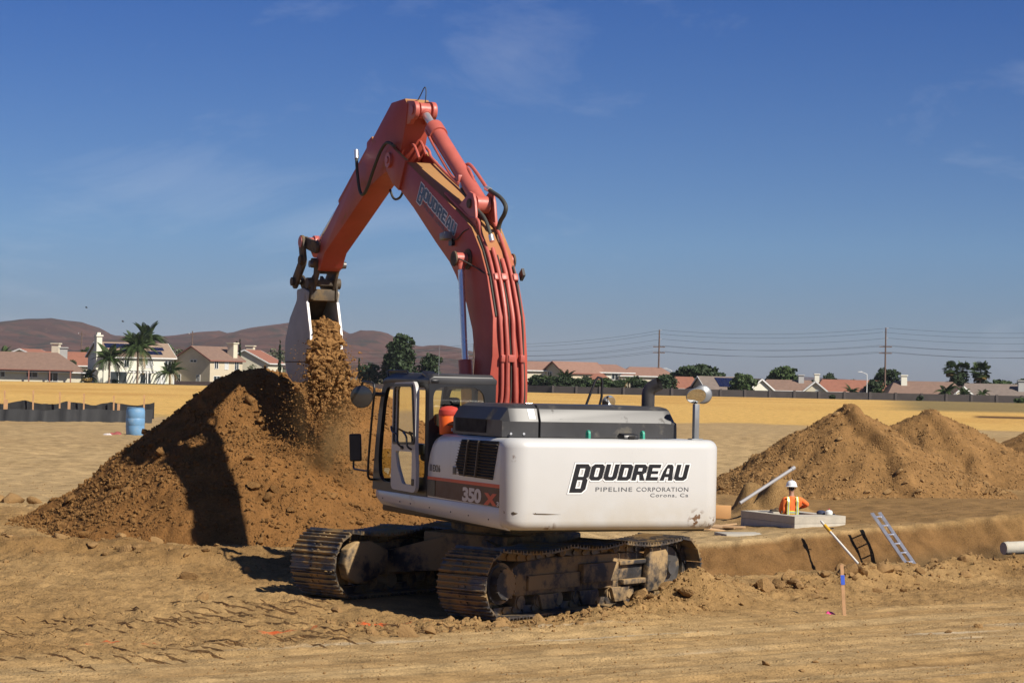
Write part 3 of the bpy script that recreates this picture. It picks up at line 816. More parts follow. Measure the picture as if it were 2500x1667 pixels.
tb.dz = 0
for ty, so in ((-1.30, -1), (1.30, 1)):
    tb.dz = -.03 if ty < 0 else .06
    # frame: long box beam with sloping top, motor guard at the drive end, yoke at the idler end
    m = MB()
    prof = [(-1.55, .30), (-1.75, .42), (-1.75, .62), (-1.5, .74), (-.9, .78), (1.25, .76), (1.50, .70), (1.52, .34), (1.35, .29)]
    m.prism(prof, ty - .17, ty + .17)
    tb(m, 'track_frame', M['frame'], bevel=0.02)
    m = MB()
    oy = ty + so * .17
    for (x0, x1, z0, z1, d) in ((-1.35, -.2, .36, .56, .045), (-.2, .62, .40, .66, .10), (.75, 1.30, .33, .40, .10), (.70, 1.42, .60, .66, .07)):
        m.box(x0, x1, min(oy, oy + so * d), max(oy, oy + so * d), z0, z1)
    for gx in (-.9, .0, .75): m.prism([(gx - .22, .30), (gx + .22, .30), (gx + .13, .10), (gx - .13, .10)], min(oy, oy + so * .05), max(oy, oy + so * .05))
    tb(m, 'roller_guard', M['frame'], bevel=0.012)
    m = MB(); m.prism([(1.28, .20), (1.62, .22), (1.78, .40), (1.80, .72), (1.72, .80), (1.34, .82)], ty + so * .19, ty + so * .30)
    tb(m, 'idler_guard', M['frame'], bevel=0.02)
    m = MB(); m.prism([(-2.24, .50), (-2.16, .30), (-1.96, .22), (-1.6, .28), (-1.35, .42), (-1.35, .66), (-1.7, .80), (-2.0, .80), (-2.18, .70)], ty - so * .36, ty - so * .20)
    tb(m, 'motor_guard', M['frame'], bevel=0.03, seg=3)
    # drive sprocket with teeth and hub
    m = MB(); pr = []
    for k in range(42):
        a = 2 * math.pi * k / 42; r = .365 if k % 2 else .315
        pr.append((-2.02 + r * math.cos(a), .5 + r * math.sin(a)))
    m.prism(pr, ty - .05, ty + .05)
    m.cyl((-2.02, ty - .1, .5), (-2.02, ty + so * .26, .5), .27, n=28)
    sp = tb(m, 'sprocket', M['frame'])
    m = MB(); m.cyl((-2.02, ty + so * .26, .5), (-2.02, ty + so * .36, .5), .225, .20, n=28)
    for k in range(12):
        a = 2 * math.pi * k / 12; c = (-2.02 + .20 * math.cos(a), ty + so * .34, .5 + .20 * math.sin(a))
        m.cyl(c, (c[0], c[1] + so * .035, c[2]), .016, n=6)
    tb(m, 'final_drive_hub', M['frame'])
    m = MB(); m.cyl((2.02, ty - .13, .5), (2.02, ty + .13, .5), .30, n=32); m.cyl((2.02, ty - .05, .5), (2.02, ty + .05, .5), .34, n=32); m.cyl((2.02, ty - .22, .5), (2.02, ty + .22, .5), .10, n=16)
    tb(m, 'idler_wheel', M['steel'])
    for k in range(8):
        x = -1.45 + k * .415
        m = MB(); m.cyl((x, ty - .17, .215), (x, ty + .17, .215), .09, n=16); m.cyl((x, ty - .15, .215), (x, ty - .11, .215), .11, n=16); m.cyl((x, ty + .11, .215), (x, ty + .15, .215), .11, n=16)
        tb(m, 'track_roller', M['frame'])
    for x in (-.62, .62):
        m = MB(); m.cyl((x, ty - .13, .855), (x, ty + .22 * so + .0, .855), .075, n=16); m.box(x - .06, x + .06, ty - .04, ty + .04, .70, .80)
        tb(m, 'carrier_roller', M['frame'])
# car body joining the tracks, slewing ring
tb.dz = 0
m = MB()
for s_ in (-1, 1):
    for e in (-1, 1):
        m.loft([[(e * .35, s_ * .3, .45), (e * .85, s_ * .3, .45), (e * .85, s_ * .3, .95), (e * .35, s_ * .3, .95)],
                [(e * .75, s_ * 1.16, .38), (e * 1.15, s_ * 1.16, .38), (e * 1.15, s_ * 1.16, .70), (e * .75, s_ * 1.16, .70)]])
m.box(-.85, .85, -.75, .75, .45, .98)
tb(m, 'car_body', M['frame'], bevel=0.03)
m = MB(); m.cyl((0, 0, .97), (0, 0, 1.22), .72, n=40); m.cyl((0, 0, 1.02), (0, 0, 1.12), .80, n=40)
m.build('slewing_ring', M['frame'], ex)

# --- revolving deck and sills
m = MB(); m.box(-3.2, 1.35, -1.38, 1.38, 1.20, 1.34)
m.build('deck', M['black'], ex, bevel=0.02)
for s_ in (1, -1):
    m = MB()
    def sec(x, zb, zt, yo, k): return [(x, s_ * (yo - .10), zb), (x, s_ * (yo - .04), zb + .01), (x, s_ * (yo - .005), zb + .07 * k), (x, s_ * yo, zb + .13 * k), (x, s_ * yo, zt), (x, s_ * (yo - .12), zt)]
    m.loft([sec(-3.22, 1.22, 1.50, 1.502, 1), sec(-1.0, 1.25, 1.50, 1.502, 1), (sec(1.15, 1.29, 1.50, 1.502, 1)), sec(1.36, 1.34, 1.495, 1.48, .8), sec(1.46, 1.42, 1.49, 1.44, .4)])
    sill = m.build('side_sill', M['white'], ex, bevel=0.008)
    for x in (1.28, 1.02, .35, -.05, -.75, -1.5, -2.1, -2.75):
        b = MB(); b.cyl((x, s_ * 1.496, 1.40 - .016 * (1.4 - x)), (x, s_ * 1.508, 1.40 - .016 * (1.4 - x)), .009, n=8)
        b.build('bolt_hole', M['darkhole'], sill)

# --- body (engine compartment) with rounded shoulders
def rr_prof(y0, y1, z0, z1, r, n=5, bl=False):
    p = [(y0, z0), (y1, z0)]
    for cx_, cz_, a0 in ((y1 - r, z1 - r, 0), (y0 + r, z1 - r, math.pi / 2)):
        for k in range(n + 1):
            a = a0 + math.pi / 2 * k / n; p.append((cx_ + r * math.cos(a), cz_ + r * math.sin(a)))
    return p
m = MB(); m.prism(rr_prof(.60, 1.50, 1.503, 2.375, .10), -3.22, -1.445, ax=0)
lb = m.build('left_engine_door', M['white'], ex)
m = MB(); m.loft([[(x, y, z) for y, z in rr_prof(.60, 1.497, 1.503, zt, r_)] for x, zt, r_ in ((-1.435, 2.372, .10), (-1.0, 2.368, .12), (-.80, 2.33, .16), (-.70, 2.24, .2), (-.66, 2.1, .2))])
fb = m.build('left_front_door', M['white'], ex)
m = MB(); m.prism(rr_prof(-1.50, .59, 1.503, 2.375, .10), -3.22, -.9, ax=0)
m.build('engine_housing', M['white'], ex)
m = MB(); m.prism(rr_prof(-1.48, -.55, 1.503, 2.30, .10), -.89, 1.2, ax=0)
m.build('tank_housing', M['white'], ex, bevel=0.03)
# louvred grille
gp = [(-1.83, 2.32), (-3.03, 2.335), (-2.86, 1.84), (-1.77, 1.85), (-1.65, 1.99)]
v, f = fill2d([gp], .01)
m = MB(); m.add([(x, 1.502 + z, y) for x, y, z in v], f)
gr = m.build('grille', M['darkhole'], ex)
def gspan(z):
    xs = []
    for (x0, z0), (x1, z1) in zip(gp, gp[1:] + gp[:1]):
        if (z0 - z) * (z1 - z) < 0: xs.append(x0 + (x1 - x0) * (z - z0) / (z1 - z0))
    return min(xs), max(xs)
for k in range(12):
    z = 1.866 + k * .0385
    a, b = gspan(z)
    s1 = MB(); s1.add([(a, 1.507, z - .010), (b, 1.507, z - .010), (b, 1.535, z + .004), (a, 1.535, z + .004), (a, 1.507, z + .006), (b, 1.507, z + .006)], [(0, 1, 2, 3), (3, 2, 5, 4), (0, 3, 4), (1, 5, 2), (0, 4, 5, 1)])
    s1.build('slat', M['slat'], gr, smooth=0)
for x0, x1 in ((-2.12, -2.00), (-2.47, -2.36)):
    s1 = MB(); s1.beam((x0, 1.532, 2.325), (x1, 1.532, 1.848), .02, .03, (0, 1, 0)); s1.build('grille_rib', M['slat'], gr)
# door lock and panel gaps
m = MB(); m.box(-1.66, -1.54, 1.5005, 1.508, 1.85, 1.96); lk = m.build('door_lock', M['grey_metal'], ex, bevel=.004)
m = MB(); m.box(-1.645, -1.575, 1.508, 1.514, 1.865, 1.945); m.build('lock_plate', M['black'], lk)
# brown band with orange stripe
v, f = fill2d([[(-.665, 1.525), (-3.16, 1.505), (-3.16, 1.745), (-.665, 1.745)]], .004)
m = MB(); m.add([(x, 1.5025 + z, y) for x, y, z in v], f); bd_ = m.build('brown_band', M['brown'], ex, smooth=0)
v, f = fill2d([[(-.665, 1.745), (-3.16, 1.745), (-3.16, 1.79), (-.665, 1.785)]], .004)
m = MB(); m.add([(x, 1.5027 + z, y) for x, y, z in v], f); m.build('orange_stripe', M['orange_stripe'], ex, smooth=0)
m = MB(); m.box(-.95, -.67, 1.506, 1.511, 1.53, 1.74); m.build('door_step_pad', M['black'], ex)

# lettering: v are (u, v, thickness) in the sign plane
def side_text(body, size, x0, z0, mt, name, width=1.0, off=0.0, shear=0.0, space=1.0, y=1.507, parent=None):
    v, f = text2d(body, size, .002, shear, off, space, width)
    m = MB(); m.add([(x0 - p[0], y + p[2], z0 + p[1]) for p in v], f)
    o = m.build(name, mt, parent or ex, smooth=0)
    return o
side_text('350', .235, -1.88, 1.532, M['silver_letter'], 'model_number', 1.85, .011, .03, .92)
side_text('X', .185, -2.66, 1.528, M['orange_stripe'], 'model_letter', 2.2, .014, 0)
side_text('3', .075, -3.00, 1.52, M['silver_letter'], 'series_number', 2.2, .003)
side_text('EX16', .125, -.83, 1.86, M['blackvinyl'], 'unit_number', .95, .003, y=1.5005)
m = MB(); m.box(-.80, -.72, 1.4985, 1.501, 1.86, 1.95); m.build('unit_logo', M['greyvinyl'], ex)

# --- counterweight: rounded block
def superblock(x0, x1, y0, y1, z0, z1, rc, rv, n=7):
    """block rounded in plan (rc, rear corners) and softened along the top and bottom rims (rv)"""
    def plan(ins):
        p = []
        a0, a1, b0, b1 = x0 + ins, x1, y0 + ins, y1 - ins
        r = max(rc - ins, .02)
        p.append((a1, b0))
        for k in range(n + 1):
            a = -math.pi / 2 - math.pi / 2 * k / n; p.append((a0 + r + r * math.cos(a), b0 + r + r * math.sin(a)))
        p.append((a0 - .0, (b0 + b1) / 2))
        for k in range(n + 1):
            a = math.pi - math.pi / 2 * k / n; p.append((a0 + r + r * math.cos(a), b1 - r + r * math.sin(a)))
        p.append((a1, b1))
        return p
    secs = []
    for k in range(6):
        a = math.pi / 2 * k / 5; secs.append([(x, y, z0 + rv * (1 - math.sin(a))) for x, y in plan(rv * (1 - math.cos(a)))][::1])
    secs = [[(x, y, z0 + rv * (1 - math.cos(math.pi / 2 * k / 5))) for x, y in plan(rv * (1 - math.sin(math.pi / 2 * k / 5)))] for k in range(6)]
    secs += [[(x, y, z1 - rv * (1 - math.cos(math.pi / 2 * k / 5))) for x, y in plan(rv * (1 - math.sin(math.pi / 2 * k / 5)))] for k in range(5, -1, -1)]
    return secs
M['cw'] = None
def cw_mat():
    m, n, l, b = new_mat('counterweight_white_paint')
    tc = n.new('ShaderNodeTexCoord').outputs['Object']
    def noise(s_, d=6):
        t = n.new('ShaderNodeTexNoise'); t.inputs['Scale'].default_value = s_; t.inputs['Detail'].default_value = d; l.new(tc, t.inputs['Vector']); return t.outputs['Fac']
    def mixc(f, a, c):
        x = n.new('ShaderNodeMix'); x.data_type = 'RGBA'; l.new(f, x.inputs['Factor'])
        for s_, v in (('A', a), ('B', c)):
            if isinstance(v, tuple): x.inputs[s_].default_value = (*v, 1)
            else: l.new(v, x.inputs[s_])
        return x.outputs['Result']
    def rng(v, a, c, t0=0., t1=1.):
        r = n.new('ShaderNodeMapRange'); l.new(v, r.inputs['Value'])
        for k, q in zip(('From Min', 'From Max', 'To Min', 'To Max'), (a, c, t0, t1)): r.inputs[k].default_value = q
        return r.outputs['Result']
    c = mixc(rng(noise(1.3), .3, .7), (.53, .525, .50), (.56, .555, .535))
    sep = n.new('ShaderNodeSeparateXYZ'); l.new(tc, sep.inputs[0])
    # dust film thrown up from below
    low = rng(sep.outputs['Z'], 1.75, 1.2, 0., .75)
    mul = n.new('ShaderNodeMath'); mul.operation = 'MULTIPLY'; l.new(low, mul.inputs[0]); l.new(rng(noise(2.5), .35, .65), mul.inputs[1])
    c = mixc(mul.outputs[0], c, (.46, .41, .32))
    # rust chips near the lower right corner and scrapes
    def spot(px, py, pz, r):
        d = n.new('ShaderNodeVectorMath'); d.operation = 'DISTANCE'; l.new(tc, d.inputs[0]); d.inputs[1].default_value = (px, py, pz)
        return rng(d.outputs['Value'], r, r * .4)
    acc = None
    for s_ in ((-3.42, -1.14, 1.36, .16), (-3.40, -1.40, 1.29, .14), (-3.35, 1.44, 2.13, .05), (-3.42, .95, 1.24, .12)):
        q = spot(*s_)
        if acc is None: acc = q
        else:
            mx = n.new('ShaderNodeMath'); mx.operation = 'MAXIMUM'; l.new(acc, mx.inputs[0]); l.new(q, mx.inputs[1]); acc = mx.outputs[0]
    m2 = n.new('ShaderNodeMath'); m2.operation = 'MULTIPLY'; l.new(acc, m2.inputs[0]); l.new(rng(noise(14, 5), .50, .56), m2.inputs[1])
    c = mixc(m2.outputs[0], c, (.16, .09, .05))
    l.new(c, b.inputs['Base Color'])
    b.inputs['Roughness'].default_value = .36; b.inputs['Coat Weight'].default_value = .2
    bp = n.new('ShaderNodeBump'); bp.inputs['Strength'].default_value = .10; bp.inputs['Distance'].default_value = .05
    l.new(noise(1.6, 3), bp.inputs['Height']); l.new(bp.outputs['Normal'], b.inputs['Normal'])
    return m
M['cw'] = cw_mat()
m = MB(); m.loft(superblock(-3.42, -3.14, -1.53, 1.53, 1.23, 2.385, .27, .125))
cw = m.build('counterweight', M['cw'], ex)
m = MB(); m.loft([[(-3.245, 1.513, 1.475), (-3.26, 1.505, 1.455), (-3.25, 1.512, 1.44)], [(-3.36, 1.43, 1.468), (-3.385, 1.42, 1.45), (-3.37, 1.43, 1.432)], [(-3.422, 1.15, 1.457), (-3.424, 1.15, 1.45), (-3.422, 1.15, 1.443)]])
m.add([(-3.4215, 1.20, 1.452), (-3.4215, 1.02, 1.448), (-3.4215, .80, 1.436), (-3.4215, 1.0, 1.430), (-3.4215, 1.17, 1.434)], [(0, 1, 2, 3, 4)]); m.build('scrape_crease', M['link'], cw)

# block italic letters
def LET(ch, w, t, c):
    h = t * .92
    if ch == 'O': return [[(c, 0), (w - c, 0), (w, c), (w, 1 - c), (w - c, 1), (c, 1), (0, 1 - c), (0, c)], [(t, h * 1.15), (t + .04, h), (w - t - .04, h), (w - t, h * 1.15), (w - t, 1 - h * 1.15), (w - t - .04, 1 - h), (t + .04, 1 - h), (t, 1 - h * 1.15)]]
    if ch == 'U': return [[(0, 1), (0, c), (c, 0), (w - c, 0), (w, c), (w, 1), (w - t, 1), (w - t, h * 1.2), (w - t - .04, h), (t + .04, h), (t, h * 1.2), (t, 1)]]
    if ch == 'D': return [[(0, 0), (w - c, 0), (w, c), (w, 1 - c), (w - c, 1), (0, 1)], [(t, h), (w - t - .03, h), (w - t, h * 1.15), (w - t, 1 - h * 1.15), (w - t - .03, 1 - h), (t, 1 - h)]]
    if ch == 'R': return [[(0, 0), (t, 0), (t, .36), (.42 * w + .06, .36), (w - t * 1.05, 0), (w + .02, 0), (w * .80, .38), (w, .50), (w, 1 - c), (w - c, 1), (0, 1)], [(t, .58), (w - t, .58), (w - t, 1 - h), (t, 1 - h)]]
    if ch == 'E': return [[(0, 0), (w * .95, 0), (w * .95, h), (t, h), (t, .5 - h * .42), (w * .85, .5 - h * .42), (w * .85, .5 + h * .42), (t, .5 + h * .42), (t, 1 - h), (w * .95, 1 - h), (w * .95, 1), (0, 1)]]
    if ch == 'A': return [[(0, 0), (t, 0), (t * 1.05, .22), (w - t * 1.05, .22), (w - t, 0), (w, 0), (w * .86, .86), (w * .72, 1), (w * .36, 1), (w * .14, .60)], [(t * 1.12, .42), (w * .42, .76), (w - t * 1.25, .76), (w - t * 1.1, .42)]]
    if ch == 'B': return [[(0, 0), (w - c, 0), (w, c), (w, .5 - c * .45), (w - c * .5, .5), (w, .5 + c * .45), (w, 1 - c), (w - c, 1), (0, 1)], [(t, h * .8), (w - t, h * .8), (w - t, .5 - h * .32), (t, .5 - h * .32)], [(t, .5 + h * .32), (w - t, .5 + h * .32), (w - t, 1 - h * .8), (t, 1 - h * .8)]]
def wordmark(height, bigh, length, shear, off):
    """BOUDREAU with a tall first letter; loops grouped per letter; u to the right, v up from the baseline of the small letters"""
    letters = 'OUDREAU'
    gap = .07
    lw = .70
    tot = len(letters) * lw + (len(letters) - 1) * gap
    bw = bigh * .60
    sx_ = (length - bw * 1.04) / (tot * height)
    out = []
    top = height
    def T(loops, k, x0, y0, kx): return [[(x0 + p[0] * k * kx + shear * (y0 + p[1] * k), y0 + p[1] * k) for p in lp] for lp in loops]
    out.append(T(LET('B', .60, .20, .12), bigh, 0, top - bigh, 1.0))
    x = bw * 1.06
    for ch in letters:
        out.append(T(LET(ch, lw, .24, .14), height, x, 0, sx_)); x += (lw + gap) * height * sx_
    res_v, res_f = [], []
    for loops in out:
        v, f = fill2d(loops, .002, off)
        b = len(res_v); res_v += v; res_f += [tuple(i + b for i in q) for q in f]
    return res_v, res_f
# on the counterweight (u runs towards -Y)
for off, dx, mt, nm in ((.024, .0008, M['greyvinyl'], 'lettering_edge'), (.021, .0032, M['whitevinyl'], 'lettering_outline'), (0.0, .0058, M['blackvinyl'], 'company_lettering')):
    v, f = wordmark(.205, .36, 1.62, .26, off)
    m = MB(); m.add([(-3.421 - dx - p[2], .66 - p[0], 1.865 + p[1]) for p in v], f); m.build(nm, mt, cw, smooth=0)
def rear_text(body, size, y0, z0, mt, width, space, nm, off=0.0):
    v, f = text2d(body, size, .002, 0, off, space, 1.0)
    w_ = max(p[0] for p in v) - min(p[0] for p in v)
    k = width / w_
    m = MB(); m.add([(-3.4225 - p[2], y0 - p[0] * k, z0 + p[1]) for p in v], f); m.build(nm, mt, cw, smooth=0)
rear_text('PIPELINE', .078, .335, 1.725, M['greyvinyl'], .52, 1.12, 'company_lettering')
rear_text('CORPORATION', .078, -.25, 1.725, M['greyvinyl'], .75, 1.12, 'company_lettering')
rear_text('Corona, Ca', .066, -.45, 1.655, M['greyvinyl'], .55, 1.15, 'town_lettering')

# --- black hood
def hood_sec(y, ins=0.0, zt=2.80): return [(-2.93 + ins, y, 2.386), (-2.93 + ins, y, 2.585), (-2.86 + ins, y, zt - .05), (-2.78 + ins, y, zt), (-1.3 - ins, y, zt), (-1.22 - ins, y, zt - .05), (-1.22 - ins, y, 2.386)]
m = MB(); m.loft([hood_sec(.885), hood_sec(-.90), [(p[0], -1.0, min(p[2], 2.78)) for p in hood_sec(0)], [(p[0], -1.09, min(p[2], 2.60)) for p in hood_sec(0, .02)], [(p[0], -1.10, min(p[2], 2.42)) for p in hood_sec(0, .03)]])
m.build('engine_hood', M['hood'], ex, bevel=.010, smooth=18)
m = MB(); m.loft([hood_sec(.915), hood_sec(1.20), [(p[0], 1.30, min(p[2], 2.76)) for p in hood_sec(0, .03)], [(p[0], 1.40, min(p[2], 2.60)) for p in hood_sec(0, .05)], [(p[0], 1.40, min(p[2], 2.40)) for p in hood_sec(0, .05)]])
hs = m.build('side_hood', M['hood'], ex, bevel=.010, smooth=18)
m = MB(); m.box(-2.86, -1.25, .886, .914, 2.39, 2.77); m.build('hood_seam', M['darkhole'], ex)
v, f = fill2d([[(-1.38, 2.42), (-2.36, 2.42), (-2.40, 2.60), (-1.36, 2.60)]], .01)
m = MB(); m.add([(x, 1.404 + z, y) for x, y, z in v], f)
for k in range(7):
    z = 2.445 + k * .024; m.box(-2.37, -1.38, 1.409, 1.416, z, z + .008)
m.build('hood_louver', M['darkhole'], hs)
m = MB(); m.add([(x, 1.32 + (2.70 - z) * .62 + .004, z) for x, z in ((-1.36, 2.60), (-2.40, 2.60), (-2.36, 2.72), (-1.40, 2.72))] , [(0, 1, 2, 3)]); m.build('hood_vent', M['darkhole'], hs)
m = MB(); m.add([(-2.935 + (z - 2.585) * .415 if z > 2.585 else -2.935, y, z) for y, z in ((1.04, 2.62), (.95, 2.62), (.96, 2.745), (1.05, 2.745))], [(0, 1, 2, 3)])
m.build('warning_sticker', M['whitevinyl'], hs, smooth=0)
for y in (1.30, 1.12): m = MB(); m.cyl((-2.926, y, 2.43), (-2.945, y, 2.43), .016, n=10); m.build('bolt', M['chrome'], hs)
# lifting lugs, rear camera on the counterweight
for y in (.29, -.49):
    prof = [(-.045, 0), (.045, 0), (.045, .06)] + [(.045 * math.cos(a), .06 + .045 * math.sin(a)) for a in (.5, 1.0, 1.57, 2.1, 2.6)] + [(-.045, .06)]
    m = MB(); v, f = fill2d([[(-3.1 + p[0], 2.385 + p[1]) for p in prof], [(-3.1 + .02 * math.cos(k), 2.445 + .02 * math.sin(k)) for k in np.linspace(0, 6.28, 9)[:-1]]], .03)
    m.add([(x, y + z, zz_) for x, zz_, z in v], f); m.build('lifting_lug', M['green'], ex)
m = MB(); m.prism([(-3.32, 2.386), (-3.12, 2.386), (-3.10, 2.42), (-3.16, 2.46), (-3.30, 2.44)], -.33, -.12); cmr = m.build('rear_camera', M['black'], ex, bevel=.008)
m = MB(); m.box(-3.335, -3.32, -.27, -.18, 2.398, 2.43); m.build('camera_lens', M['darkhole'], cmr)

# exhaust with bent, slant-cut pipe
m = MB()
pts = [(-2.2, -1.03, 2.78), (-2.2, -1.03, 2.96), (-2.205, -1.035, 3.00), (-2.225, -1.06, 3.04), (-2.26, -1.095, 3.075), (-2.31, -1.14, 3.105)]
m.tube(pts, .088, 20, cap=False); m.tube(pts, .080, 20, cap=False)
exh = m.build('exhaust_pipe', M['exhaust'], ex)
m = MB(); m.cyl((-2.2, -1.03, 2.80), (-2.2, -1.03, 2.96), .077, n=18); m.build('exhaust_inside', M['darkhole'], exh)
# right-hand rail with mirror
m = MB(); m.tube([(-1.0, -.70, 2.40), (-1.0, -.70, 2.80), (-1.0, -.83, 3.13), (-1.0, -.87, 3.17), (-1.0, -.92, 3.16), (-1.0, -.935, 3.11), (-1.0, -.93, 2.90), (-1.0, -.90, 2.78), (-1.0, -.90, 2.40)], .018, 10)
m.build('hand_rail', M['black'], ex)
def mirror(name, c, nrm, r, depth=.03, sx_=1.0):
    q = Vector(nrm).to_track_quat('Z', 'Y').to_matrix().to_4x4(); q.translation = c
    m = MB(); m.lathe([(r * .3, -depth * 2.2), (r * .85, -depth * 1.2), (r, 0), (r * .97, .008)], 28, q @ Matrix.Diagonal((sx_, 1, 1, 1))); o = m.build(name, M['grey_metal'] if depth < .05 else M['black'], ex)
    m = MB(); m.lathe([(r * .94, .009), (r * .7, .016), (r * .35, .022), (.002, .025)], 28, q @ Matrix.Diagonal((sx_, 1, 1, 1))); m.build('mirror_glass', M['mirror'] if depth < .05 else M['darkmirror'], o)
    return o
mirror('round_mirror', (-1.02, -1.03, 2.83), (-.9, .1, -.22), .10)
# rear mirror post with two round mirrors
m = MB(); m.box(-3.235, -3.165, -1.25, -1.18, 2.386, 2.85); m.box(-3.26, -3.14, -1.30, -1.13, 2.384, 2.40)
m.build('mirror_post', M['grey_metal'], ex, bevel=.006)
m = MB(); m.tube([(-3.2, -1.215, 2.85), (-3.2, -1.215, 2.90), (-3.18, -1.25, 2.93), (-3.16, -1.32, 2.93)], .012, 8); m.tube([(-3.2, -1.20, 2.85), (-3.22, -1.195, 2.92)], .012, 8); m.build('mirror_bracket', M['black'], ex)
mirror('round_mirror', (-3.24, -1.19, 2.955), (-.85, .15, -.5), .115, sx_=1.2)
mirror('round_mirror', (-3.14, -1.345, 2.975), (.9, -.25, -.1), .125)

# --- cab
cab = MB(); cab.box(-.60, 1.40, .52, 1.48, 1.50, 1.60)
cab = cab.build('cab_floor', M['black'], ex, bevel=.01)
side = [(1.46, 1.503), (1.44, 1.75), (1.38, 2.15), (1.26, 2.68), (1.16, 2.93), (1.04, 3.06), (.9, 3.10), (-.55, 3.10), (-.62, 3.0), (-.62, 1.503)]
def sm(pts, r=.07, n=3):
    """round the corners of a polygon"""
    out = []; k = len(pts)
    for i in range(k):
        p0, p, p1 = Vector(pts[i - 1]), Vector(pts[i]), Vector(pts[(i + 1) % k])
        a = p + (p0 - p).normalized() * min(r, (p0 - p).length * .45); b = p + (p1 - p).normalized() * min(r, (p1 - p).length * .45)
        for j in range(n + 1):
            t = j / n; out.append(tuple((1 - t) ** 2 * a + 2 * t * (1 - t) * p + t * t * b))
    return out
front_open = sm([(1.20, 1.72), (1.24, 1.95), (1.19, 2.30), (1.09, 2.75), (.97, 2.97), (.02, 2.99), (.02, 1.63), (1.06, 1.63)])
rear_open = sm([(-.06, 2.98), (-.50, 2.98), (-.52, 2.24), (-.52, 1.75), (-.06, 1.75)])
v, f = fill2d([side, front_open, rear_open], .055)
m = MB(); m.add([(x, 1.47 + z, y) for x, y, z in v], f); m.build('cab_left_frame', M['black'], ex)
v, f = fill2d([side, sm([(1.22, 1.95), (1.08, 2.75), (.95, 2.96), (.1, 2.97), (.1, 1.80), (1.2, 1.80)]), sm([(0, 2.97), (-.52, 2.97), (-.52, 2.0), (0, 2.0)])], .05)
m = MB(); m.add([(x, .53 + z, y) for x, y, z in v], f); m.build('cab_right_frame', M['black'], ex)
# rear wall with rounded window opening, roof, front posts
v, f = fill2d([[(.51, 1.503), (1.495, 1.503), (1.495, 3.06), (.51, 3.06)], sm([(.66, 2.45), (1.42, 2.45), (1.44, 2.93), (1.30, 3.0), (.84, 3.0), (.68, 2.92)], .12, 4)], .04)
m = MB(); m.add([(-.62 + z, x, y) for x, y, z in v], f); m.build('cab_rear_wall', M['black'], ex)
m = MB(); m.loft([[(x, y, z) for y, z in ((.50, zb), (1.50, zb), (1.505, zb + .07), (1.44, zt), (.56, zt), (.495, zb + .07))] for x, zb, zt in ((-.645, 3.03, 3.13), (-.60, 3.03, 3.17), (.80, 3.03, 3.18), (1.02, 3.02, 3.14), (1.12, 3.0, 3.06))])
m.build('cab_roof', M['hood'], ex, bevel=.012)
m = MB(); m.tube([(.98, 1.46, 3.10), (1.06, 1.46, 3.19), (1.05, 1.44, 3.20), (.35, 1.44, 3.20), (.26, 1.44, 3.15)], .016, 8)
m.build('roof_rail', M['black'], ex)
m = MB(); m.loft([[(-.66, 1.36, 3.05), (-.66, 1.47, 3.05), (-.66, 1.47, 3.09), (-.66, 1.36, 3.09)], [(-.30, 1.30, 3.16), (-.30, 1.48, 3.16), (-.30, 1.48, 3.21), (-.30, 1.30, 3.21)]]); m.build('antenna_mount', M['black'], ex, bevel=.01)
m = MB(); m.tube([(-.62, 1.36, 3.06), (-.60, 1.345, 3.55)], .006, 6, r1=.003); m.build('antenna', M['grey_metal'], ex)
m = MB(); m.beam((1.44, .56, 1.6), (1.06, .56, 3.04), .06, .06); m.box(1.38, 1.46, .52, 1.48, 1.50, 1.66); m.build('cab_front_frame', M['black'], ex)
def pane(name, pts, mt, par): 
    m = MB(); m.add(pts, [tuple(range(len(pts)))]); return m.build(name, mt, par, smooth=0, fix=False)
pane('rear_window', [(-.62, .62, 2.42), (-.62, 1.46, 2.42), (-.62, 1.46, 3.02), (-.62, .62, 3.02)], M['cabglass'], ex)
pane('right_window', [(1.2, .53, 1.8), (.1, .53, 1.8), (.1, .53, 2.97), (.97, .53, 2.97), (1.1, .53, 2.72)], M['cabglass'], ex)
pane('right_rear_window', [(0, .53, 2.0), (-.52, .53, 2.0), (-.52, .53, 2.97), (0, .53, 2.97)], M['cabglass'], ex)
pane('front_lower_window', [(1.43, .58, 1.66), (1.43, 1.44, 1.66), (1.37, 1.44, 2.08), (1.37, .58, 2.08)], M['cabglass_y'], ex)
# seat, consoles, levers
m = MB(); m.box(-.25, .30, .75, 1.25, 1.95, 2.10); m.box(-.32, -.15, .75, 1.25, 2.05, 2.62); m.box(-.15, .2, .85, 1.15, 1.6, 1.95); m.box(-.30, -.18, .88, 1.12, 2.66, 2.85)
m.build('operator_seat', M['seat'], ex, bevel=.05, seg=3)
for y in (.66, 1.32):
    m = MB(); m.box(-.2, .45, y - .07, y + .07, 2.05, 2.2); m.tube([(.38, y, 2.2), (.42, y, 2.34), (.40, y, 2.42)], .02, 8); m.build('control_console', M['black'], ex, bevel=.015)
m = MB(); m.tube([(.95, .85, 1.6), (.90, .85, 2.05)], .015, 8); m.tube([(.95, 1.05, 1.6), (.90, 1.05, 2.05)], .015, 8); m.build('travel_lever', M['black'], ex)
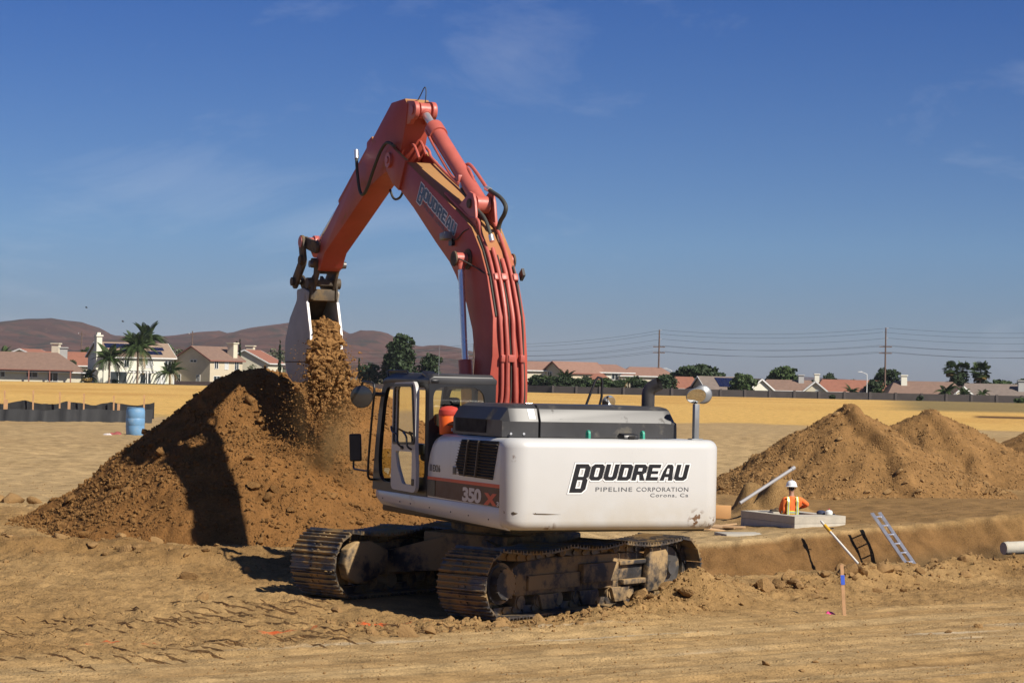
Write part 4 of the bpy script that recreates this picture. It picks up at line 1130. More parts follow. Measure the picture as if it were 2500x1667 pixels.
# door, swung right back against the cab side
dr_o = sm([(.47, 1.60), (.46, 2.95), (.40, 3.04), (-.33, 3.06), (-.42, 2.95), (-.42, 2.2), (-.47, 1.9), (-.47, 1.60), (-.40, 1.545), (.40, 1.555)], .05)
dr_w = sm([(.375, 2.21), (.36, 2.98), (-.27, 2.985), (-.385, 2.235)], .05)
dr_l = sm([(.32, 2.09), (-.31, 2.10), (-.31, 1.645), (.03, 1.645), (.24, 1.89)], .05)
v, f = fill2d([dr_o, dr_w, dr_l], .05)
m = MB(); m.add([(x, 1.575 + z, y) for x, y, z in v], f)
door = m.build('cab_door', M['door_white'], ex)
v, f = fill2d([sm([(.41, 2.18), (.40, 3.02), (-.30, 3.025), (-.42, 2.20)], .05), dr_w], .03)
m = MB(); m.add([(x, 1.60 + z, y) for x, y, z in v], f); m.build('window_seal', M['black'], door)
pane('door_window', [(x, 1.575, z) for x, z in dr_w], M['cabglass_y'], door)
pane('door_lower_window', [(x, 1.575, z) for x, z in dr_l], M['cabglass_y'], door)
m = MB(); m.tube([(.50, 1.60, 2.42), (.30, 1.66, 2.36), (.06, 1.68, 2.32), (.02, 1.68, 2.20), (-.06, 1.63, 2.14)], .014, 8, 4); m.tube([(-.02, 1.62, 2.36), (-.24, 1.66, 2.30), (-.28, 1.66, 2.18), (-.34, 1.62, 2.13)], .014, 8, 4)
m.build('grab_handle', M['black'], door)
m = MB(); m.box(-.40, -.33, 1.60, 1.612, 1.64, 1.73); m.box(.02, .10, 1.60, 1.612, 2.12, 2.17); m.build('door_latch', M['black'], door)
# mirror arms and mirrors on the front post
m = MB(); m.tube([(1.42, 1.50, 1.64), (1.33, 1.60, 1.66), (1.33, 1.62, 1.80), (1.24, 1.62, 2.4), (1.15, 1.62, 2.86), (1.16, 1.62, 2.98), (1.22, 1.62, 3.02), (1.50, 1.62, 3.035), (1.62, 1.62, 3.03), (1.67, 1.62, 2.96)], .017, 10, 4)
m.tube([(1.33, 1.62, 1.76), (1.80, 1.62, 1.765), (1.915, 1.62, 1.78), (1.93, 1.62, 1.86), (1.91, 1.62, 2.0)], .015, 10, 4)
m.cyl((1.10, 1.48, 2.86), (1.18, 1.63, 2.87), .03, n=10)
m.build('mirror_arm', M['black'], ex)
mirror('round_mirror', (1.66, 1.62, 2.82), (-.75, .45, -.05), .165, .06)
m = MB(); m.box(-.09, .09, -.03, .02, -.20, .20, Matrix.Translation((1.84, 1.63, 2.08)) @ Matrix.Rotation(math.radians(58), 4, 'Z') @ Matrix.Rotation(.05, 4, 'Y'))
dm = m.build('door_mirror', M['black'], ex, bevel=.03, seg=3)
m = MB(); m.box(-.075, .075, .0205, .024, -.18, .18, Matrix.Translation((1.84, 1.63, 2.08)) @ Matrix.Rotation(math.radians(58), 4, 'Z') @ Matrix.Rotation(.05, 4, 'Y')); m.build('mirror_glass', M['black'], dm)
# things on the deck behind the cab: air pre-cleaner, bar
q = Matrix.Translation((-1.02, 1.02, 2.36))
m = MB(); m.lathe([(.08, 0), (.08, .12), (.13, .15), (.17, .18), (.175, .27), (.165, .285), (.17, .29), (.165, .305), (.02, .31)], 28, q); pc = m.build('air_precleaner', M['hood'], ex)
m = MB(); m.lathe([(.168, .272), (.178, .275), (.178, .288), (.168, .29)], 28, q); m.build('precleaner_band', M['door_white'], pc)
m = MB(); m.tube([(-.72, 1.36, 2.36), (-.80, 1.36, 2.47), (-.90, 1.35, 2.49), (-1.25, 1.33, 2.50), (-1.36, 1.33, 2.46), (-1.42, 1.33, 2.38)], .016, 8, 3); m.build('deck_bar', M['black'], ex)

# --- boom
ST = [((.80, 1.95), (.22, 1.95), .33), ((.72, 2.5), (.18, 2.5), .33), ((.66, 3.10), (.10, 2.95), .305), ((.70, 3.44), (.06, 3.44), .272), ((.86, 3.82), (.12, 3.99), .25), ((1.12, 4.20), (.38, 4.57), .24), ((1.54, 4.62), (.64, 4.95), .24),
      ((1.80, 4.83), (.99, 5.30), .24), ((2.33, 5.13), (1.49, 5.54), .24), ((2.71, 5.36), (2.11, 5.81), .24), ((3.30, 5.72), (3.00, 6.18), .24), ((3.90, 6.04), (3.62, 6.45), .24)]
secs = []
for (F_, R_, w) in ST: secs.append([(F_[0], w, F_[1]), (F_[0], -w, F_[1]), (R_[0], -w, R_[1]), (R_[0], w, R_[1])])
m = MB(); m.loft(secs)
boom = m.build('boom', M['red'], ex, bevel=.012, smooth=25)
# nose cheeks
for s_ in (1, -1):
    prof = [(3.85, 6.02), (4.12, 6.14)] + [(4.25 + .22 * math.cos(a), 6.52 + .22 * math.sin(a)) for a in np.linspace(-.9, 2.2, 10)] + [(3.58, 6.47)]
    m = MB(); m.prism(prof, s_ * .215, s_ * .275); ck = m.build('boom_nose_plate', M['red'], ex, bevel=.008)
    m = MB(); m.cyl((4.25, s_ * .26, 6.52), (4.25, s_ * .32, 6.52), .12, n=20); m.cyl((4.25, s_ * .32, 6.52), (4.25, s_ * .335, 6.52), .055, n=14); m.build('pivot_pin', M['redpipe'], ck)
# stick
so_ = [(4.44, 7.45), (5.28, 6.94), (5.68, 6.68), (6.83, 5.98), (7.62, 5.47), (7.88, 5.12), (7.90, 4.98), (7.80, 4.90), (7.66, 4.95), (7.45, 5.20), (6.49, 5.64), (5.29, 6.20), (4.65, 6.36), (4.30, 6.36), (4.06, 6.56), (3.92, 6.78), (3.80, 7.05), (3.74, 7.36), (3.86, 7.46)]
m = MB(); m.prism(so_, -.20, .20)
stick = m.build('stick', M['red'], ex, bevel=.012, smooth=25)
for s_ in (1, -1):
    prof = [(3.95, 7.44), (3.80, 7.05), (3.68, 7.05)] + [(3.56 + .145 * math.cos(a), 7.25 + .145 * math.sin(a)) for a in np.linspace(-1.3, -4.6, 10)]
    m = MB(); m.prism(prof, s_ * .11, s_ * .185); lp = m.build('stick_lug', M['redpipe'], ex, bevel=.01)
    m = MB(); m.cyl((3.56, s_ * .18, 7.25), (3.56, s_ * .205, 7.25), .07, n=18); m.build('pin_cap', M['redpipe'], lp)
# ribs and brackets on the outer side of the stick (bucket cylinder foot)
m = MB(); m.prism([(5.35, 6.86), (5.50, 7.02), (5.72, 6.94), (5.75, 6.62)], -.13, .13); m.prism([(6.35, 6.25), (6.55, 6.28), (7.0, 6.02), (6.9, 5.92)], -.08, .08)
m.build('cylinder_bracket', M['red'], ex, bevel=.02)
m = MB(); m.cyl((5.62, 0, 6.92), (7.1, 0, 6.05), .10, n=20); m.build('bucket_cylinder', M['red'], ex)
m = MB(); m.cyl((7.1, 0, 6.05), (8.32, 0, 5.40), .06, n=16); m.build('bucket_cylinder_rod', M['chrome'], ex)
m = MB(); m.cyl((8.36, -.28, 5.42), (8.36, .30, 5.42), .085, n=18); m.cyl((8.36, .30, 5.42), (8.36, .34, 5.42), .10, n=18); m.cyl((8.10, .12, 5.20), (8.36, .12, 5.42), .075, n=14); m.cyl((8.36, -.09, 5.42), (8.36, .09, 5.42), .12, n=18)
m.build('link_pin', M['redpipe'], ex)
# linkage side plates from stick to pin and pin to bucket
def bar(p, q, w, y0, y1, mb):
    d = Vector((q[0] - p[0], q[1] - p[1])).normalized(); nrm = Vector((-d.y, d.x)); a0 = math.atan2(nrm.y, nrm.x)
    prof = [(p[0] + w * math.cos(a0 + t), p[1] + w * math.sin(a0 + t)) for t in np.linspace(0, math.pi, 8)] + [(q[0] + w * math.cos(a0 + math.pi + t), q[1] + w * math.sin(a0 + math.pi + t)) for t in np.linspace(0, math.pi, 8)]
    mb.prism(prof, y0, y1)
for s_ in (1, -1):
    m = MB(); bar((7.78, 5.30), (8.36, 5.42), .10, s_ * .21, s_ * .27, m); m.build('guide_link', M['link'], ex, bevel=.01)
    m = MB(); bar((8.36, 5.42), (8.26, 5.10), .12, s_ * .275, s_ * .33, m); bar((8.26, 5.10), (8.66, 4.74), .125, s_ * .275, s_ * .33, m); m.build('bucket_link', M['link'], ex, bevel=.01)
    for p in ((8.26, 5.10), (8.66, 4.74)):
        m = MB(); m.cyl((p[0], s_ * .33, p[1]), (p[0], s_ * .38, p[1]), .075, n=16); m.build('link_boss', M['link'], ex)
m = MB(); m.cyl((8.66, -.36, 4.74), (8.66, .36, 4.74), .05, n=14); m.build('bucket_pin', M['steel'], ex)
m = MB(); m.cyl((7.86, -.33, 5.02), (7.86, .33, 5.02), .06, n=14); m.build('bucket_pin', M['steel'], ex)
# coupler under the stick
m = MB()
for s_ in (1, -1): m.prism([(7.74, 5.10), (7.98, 5.10), (8.02, 4.86), (8.3, 4.70), (8.66, 4.86), (8.74, 4.72), (8.60, 4.60), (8.0, 4.58), (7.92, 4.70), (7.76, 4.94)], s_ * .15, s_ * .20)
m.box(7.95, 8.5, -.15, .15, 4.66, 4.76); m.box(7.86, 7.96, -.19, .19, 4.86, 4.94)
m.build('coupler', M['link'], ex, bevel=.008)
for s_ in (1, -1):
    m = MB(); m.cyl((7.88, s_ * .20, 5.04), (7.88, s_ * .28, 5.04), .085, n=16); m.build('coupler_boss', M['link'], ex)
    m = MB(); m.cyl((8.06, s_ * .20, 4.70), (8.06, s_ * .30, 4.70), .095, n=18); m.build('coupler_boss', M['link'], ex)
m = MB(); m.cyl((8.06, -.26, 4.70), (8.06, .26, 4.70), .05, n=14); m.build('coupler_pin', M['chrome'], ex)

# --- bucket: curved shell, two side plates with bare front edges
BKT = [(8.00, 4.56), (8.30, 4.62), (8.62, 4.60), (8.60, 4.42), (8.97, 4.10), (9.20, 3.70), (9.17, 3.30), (8.98, 3.08), (8.72, 2.99), (8.22, 2.98), (7.80, 3.02), (7.84, 3.82), (8.07, 4.36)]
HWB = .29
for s_ in (1, -1):
    m = MB(); m.prism(sm(BKT, .06), s_ * (HWB - .03), s_ * HWB); sp = m.build('bucket_side', M['bucket'], ex, bevel=.006)
    m = MB(); m.loft([[(x - .014, s_ * (HWB - .034), z), (x + .03, s_ * (HWB - .034), z), (x + .03, s_ * (HWB + .006), z), (x - .014, s_ * (HWB + .006), z)] for x, z in ((7.80, 3.04), (7.84, 3.82), (8.07, 4.38))]); m.build('side_cutter', M['bucket_edge'], sp)
    m = MB(); m.loft([[(8.0, s_ * HWB, 3.33), (8.0, s_ * (HWB + .012), 3.34), (8.0, s_ * HWB, 3.35)], [(9.15, s_ * HWB, 3.33), (9.15, s_ * (HWB + .012), 3.34), (9.15, s_ * HWB, 3.35)]]); m.build('wear_strip', M['link'], sp)
shell = [(8.10, 4.40), (8.16, 4.58), (8.60, 4.58), (8.58, 4.42), (8.95, 4.09), (9.17, 3.70), (9.14, 3.31), (8.96, 3.10), (8.72, 3.01), (8.22, 3.0), (7.72, 3.03)]
m = MB(); k = len(shell)
def offs(p, i, d):
    a = Vector(shell[max(i - 1, 0)]); b = Vector(shell[min(i + 1, k - 1)]); t = (b - a).normalized(); return (p[0] - t.y * d * -1, p[1] + t.x * d * -1)
m.loft([[(p[0], -HWB + .031, p[1]), (p[0], HWB - .031, p[1]), (offs(p, i, .03)[0], HWB - .031, offs(p, i, .03)[1]), (offs(p, i, .03)[0], -HWB + .031, offs(p, i, .03)[1])] for i, p in enumerate(shell)])
m.build('bucket_shell', M['bucket_in'], ex, smooth=30)
for k in range(4):
    y = -.21 + k * .14
    m = MB(); m.add([(7.74, y - .045, 2.99), (7.74, y + .045, 2.99), (7.74, y + .04, 3.07), (7.74, y - .04, 3.07), (7.50, y - .03, 3.03), (7.50, y + .03, 3.03)], [(0, 1, 2, 3), (0, 4, 5, 1), (3, 2, 5, 4), (0, 3, 4), (1, 5, 2)]); m.build('bucket_tooth', M['steel'], ex)
m = MB(); m.box(8.0, 8.36, -.20, .20, 4.40, 4.60); m.build('bucket_torque_tube', M['link'], ex, bevel=.015)
for s_ in (1, -1):
    m = MB(); m.prism([(7.98, 4.42), (8.14, 4.42), (8.16, 4.76), (8.06, 4.80), (7.97, 4.74)], s_ * .205, s_ * .245); m.build('bucket_ear', M['link'], ex, bevel=.01)

# --- cylinders
def cyl_part(p0, p1, y, r_b, r_r, f_, names):
    a, b = Vector((p0[0], y, p0[1])), Vector((p1[0], y, p1[1])); d = (b - a).normalized(); g = a + (b - a) * f_
    m = MB(); m.cyl(a, g, r_b, n=28); m.cyl(g - d * .22, g + d * .02, r_b * 1.22, r_b * 1.22, n=28); m.cyl(a - d * .02 - Vector((0, .10, 0)), a - d * .02 + Vector((0, .10, 0)), r_b * 1.1, n=20)
    m.build(names[0], M['redpipe'], ex)
    m = MB(); m.cyl(g, b, r_r, n=24); m.build(names[1], M['chrome'], ex)
    m = MB(); m.cyl(b - Vector((0, .08, 0)), b + Vector((0, .08, 0)), r_r * 2.0, n=20); m.cyl(b - d * .16, b, r_r * 1.25, r_r * 1.6, n=20); m.build(names[2], M['redpipe'], ex)
    return a, b, d
a, b, d = cyl_part((1.22, 5.66), (3.56, 7.25), 0, .118, .062, .80, ('stick_cylinder', 'stick_cylinder_rod', 'rod_end'))
for s_ in (1, -1):
    cyl_part((.55, 1.75), (1.08, 4.84), s_ * .36, .08, .046, .52, ('boom_cylinder', 'boom_cylinder_rod', 'rod_end'))
    m = MB(); m.cyl((1.08, s_ * .24, 4.84), (1.08, s_ * .46, 4.84), .08, n=18); m.cyl((1.08, s_ * .242, 4.84), (1.08, s_ * .26, 4.84), .15, n=20); m.cyl((1.08, s_ * .45, 4.84), (1.08, s_ * .475, 4.84), .11, n=20); m.build('boom_cylinder_pin', M['link'], ex)
# bracket holding the stick cylinder on the boom
for s_ in (1, -1):
    m = MB(); m.prism([(.95, 5.22), (1.75, 5.62), (1.40, 5.76), (1.26, 5.84), (1.12, 5.80), (1.05, 5.68)], s_ * .13, s_ * .175); br = m.build('cylinder_bracket_plate', M['redpipe'], ex, bevel=.01)
    m = MB(); m.cyl((1.22, s_ * .17, 5.66), (1.22, s_ * .20, 5.66), .07, n=16); m.build('pin_cap', M['link'], br)

# --- pipework on the back of the boom
BK = [(.20, 2.62), (.12, 2.95), (.075, 3.44), (.13, 3.99), (.385, 4.57), (.65, 4.95), (.995, 5.30)]
def bk(t, lift):
    """point on the boom's back, t in 0..6"""
    i = min(int(t), 5); u = t - i; p = Vector(BK[i]).lerp(Vector(BK[i + 1]), u)
    d = (Vector(BK[min(i + 1, 6)]) - Vector(BK[i])).normalized(); return p + Vector((-d.y, d.x)) * lift
def bpipe(y0, y1, t0, t1, r, mt, lift=.05, name='hydraulic_pipe', extra=(), pre=()):
    pts = list(pre)
    n = 9
    for k in range(n):
        t = t0 + (t1 - t0) * k / (n - 1); p = bk(t, lift); w = k / (n - 1); yy = y0 + (y1 - y0) * ss(.05, .55, np.array(w)).item()
        pts.append((p.x, yy, p.y))
    pts += list(extra)
    m = MB(); m.tube(pts, r, 10, 4); return m.build(name, mt, ex)
bpipe(.10, .155, .2, 5.6, .026, M['redpipe'], extra=[(.94, .16, 5.40), (1.24, .16, 5.46), (1.49, .17, 5.57), (1.84, .17, 5.72), (2.16, .17, 5.87)], pre=[(.12, .02, 2.42), (.11, .03, 2.5)])
bpipe(.02, .06, .3, 5.0, .030, M['redpipe'], pre=[(.10, -.10, 2.44)])
bpipe(-.12, -.04, .2, 4.6, .032, M['redpipe'], pre=[(.11, .08, 2.44), (.10, .07, 2.52)])
bpipe(-.22, -.13, .1, 5.9, .024, M['redpipe'], extra=[(1.4, -.17, 5.60), (2.41, -.19, 5.99), (2.83, -.19, 6.16), (3.37, -.19, 6.40), (3.71, -.2, 6.56), (3.80, -.2, 6.66), (4.10, -.2, 6.80)], pre=[(.10, -.18, 2.44)])
bpipe(-.27, -.20, .1, 4.4, .014, M['rubber'], .03, 'electric_cable', pre=[(.10, -.28, 2.44)])
bpipe(.20, .20, 3.0, 5.6, .012, M['rubber'], .02, 'electric_cable')
bpipe(-.05, .00, .2, 4.8, .012, M['rubber'], .025, 'electric_cable')
for t in (1.95, 3.95):
    for yc, wd in ((.13, .06), (.0, .10), (-.17, .07)):
        p = bk(t, .055); i = int(t); d = (Vector(BK[i + 1]) - Vector(BK[i])).normalized()
        m = MB(); m.box(-.05, .05, -wd / 2, wd / 2, -.045, .035, Matrix.Translation((p.x, yc, p.y)) @ Matrix.Rotation(-math.atan2(d.y, d.x), 4, 'Y')); m.build('pipe_clamp', M['redpipe'], ex, bevel=.008)
m = MB()
for k in range(7):
    z = 2.55 + k * .038; m.cyl((.02, -.24, z), (.02, -.34, z), .014, n=8)
m.build('hose_fittings', M['chrome'], ex)
def hose(pts, r, name='hydraulic_hose', mt=None):
    m = MB(); m.tube(pts, r, 10, 6); return m.build(name, mt or M['rubber'], ex)
def yv_(l, y): return [(p[0], y, p[1]) for p in l]
hose(yv_([(5.70, 6.78), (5.64, 6.46), (5.50, 6.13), (5.34, 6.05), (5.14, 6.15), (4.86, 6.44), (4.58, 6.69), (4.30, 6.80), (3.98, 6.72)], .31), .026)
hose(yv_([(1.75, 5.99), (1.65, 5.86), (1.44, 5.73), (1.14, 5.58), (.86, 5.44), (.68, 5.27), (.56, 5.10)], .10), .026)
hose(yv_([(1.36, 5.91), (1.11, 5.83), (.82, 5.73), (.64, 5.60), (.68, 5.49), (.82, 5.39), (.88, 5.26), (.80, 5.12)], -.14), .032)
hose(yv_([(5.24, 6.14), (5.12, 6.02), (4.97, 5.97), (4.77, 6.00), (4.62, 6.12)], -.12), .02)
hose(yv_([(3.89, 7.42), (3.74, 7.52), (3.58, 7.62), (3.52, 7.54), (3.55, 7.34)], -.02), .008, 'grease_line')
hose([(1.08, .47, 4.87), (.90, .38, 4.80), (.70, .27, 4.70), (.48, .24, 4.62), (.36, .20, 4.60)], .010, 'grease_line')
hose([(1.68, .27, 5.18), (1.50, .26, 5.14), (1.28, .25, 5.24), (1.08, .24, 5.28)], .008, 'electric_cable')
for (p, q, y) in (((1.75, 5.99), (1.69, 5.91), .10), ((1.36, 5.91), (1.22, 5.87), -.14), ((.60, 5.17), (.55, 5.08), .10), ((.845, 5.20), (.78, 5.08), -.14), ((5.71, 6.80), (5.68, 6.66), .31)):
    m = MB(); m.cyl((p[0], y, p[1]), (q[0], y, q[1]), .038, n=12); m.build('hose_fitting', M['chrome'], ex)
m = MB(); m.tube(yv_([(3.10, 6.90), (2.66, 6.56), (2.12, 6.18), (1.88, 6.06), (1.74, 5.99)], .14), .022, 10, 4); m.build('cylinder_pipe', M['redpipe'], ex)
m = MB(); m.tube([(1.55, -.03, 6.0), (1.80, -.05, 6.20), (2.05, -.09, 6.28), (1.94, -.11, 6.30), (1.69, -.12, 6.16), (1.49, -.13, 6.02), (1.34, -.14, 5.91)], .026, 10, 4); m.build('cylinder_pipe', M['redpipe'], ex)
m = MB(); m.box(1.74, 1.86, -.12, .15, 6.0, 6.12, Matrix.Rotation(0, 4, 'Y')); m.build('pipe_clamp', M['redpipe'], ex, bevel=.02)
m = MB(); m.tube(yv_([(3.66, 6.58), (3.86, 6.78), (4.05, 6.84), (4.2, 6.80)], -.10), .022, 8, 4); m.tube(yv_([(3.6, 6.52), (3.8, 6.72), (4.0, 6.76), (4.2, 6.72)], .04), .022, 8, 4); m.build('hydraulic_pipe', M['redpipe'], ex)
# work lamp on the boom side
m = MB(); m.box(-.10, .10, -.06, .07, -.055, .055, Matrix.Translation((1.70, .34, 5.20)) @ Matrix.Rotation(.1, 4, 'Y')); wlmp = m.build('work_lamp', M['grey_metal'], ex, bevel=.015)
m = MB(); m.cyl((1.66, .26, 5.15), (1.60, .24, 5.08), .016, n=8); m.box(1.60, 1.72, .235, .29, 5.06, 5.14); m.build('lamp_bracket', M['black'], wlmp)
m = MB(); m.prism([(.30, 4.52), (.36, 4.62), (.26, 4.70), (.20, 4.60)], -.28, -.24); m.build('cable_tie_rag', M['black'], ex)
# boom lettering: u runs along the boom towards the machine
bo = Vector((3.02, 5.97)); bdv = Vector((-1.45, -.72)).normalized(); bup = Vector((-bdv.y, bdv.x))
if bup.y < 0: bup = -bup
for off, dy, mt, nm in ((.016, .0010, M['whitevinyl'], 'lettering_outline'), (0.0, .0035, M['navy'], 'company_lettering')):
    v, f = wordmark(.185, .32, 1.62, .10, off)
    m = MB(); m.add([(3.08 + bdv.x * p[0] + bup.x * (p[1]), .2412 + dy + p[2], 5.925 + bdv.y * p[0] + bup.y * (p[1])) for p in v], f); m.build(nm, mt, boom, smooth=0)
for wd_, u0, ul in (('PIPELINE', 0.0, .52), ('CORPORATION', .58, .75)):
    v, f = text2d(wd_, .085, .002, 0, 0, 1.15, 1.0); k_ = ul / (max(p[0] for p in v))
    m = MB(); m.add([(2.93 + bdv.x * (u0 + p[0] * k_) + bup.x * p[1], .2425 + p[2], 5.735 + bdv.y * (u0 + p[0] * k_) + bup.y * p[1]) for p in v], f); m.build('company_lettering', M['greyvinyl'], boom, smooth=0)

# --- water cooler standing on the deck behind the cab
wc = empty('water_cooler', ex.matrix_world @ Vector((0, 0, 0))); 
wc.matrix_world = Matrix.Translation((CX, CY, 0)) @ Matrix.Rotation(EXA, 4, 'Z') @ Matrix.Translation((-.86, 1.29, 2.355))
tag(wc, 'orange plastic water cooler with red lid standing behind the excavator cab', 'water cooler')
m = MB(); m.lathe([(.12, 0), (.125, .02), (.14, .25), (.135, .26)], 24); m.build('cooler_body', M['orange_plastic'], wc)
m = MB(); m.lathe([(.142, .255), (.148, .27), (.14, .33), (.10, .37), (.03, .385), (.01, .385)], 24); m.build('lid', M['red_plastic'], wc)
m = MB(); m.box(-.165, -.12, -.02, .02, .05, .09); m.build('tap', M['white_plastic'], wc)

# ------------------------------------------------------------------ soil falling out of the bucket
def exw(x, y, z): return Matrix.Translation((CX, CY, 0)) @ (Matrix.Rotation(EXA, 4, 'Z') @ Vector((x, y, z)))
rs = np.random.RandomState(21)
ca, sa = math.cos(EXA), math.sin(EXA)
NC = 64
co = np.random.RandomState(5).normal(0, 1, (NC, 3))
def fall(n, s0, s1, pw, hmax, tight):
    h = rs.uniform(0, 1, n) ** 0.85 * hmax                # 0 at the bucket mouth, 1 at the pile
    c = co[rs.randint(0, NC, n)]
    spread = (0.20 + 0.26 * np.minimum(h * 1.6, 1) + 0.12 * h) * tight
    xc = 8.06 - 0.52 * np.sin(np.minimum(h * 2.2, 1) * 1.5)
    x = xc + spread * (c[:, 0] * .45 + rs.normal(0, .42, n)) * .85
    y = -.03 + .16 * h + spread * (c[:, 1] * .5 + rs.normal(0, .45, n))
    z = 4.02 - 2.85 * h + 0.35 * c[:, 2] * h + rs.normal(0, .05, n)
    y = np.where(h < .12, np.clip(y, -.23, .23), y)
    s_ = s0 + (s1 - s0) * rs.uniform(0, 1, n) ** pw * (1.1 - .6 * h)
    return np.stack([CX + ca * x - sa * y, CY + sa * x + ca * y, z], -1), s_
parts = [fall(7000, .006, .040, 3.2, 1.0, 1.05), fall(6000, .005, .020, 2.0, .62, .95), fall(2200, .03, .11, 1.6, .50, .62), fall(6000, .0025, .010, 1.5, 1.05, 1.3)]
Pf = np.concatenate([p for p, _ in parts]); Sf = np.concatenate([q for _, q in parts])
# lumpy dense core of the stream
cs = []
for i in range(34):
    h = i / 33 * .58; rr_ = (.19 + .05 * math.sin(i * 1.1)) * (1.0 if h < .3 else max(.12, 1 - (h - .3) * 3.0)); xc = 8.06 - 0.52 * math.sin(min(h * 2.2, 1) * 1.5); z = 4.05 - 2.85 * h
    ring = []
    for k in range(26):
        a = 2 * math.pi * k / 26; q = float(fbm(np.array([math.cos(a) * 1.6 + 5]), np.array([math.sin(a) * 1.6 + z * 3.2]), 91, 3)[0]); r_ = rr_ * (1 + 1.1 * q) + rs.uniform(-.012, .012)
        x, y = xc + r_ * .85 * math.cos(a), -.03 + .16 * h + r_ * 1.15 * math.sin(a)
        if h < .10: y = max(-.24, min(.24, y))
        ring.append((CX + ca * x - sa * y, CY + sa * x + ca * y, z + rs.uniform(-.02, .02)))
    cs.append(ring)
cm = MB(); cm.loft(cs); cm = cm.build('soil_core', M['falling'], None, smooth=0); cm['kind'] = 'stuff'
cm.parent = tag(scatter('falling_soil', Pf, Sf, M['falling'], 22), 'stream of brown soil pouring from the excavator bucket onto the pile', 'soil', kind='stuff')
# dust hanging round the falling soil
dm_, dn, dl, db = new_mat('hanging_dust')
dn.remove(db)
dv = dn.new('ShaderNodeVolumePrincipled'); dv.inputs['Color'].default_value = (.88, .54, .22, 1); dv.inputs['Anisotropy'].default_value = .2
dp = dn.new('ShaderNodeNewGeometry'); dt = dn.new('ShaderNodeTexNoise'); dt.inputs['Scale'].default_value = 1.8; dt.inputs['Detail'].default_value = 4
dc = dn.new('ShaderNodeTexCoord'); dl.new(dc.outputs['Object'], dt.inputs['Vector'])
dg_ = dn.new('ShaderNodeVectorMath'); dg_.operation = 'LENGTH'; dl.new(dc.outputs['Object'], dg_.inputs[0])
dr = dn.new('ShaderNodeMapRange'); dr.inputs['From Min'].default_value = 1.0; dr.inputs['From Max'].default_value = 0.25; dr.inputs['To Max'].default_value = 1.0; dl.new(dg_.outputs['Value'], dr.inputs['Value'])
dq = dn.new('ShaderNodeMapRange'); dq.inputs['From Min'].default_value = .46; dq.inputs['From Max'].default_value = .72; dq.inputs['To Max'].default_value = 3.5; dl.new(dt.outputs['Fac'], dq.inputs['Value'])
dx = dn.new('ShaderNodeMath'); dx.operation = 'MULTIPLY'; dl.new(dr.outputs['Result'], dx.inputs[0]); dl.new(dq.outputs['Result'], dx.inputs[1]); dl.new(dx.outputs[0], dv.inputs['Density'])
dl.new(dv.outputs['Volume'], dn['Material Output'].inputs['Volume'])
m = MB(); m.lathe([(.001, -1), (.5, -.86), (.86, -.5), (1, 0), (.86, .5), (.5, .86), (.001, 1)], 20)
du = m.build('dust_cloud', dm_); du.location = exw(7.45, .12, 1.75); du.scale = (.85, .8, 1.5); tag(du, 'haze of fine brown dust round the falling soil', 'dust', kind='stuff')

# ------------------------------------------------------------------ hills
M['hill'] = None
def hill_mat():
    m, n, l, b = new_mat('dry_brush_hillside')
    pos = n.new('ShaderNodeNewGeometry').outputs['Position']
    def noise(s_, d, r=.6):
        t = n.new('ShaderNodeTexNoise'); t.inputs['Scale'].default_value = s_; t.inputs['Detail'].default_value = d; t.inputs['Roughness'].default_value = r; l.new(pos, t.inputs['Vector']); return t.outputs['Fac']
    def mx(f, a, c):
        x = n.new('ShaderNodeMix'); x.data_type = 'RGBA'; l.new(f, x.inputs['Factor'])
        for s_, v in (('A', a), ('B', c)):
            if isinstance(v, tuple): x.inputs[s_].default_value = (*v, 1)
            else: l.new(v, x.inputs[s_])
        return x.outputs['Result']
    def rng(v, a, c):
        r = n.new('ShaderNodeMapRange'); l.new(v, r.inputs['Value']); r.inputs['From Min'].default_value = a; r.inputs['From Max'].default_value = c; return r.outputs['Result']
    c = mx(rng(noise(.006, 8, .7), .38, .62), (.060, .030, .022), (.120, .055, .037))
    c = mx(rng(noise(.018, 8, .75), .50, .60), c, (.036, .031, .021))
    c = mx(rng(noise(.06, 5, .7), .60, .70), c, (.17, .11, .08))
    l.new(c, b.inputs['Base Color']); b.inputs['Roughness'].default_value = 1; b.inputs['Specular IOR Level'].default_value = .05
    return m
M['hill'] = hill_mat()
def hills(name, label, ctrl, D, depth, seed, amp):
    """ridge whose crest passes through photo points ctrl at distance D"""
    cx = [at(px, py, D).x for px, py in ctrl]; cz = [at(px, py, D).z for px, py in ctrl]
    xs = np.arange(cx[0], cx[-1], 14.0); ys = np.arange(D - depth, D + depth * .6, 22.0)
    Yg, Xg = np.meshgrid(ys, xs, indexing='ij')
    crest = np.interp(Xg, cx, cz)
    t = np.where(Yg < D, (D - Yg) / depth, (Yg - D) / (depth * .6)); t = np.clip(t, 0, 1)
    prof = (1 - t) ** 1.15
    gully = np.abs(fbm(Xg / 170 + .5 * fbm(Xg / 300, Yg / 300, seed + 5, 2), Yg / 420, seed, 5))
    Z = crest * prof * (1 - 0.62 * gully * np.sin(np.pi * np.clip(t * .95 + .05, 0, 1))) + amp * 1.6 * fbm(Xg / 90, Yg / 90, seed + 9, 5) * prof * t * 2
    Z = np.where(t >= .98, -5, Z)
    o = link(name, grid_mesh(name, Xg, Yg, Z, M['hill'])); tag(o, label, 'hills', kind='structure')
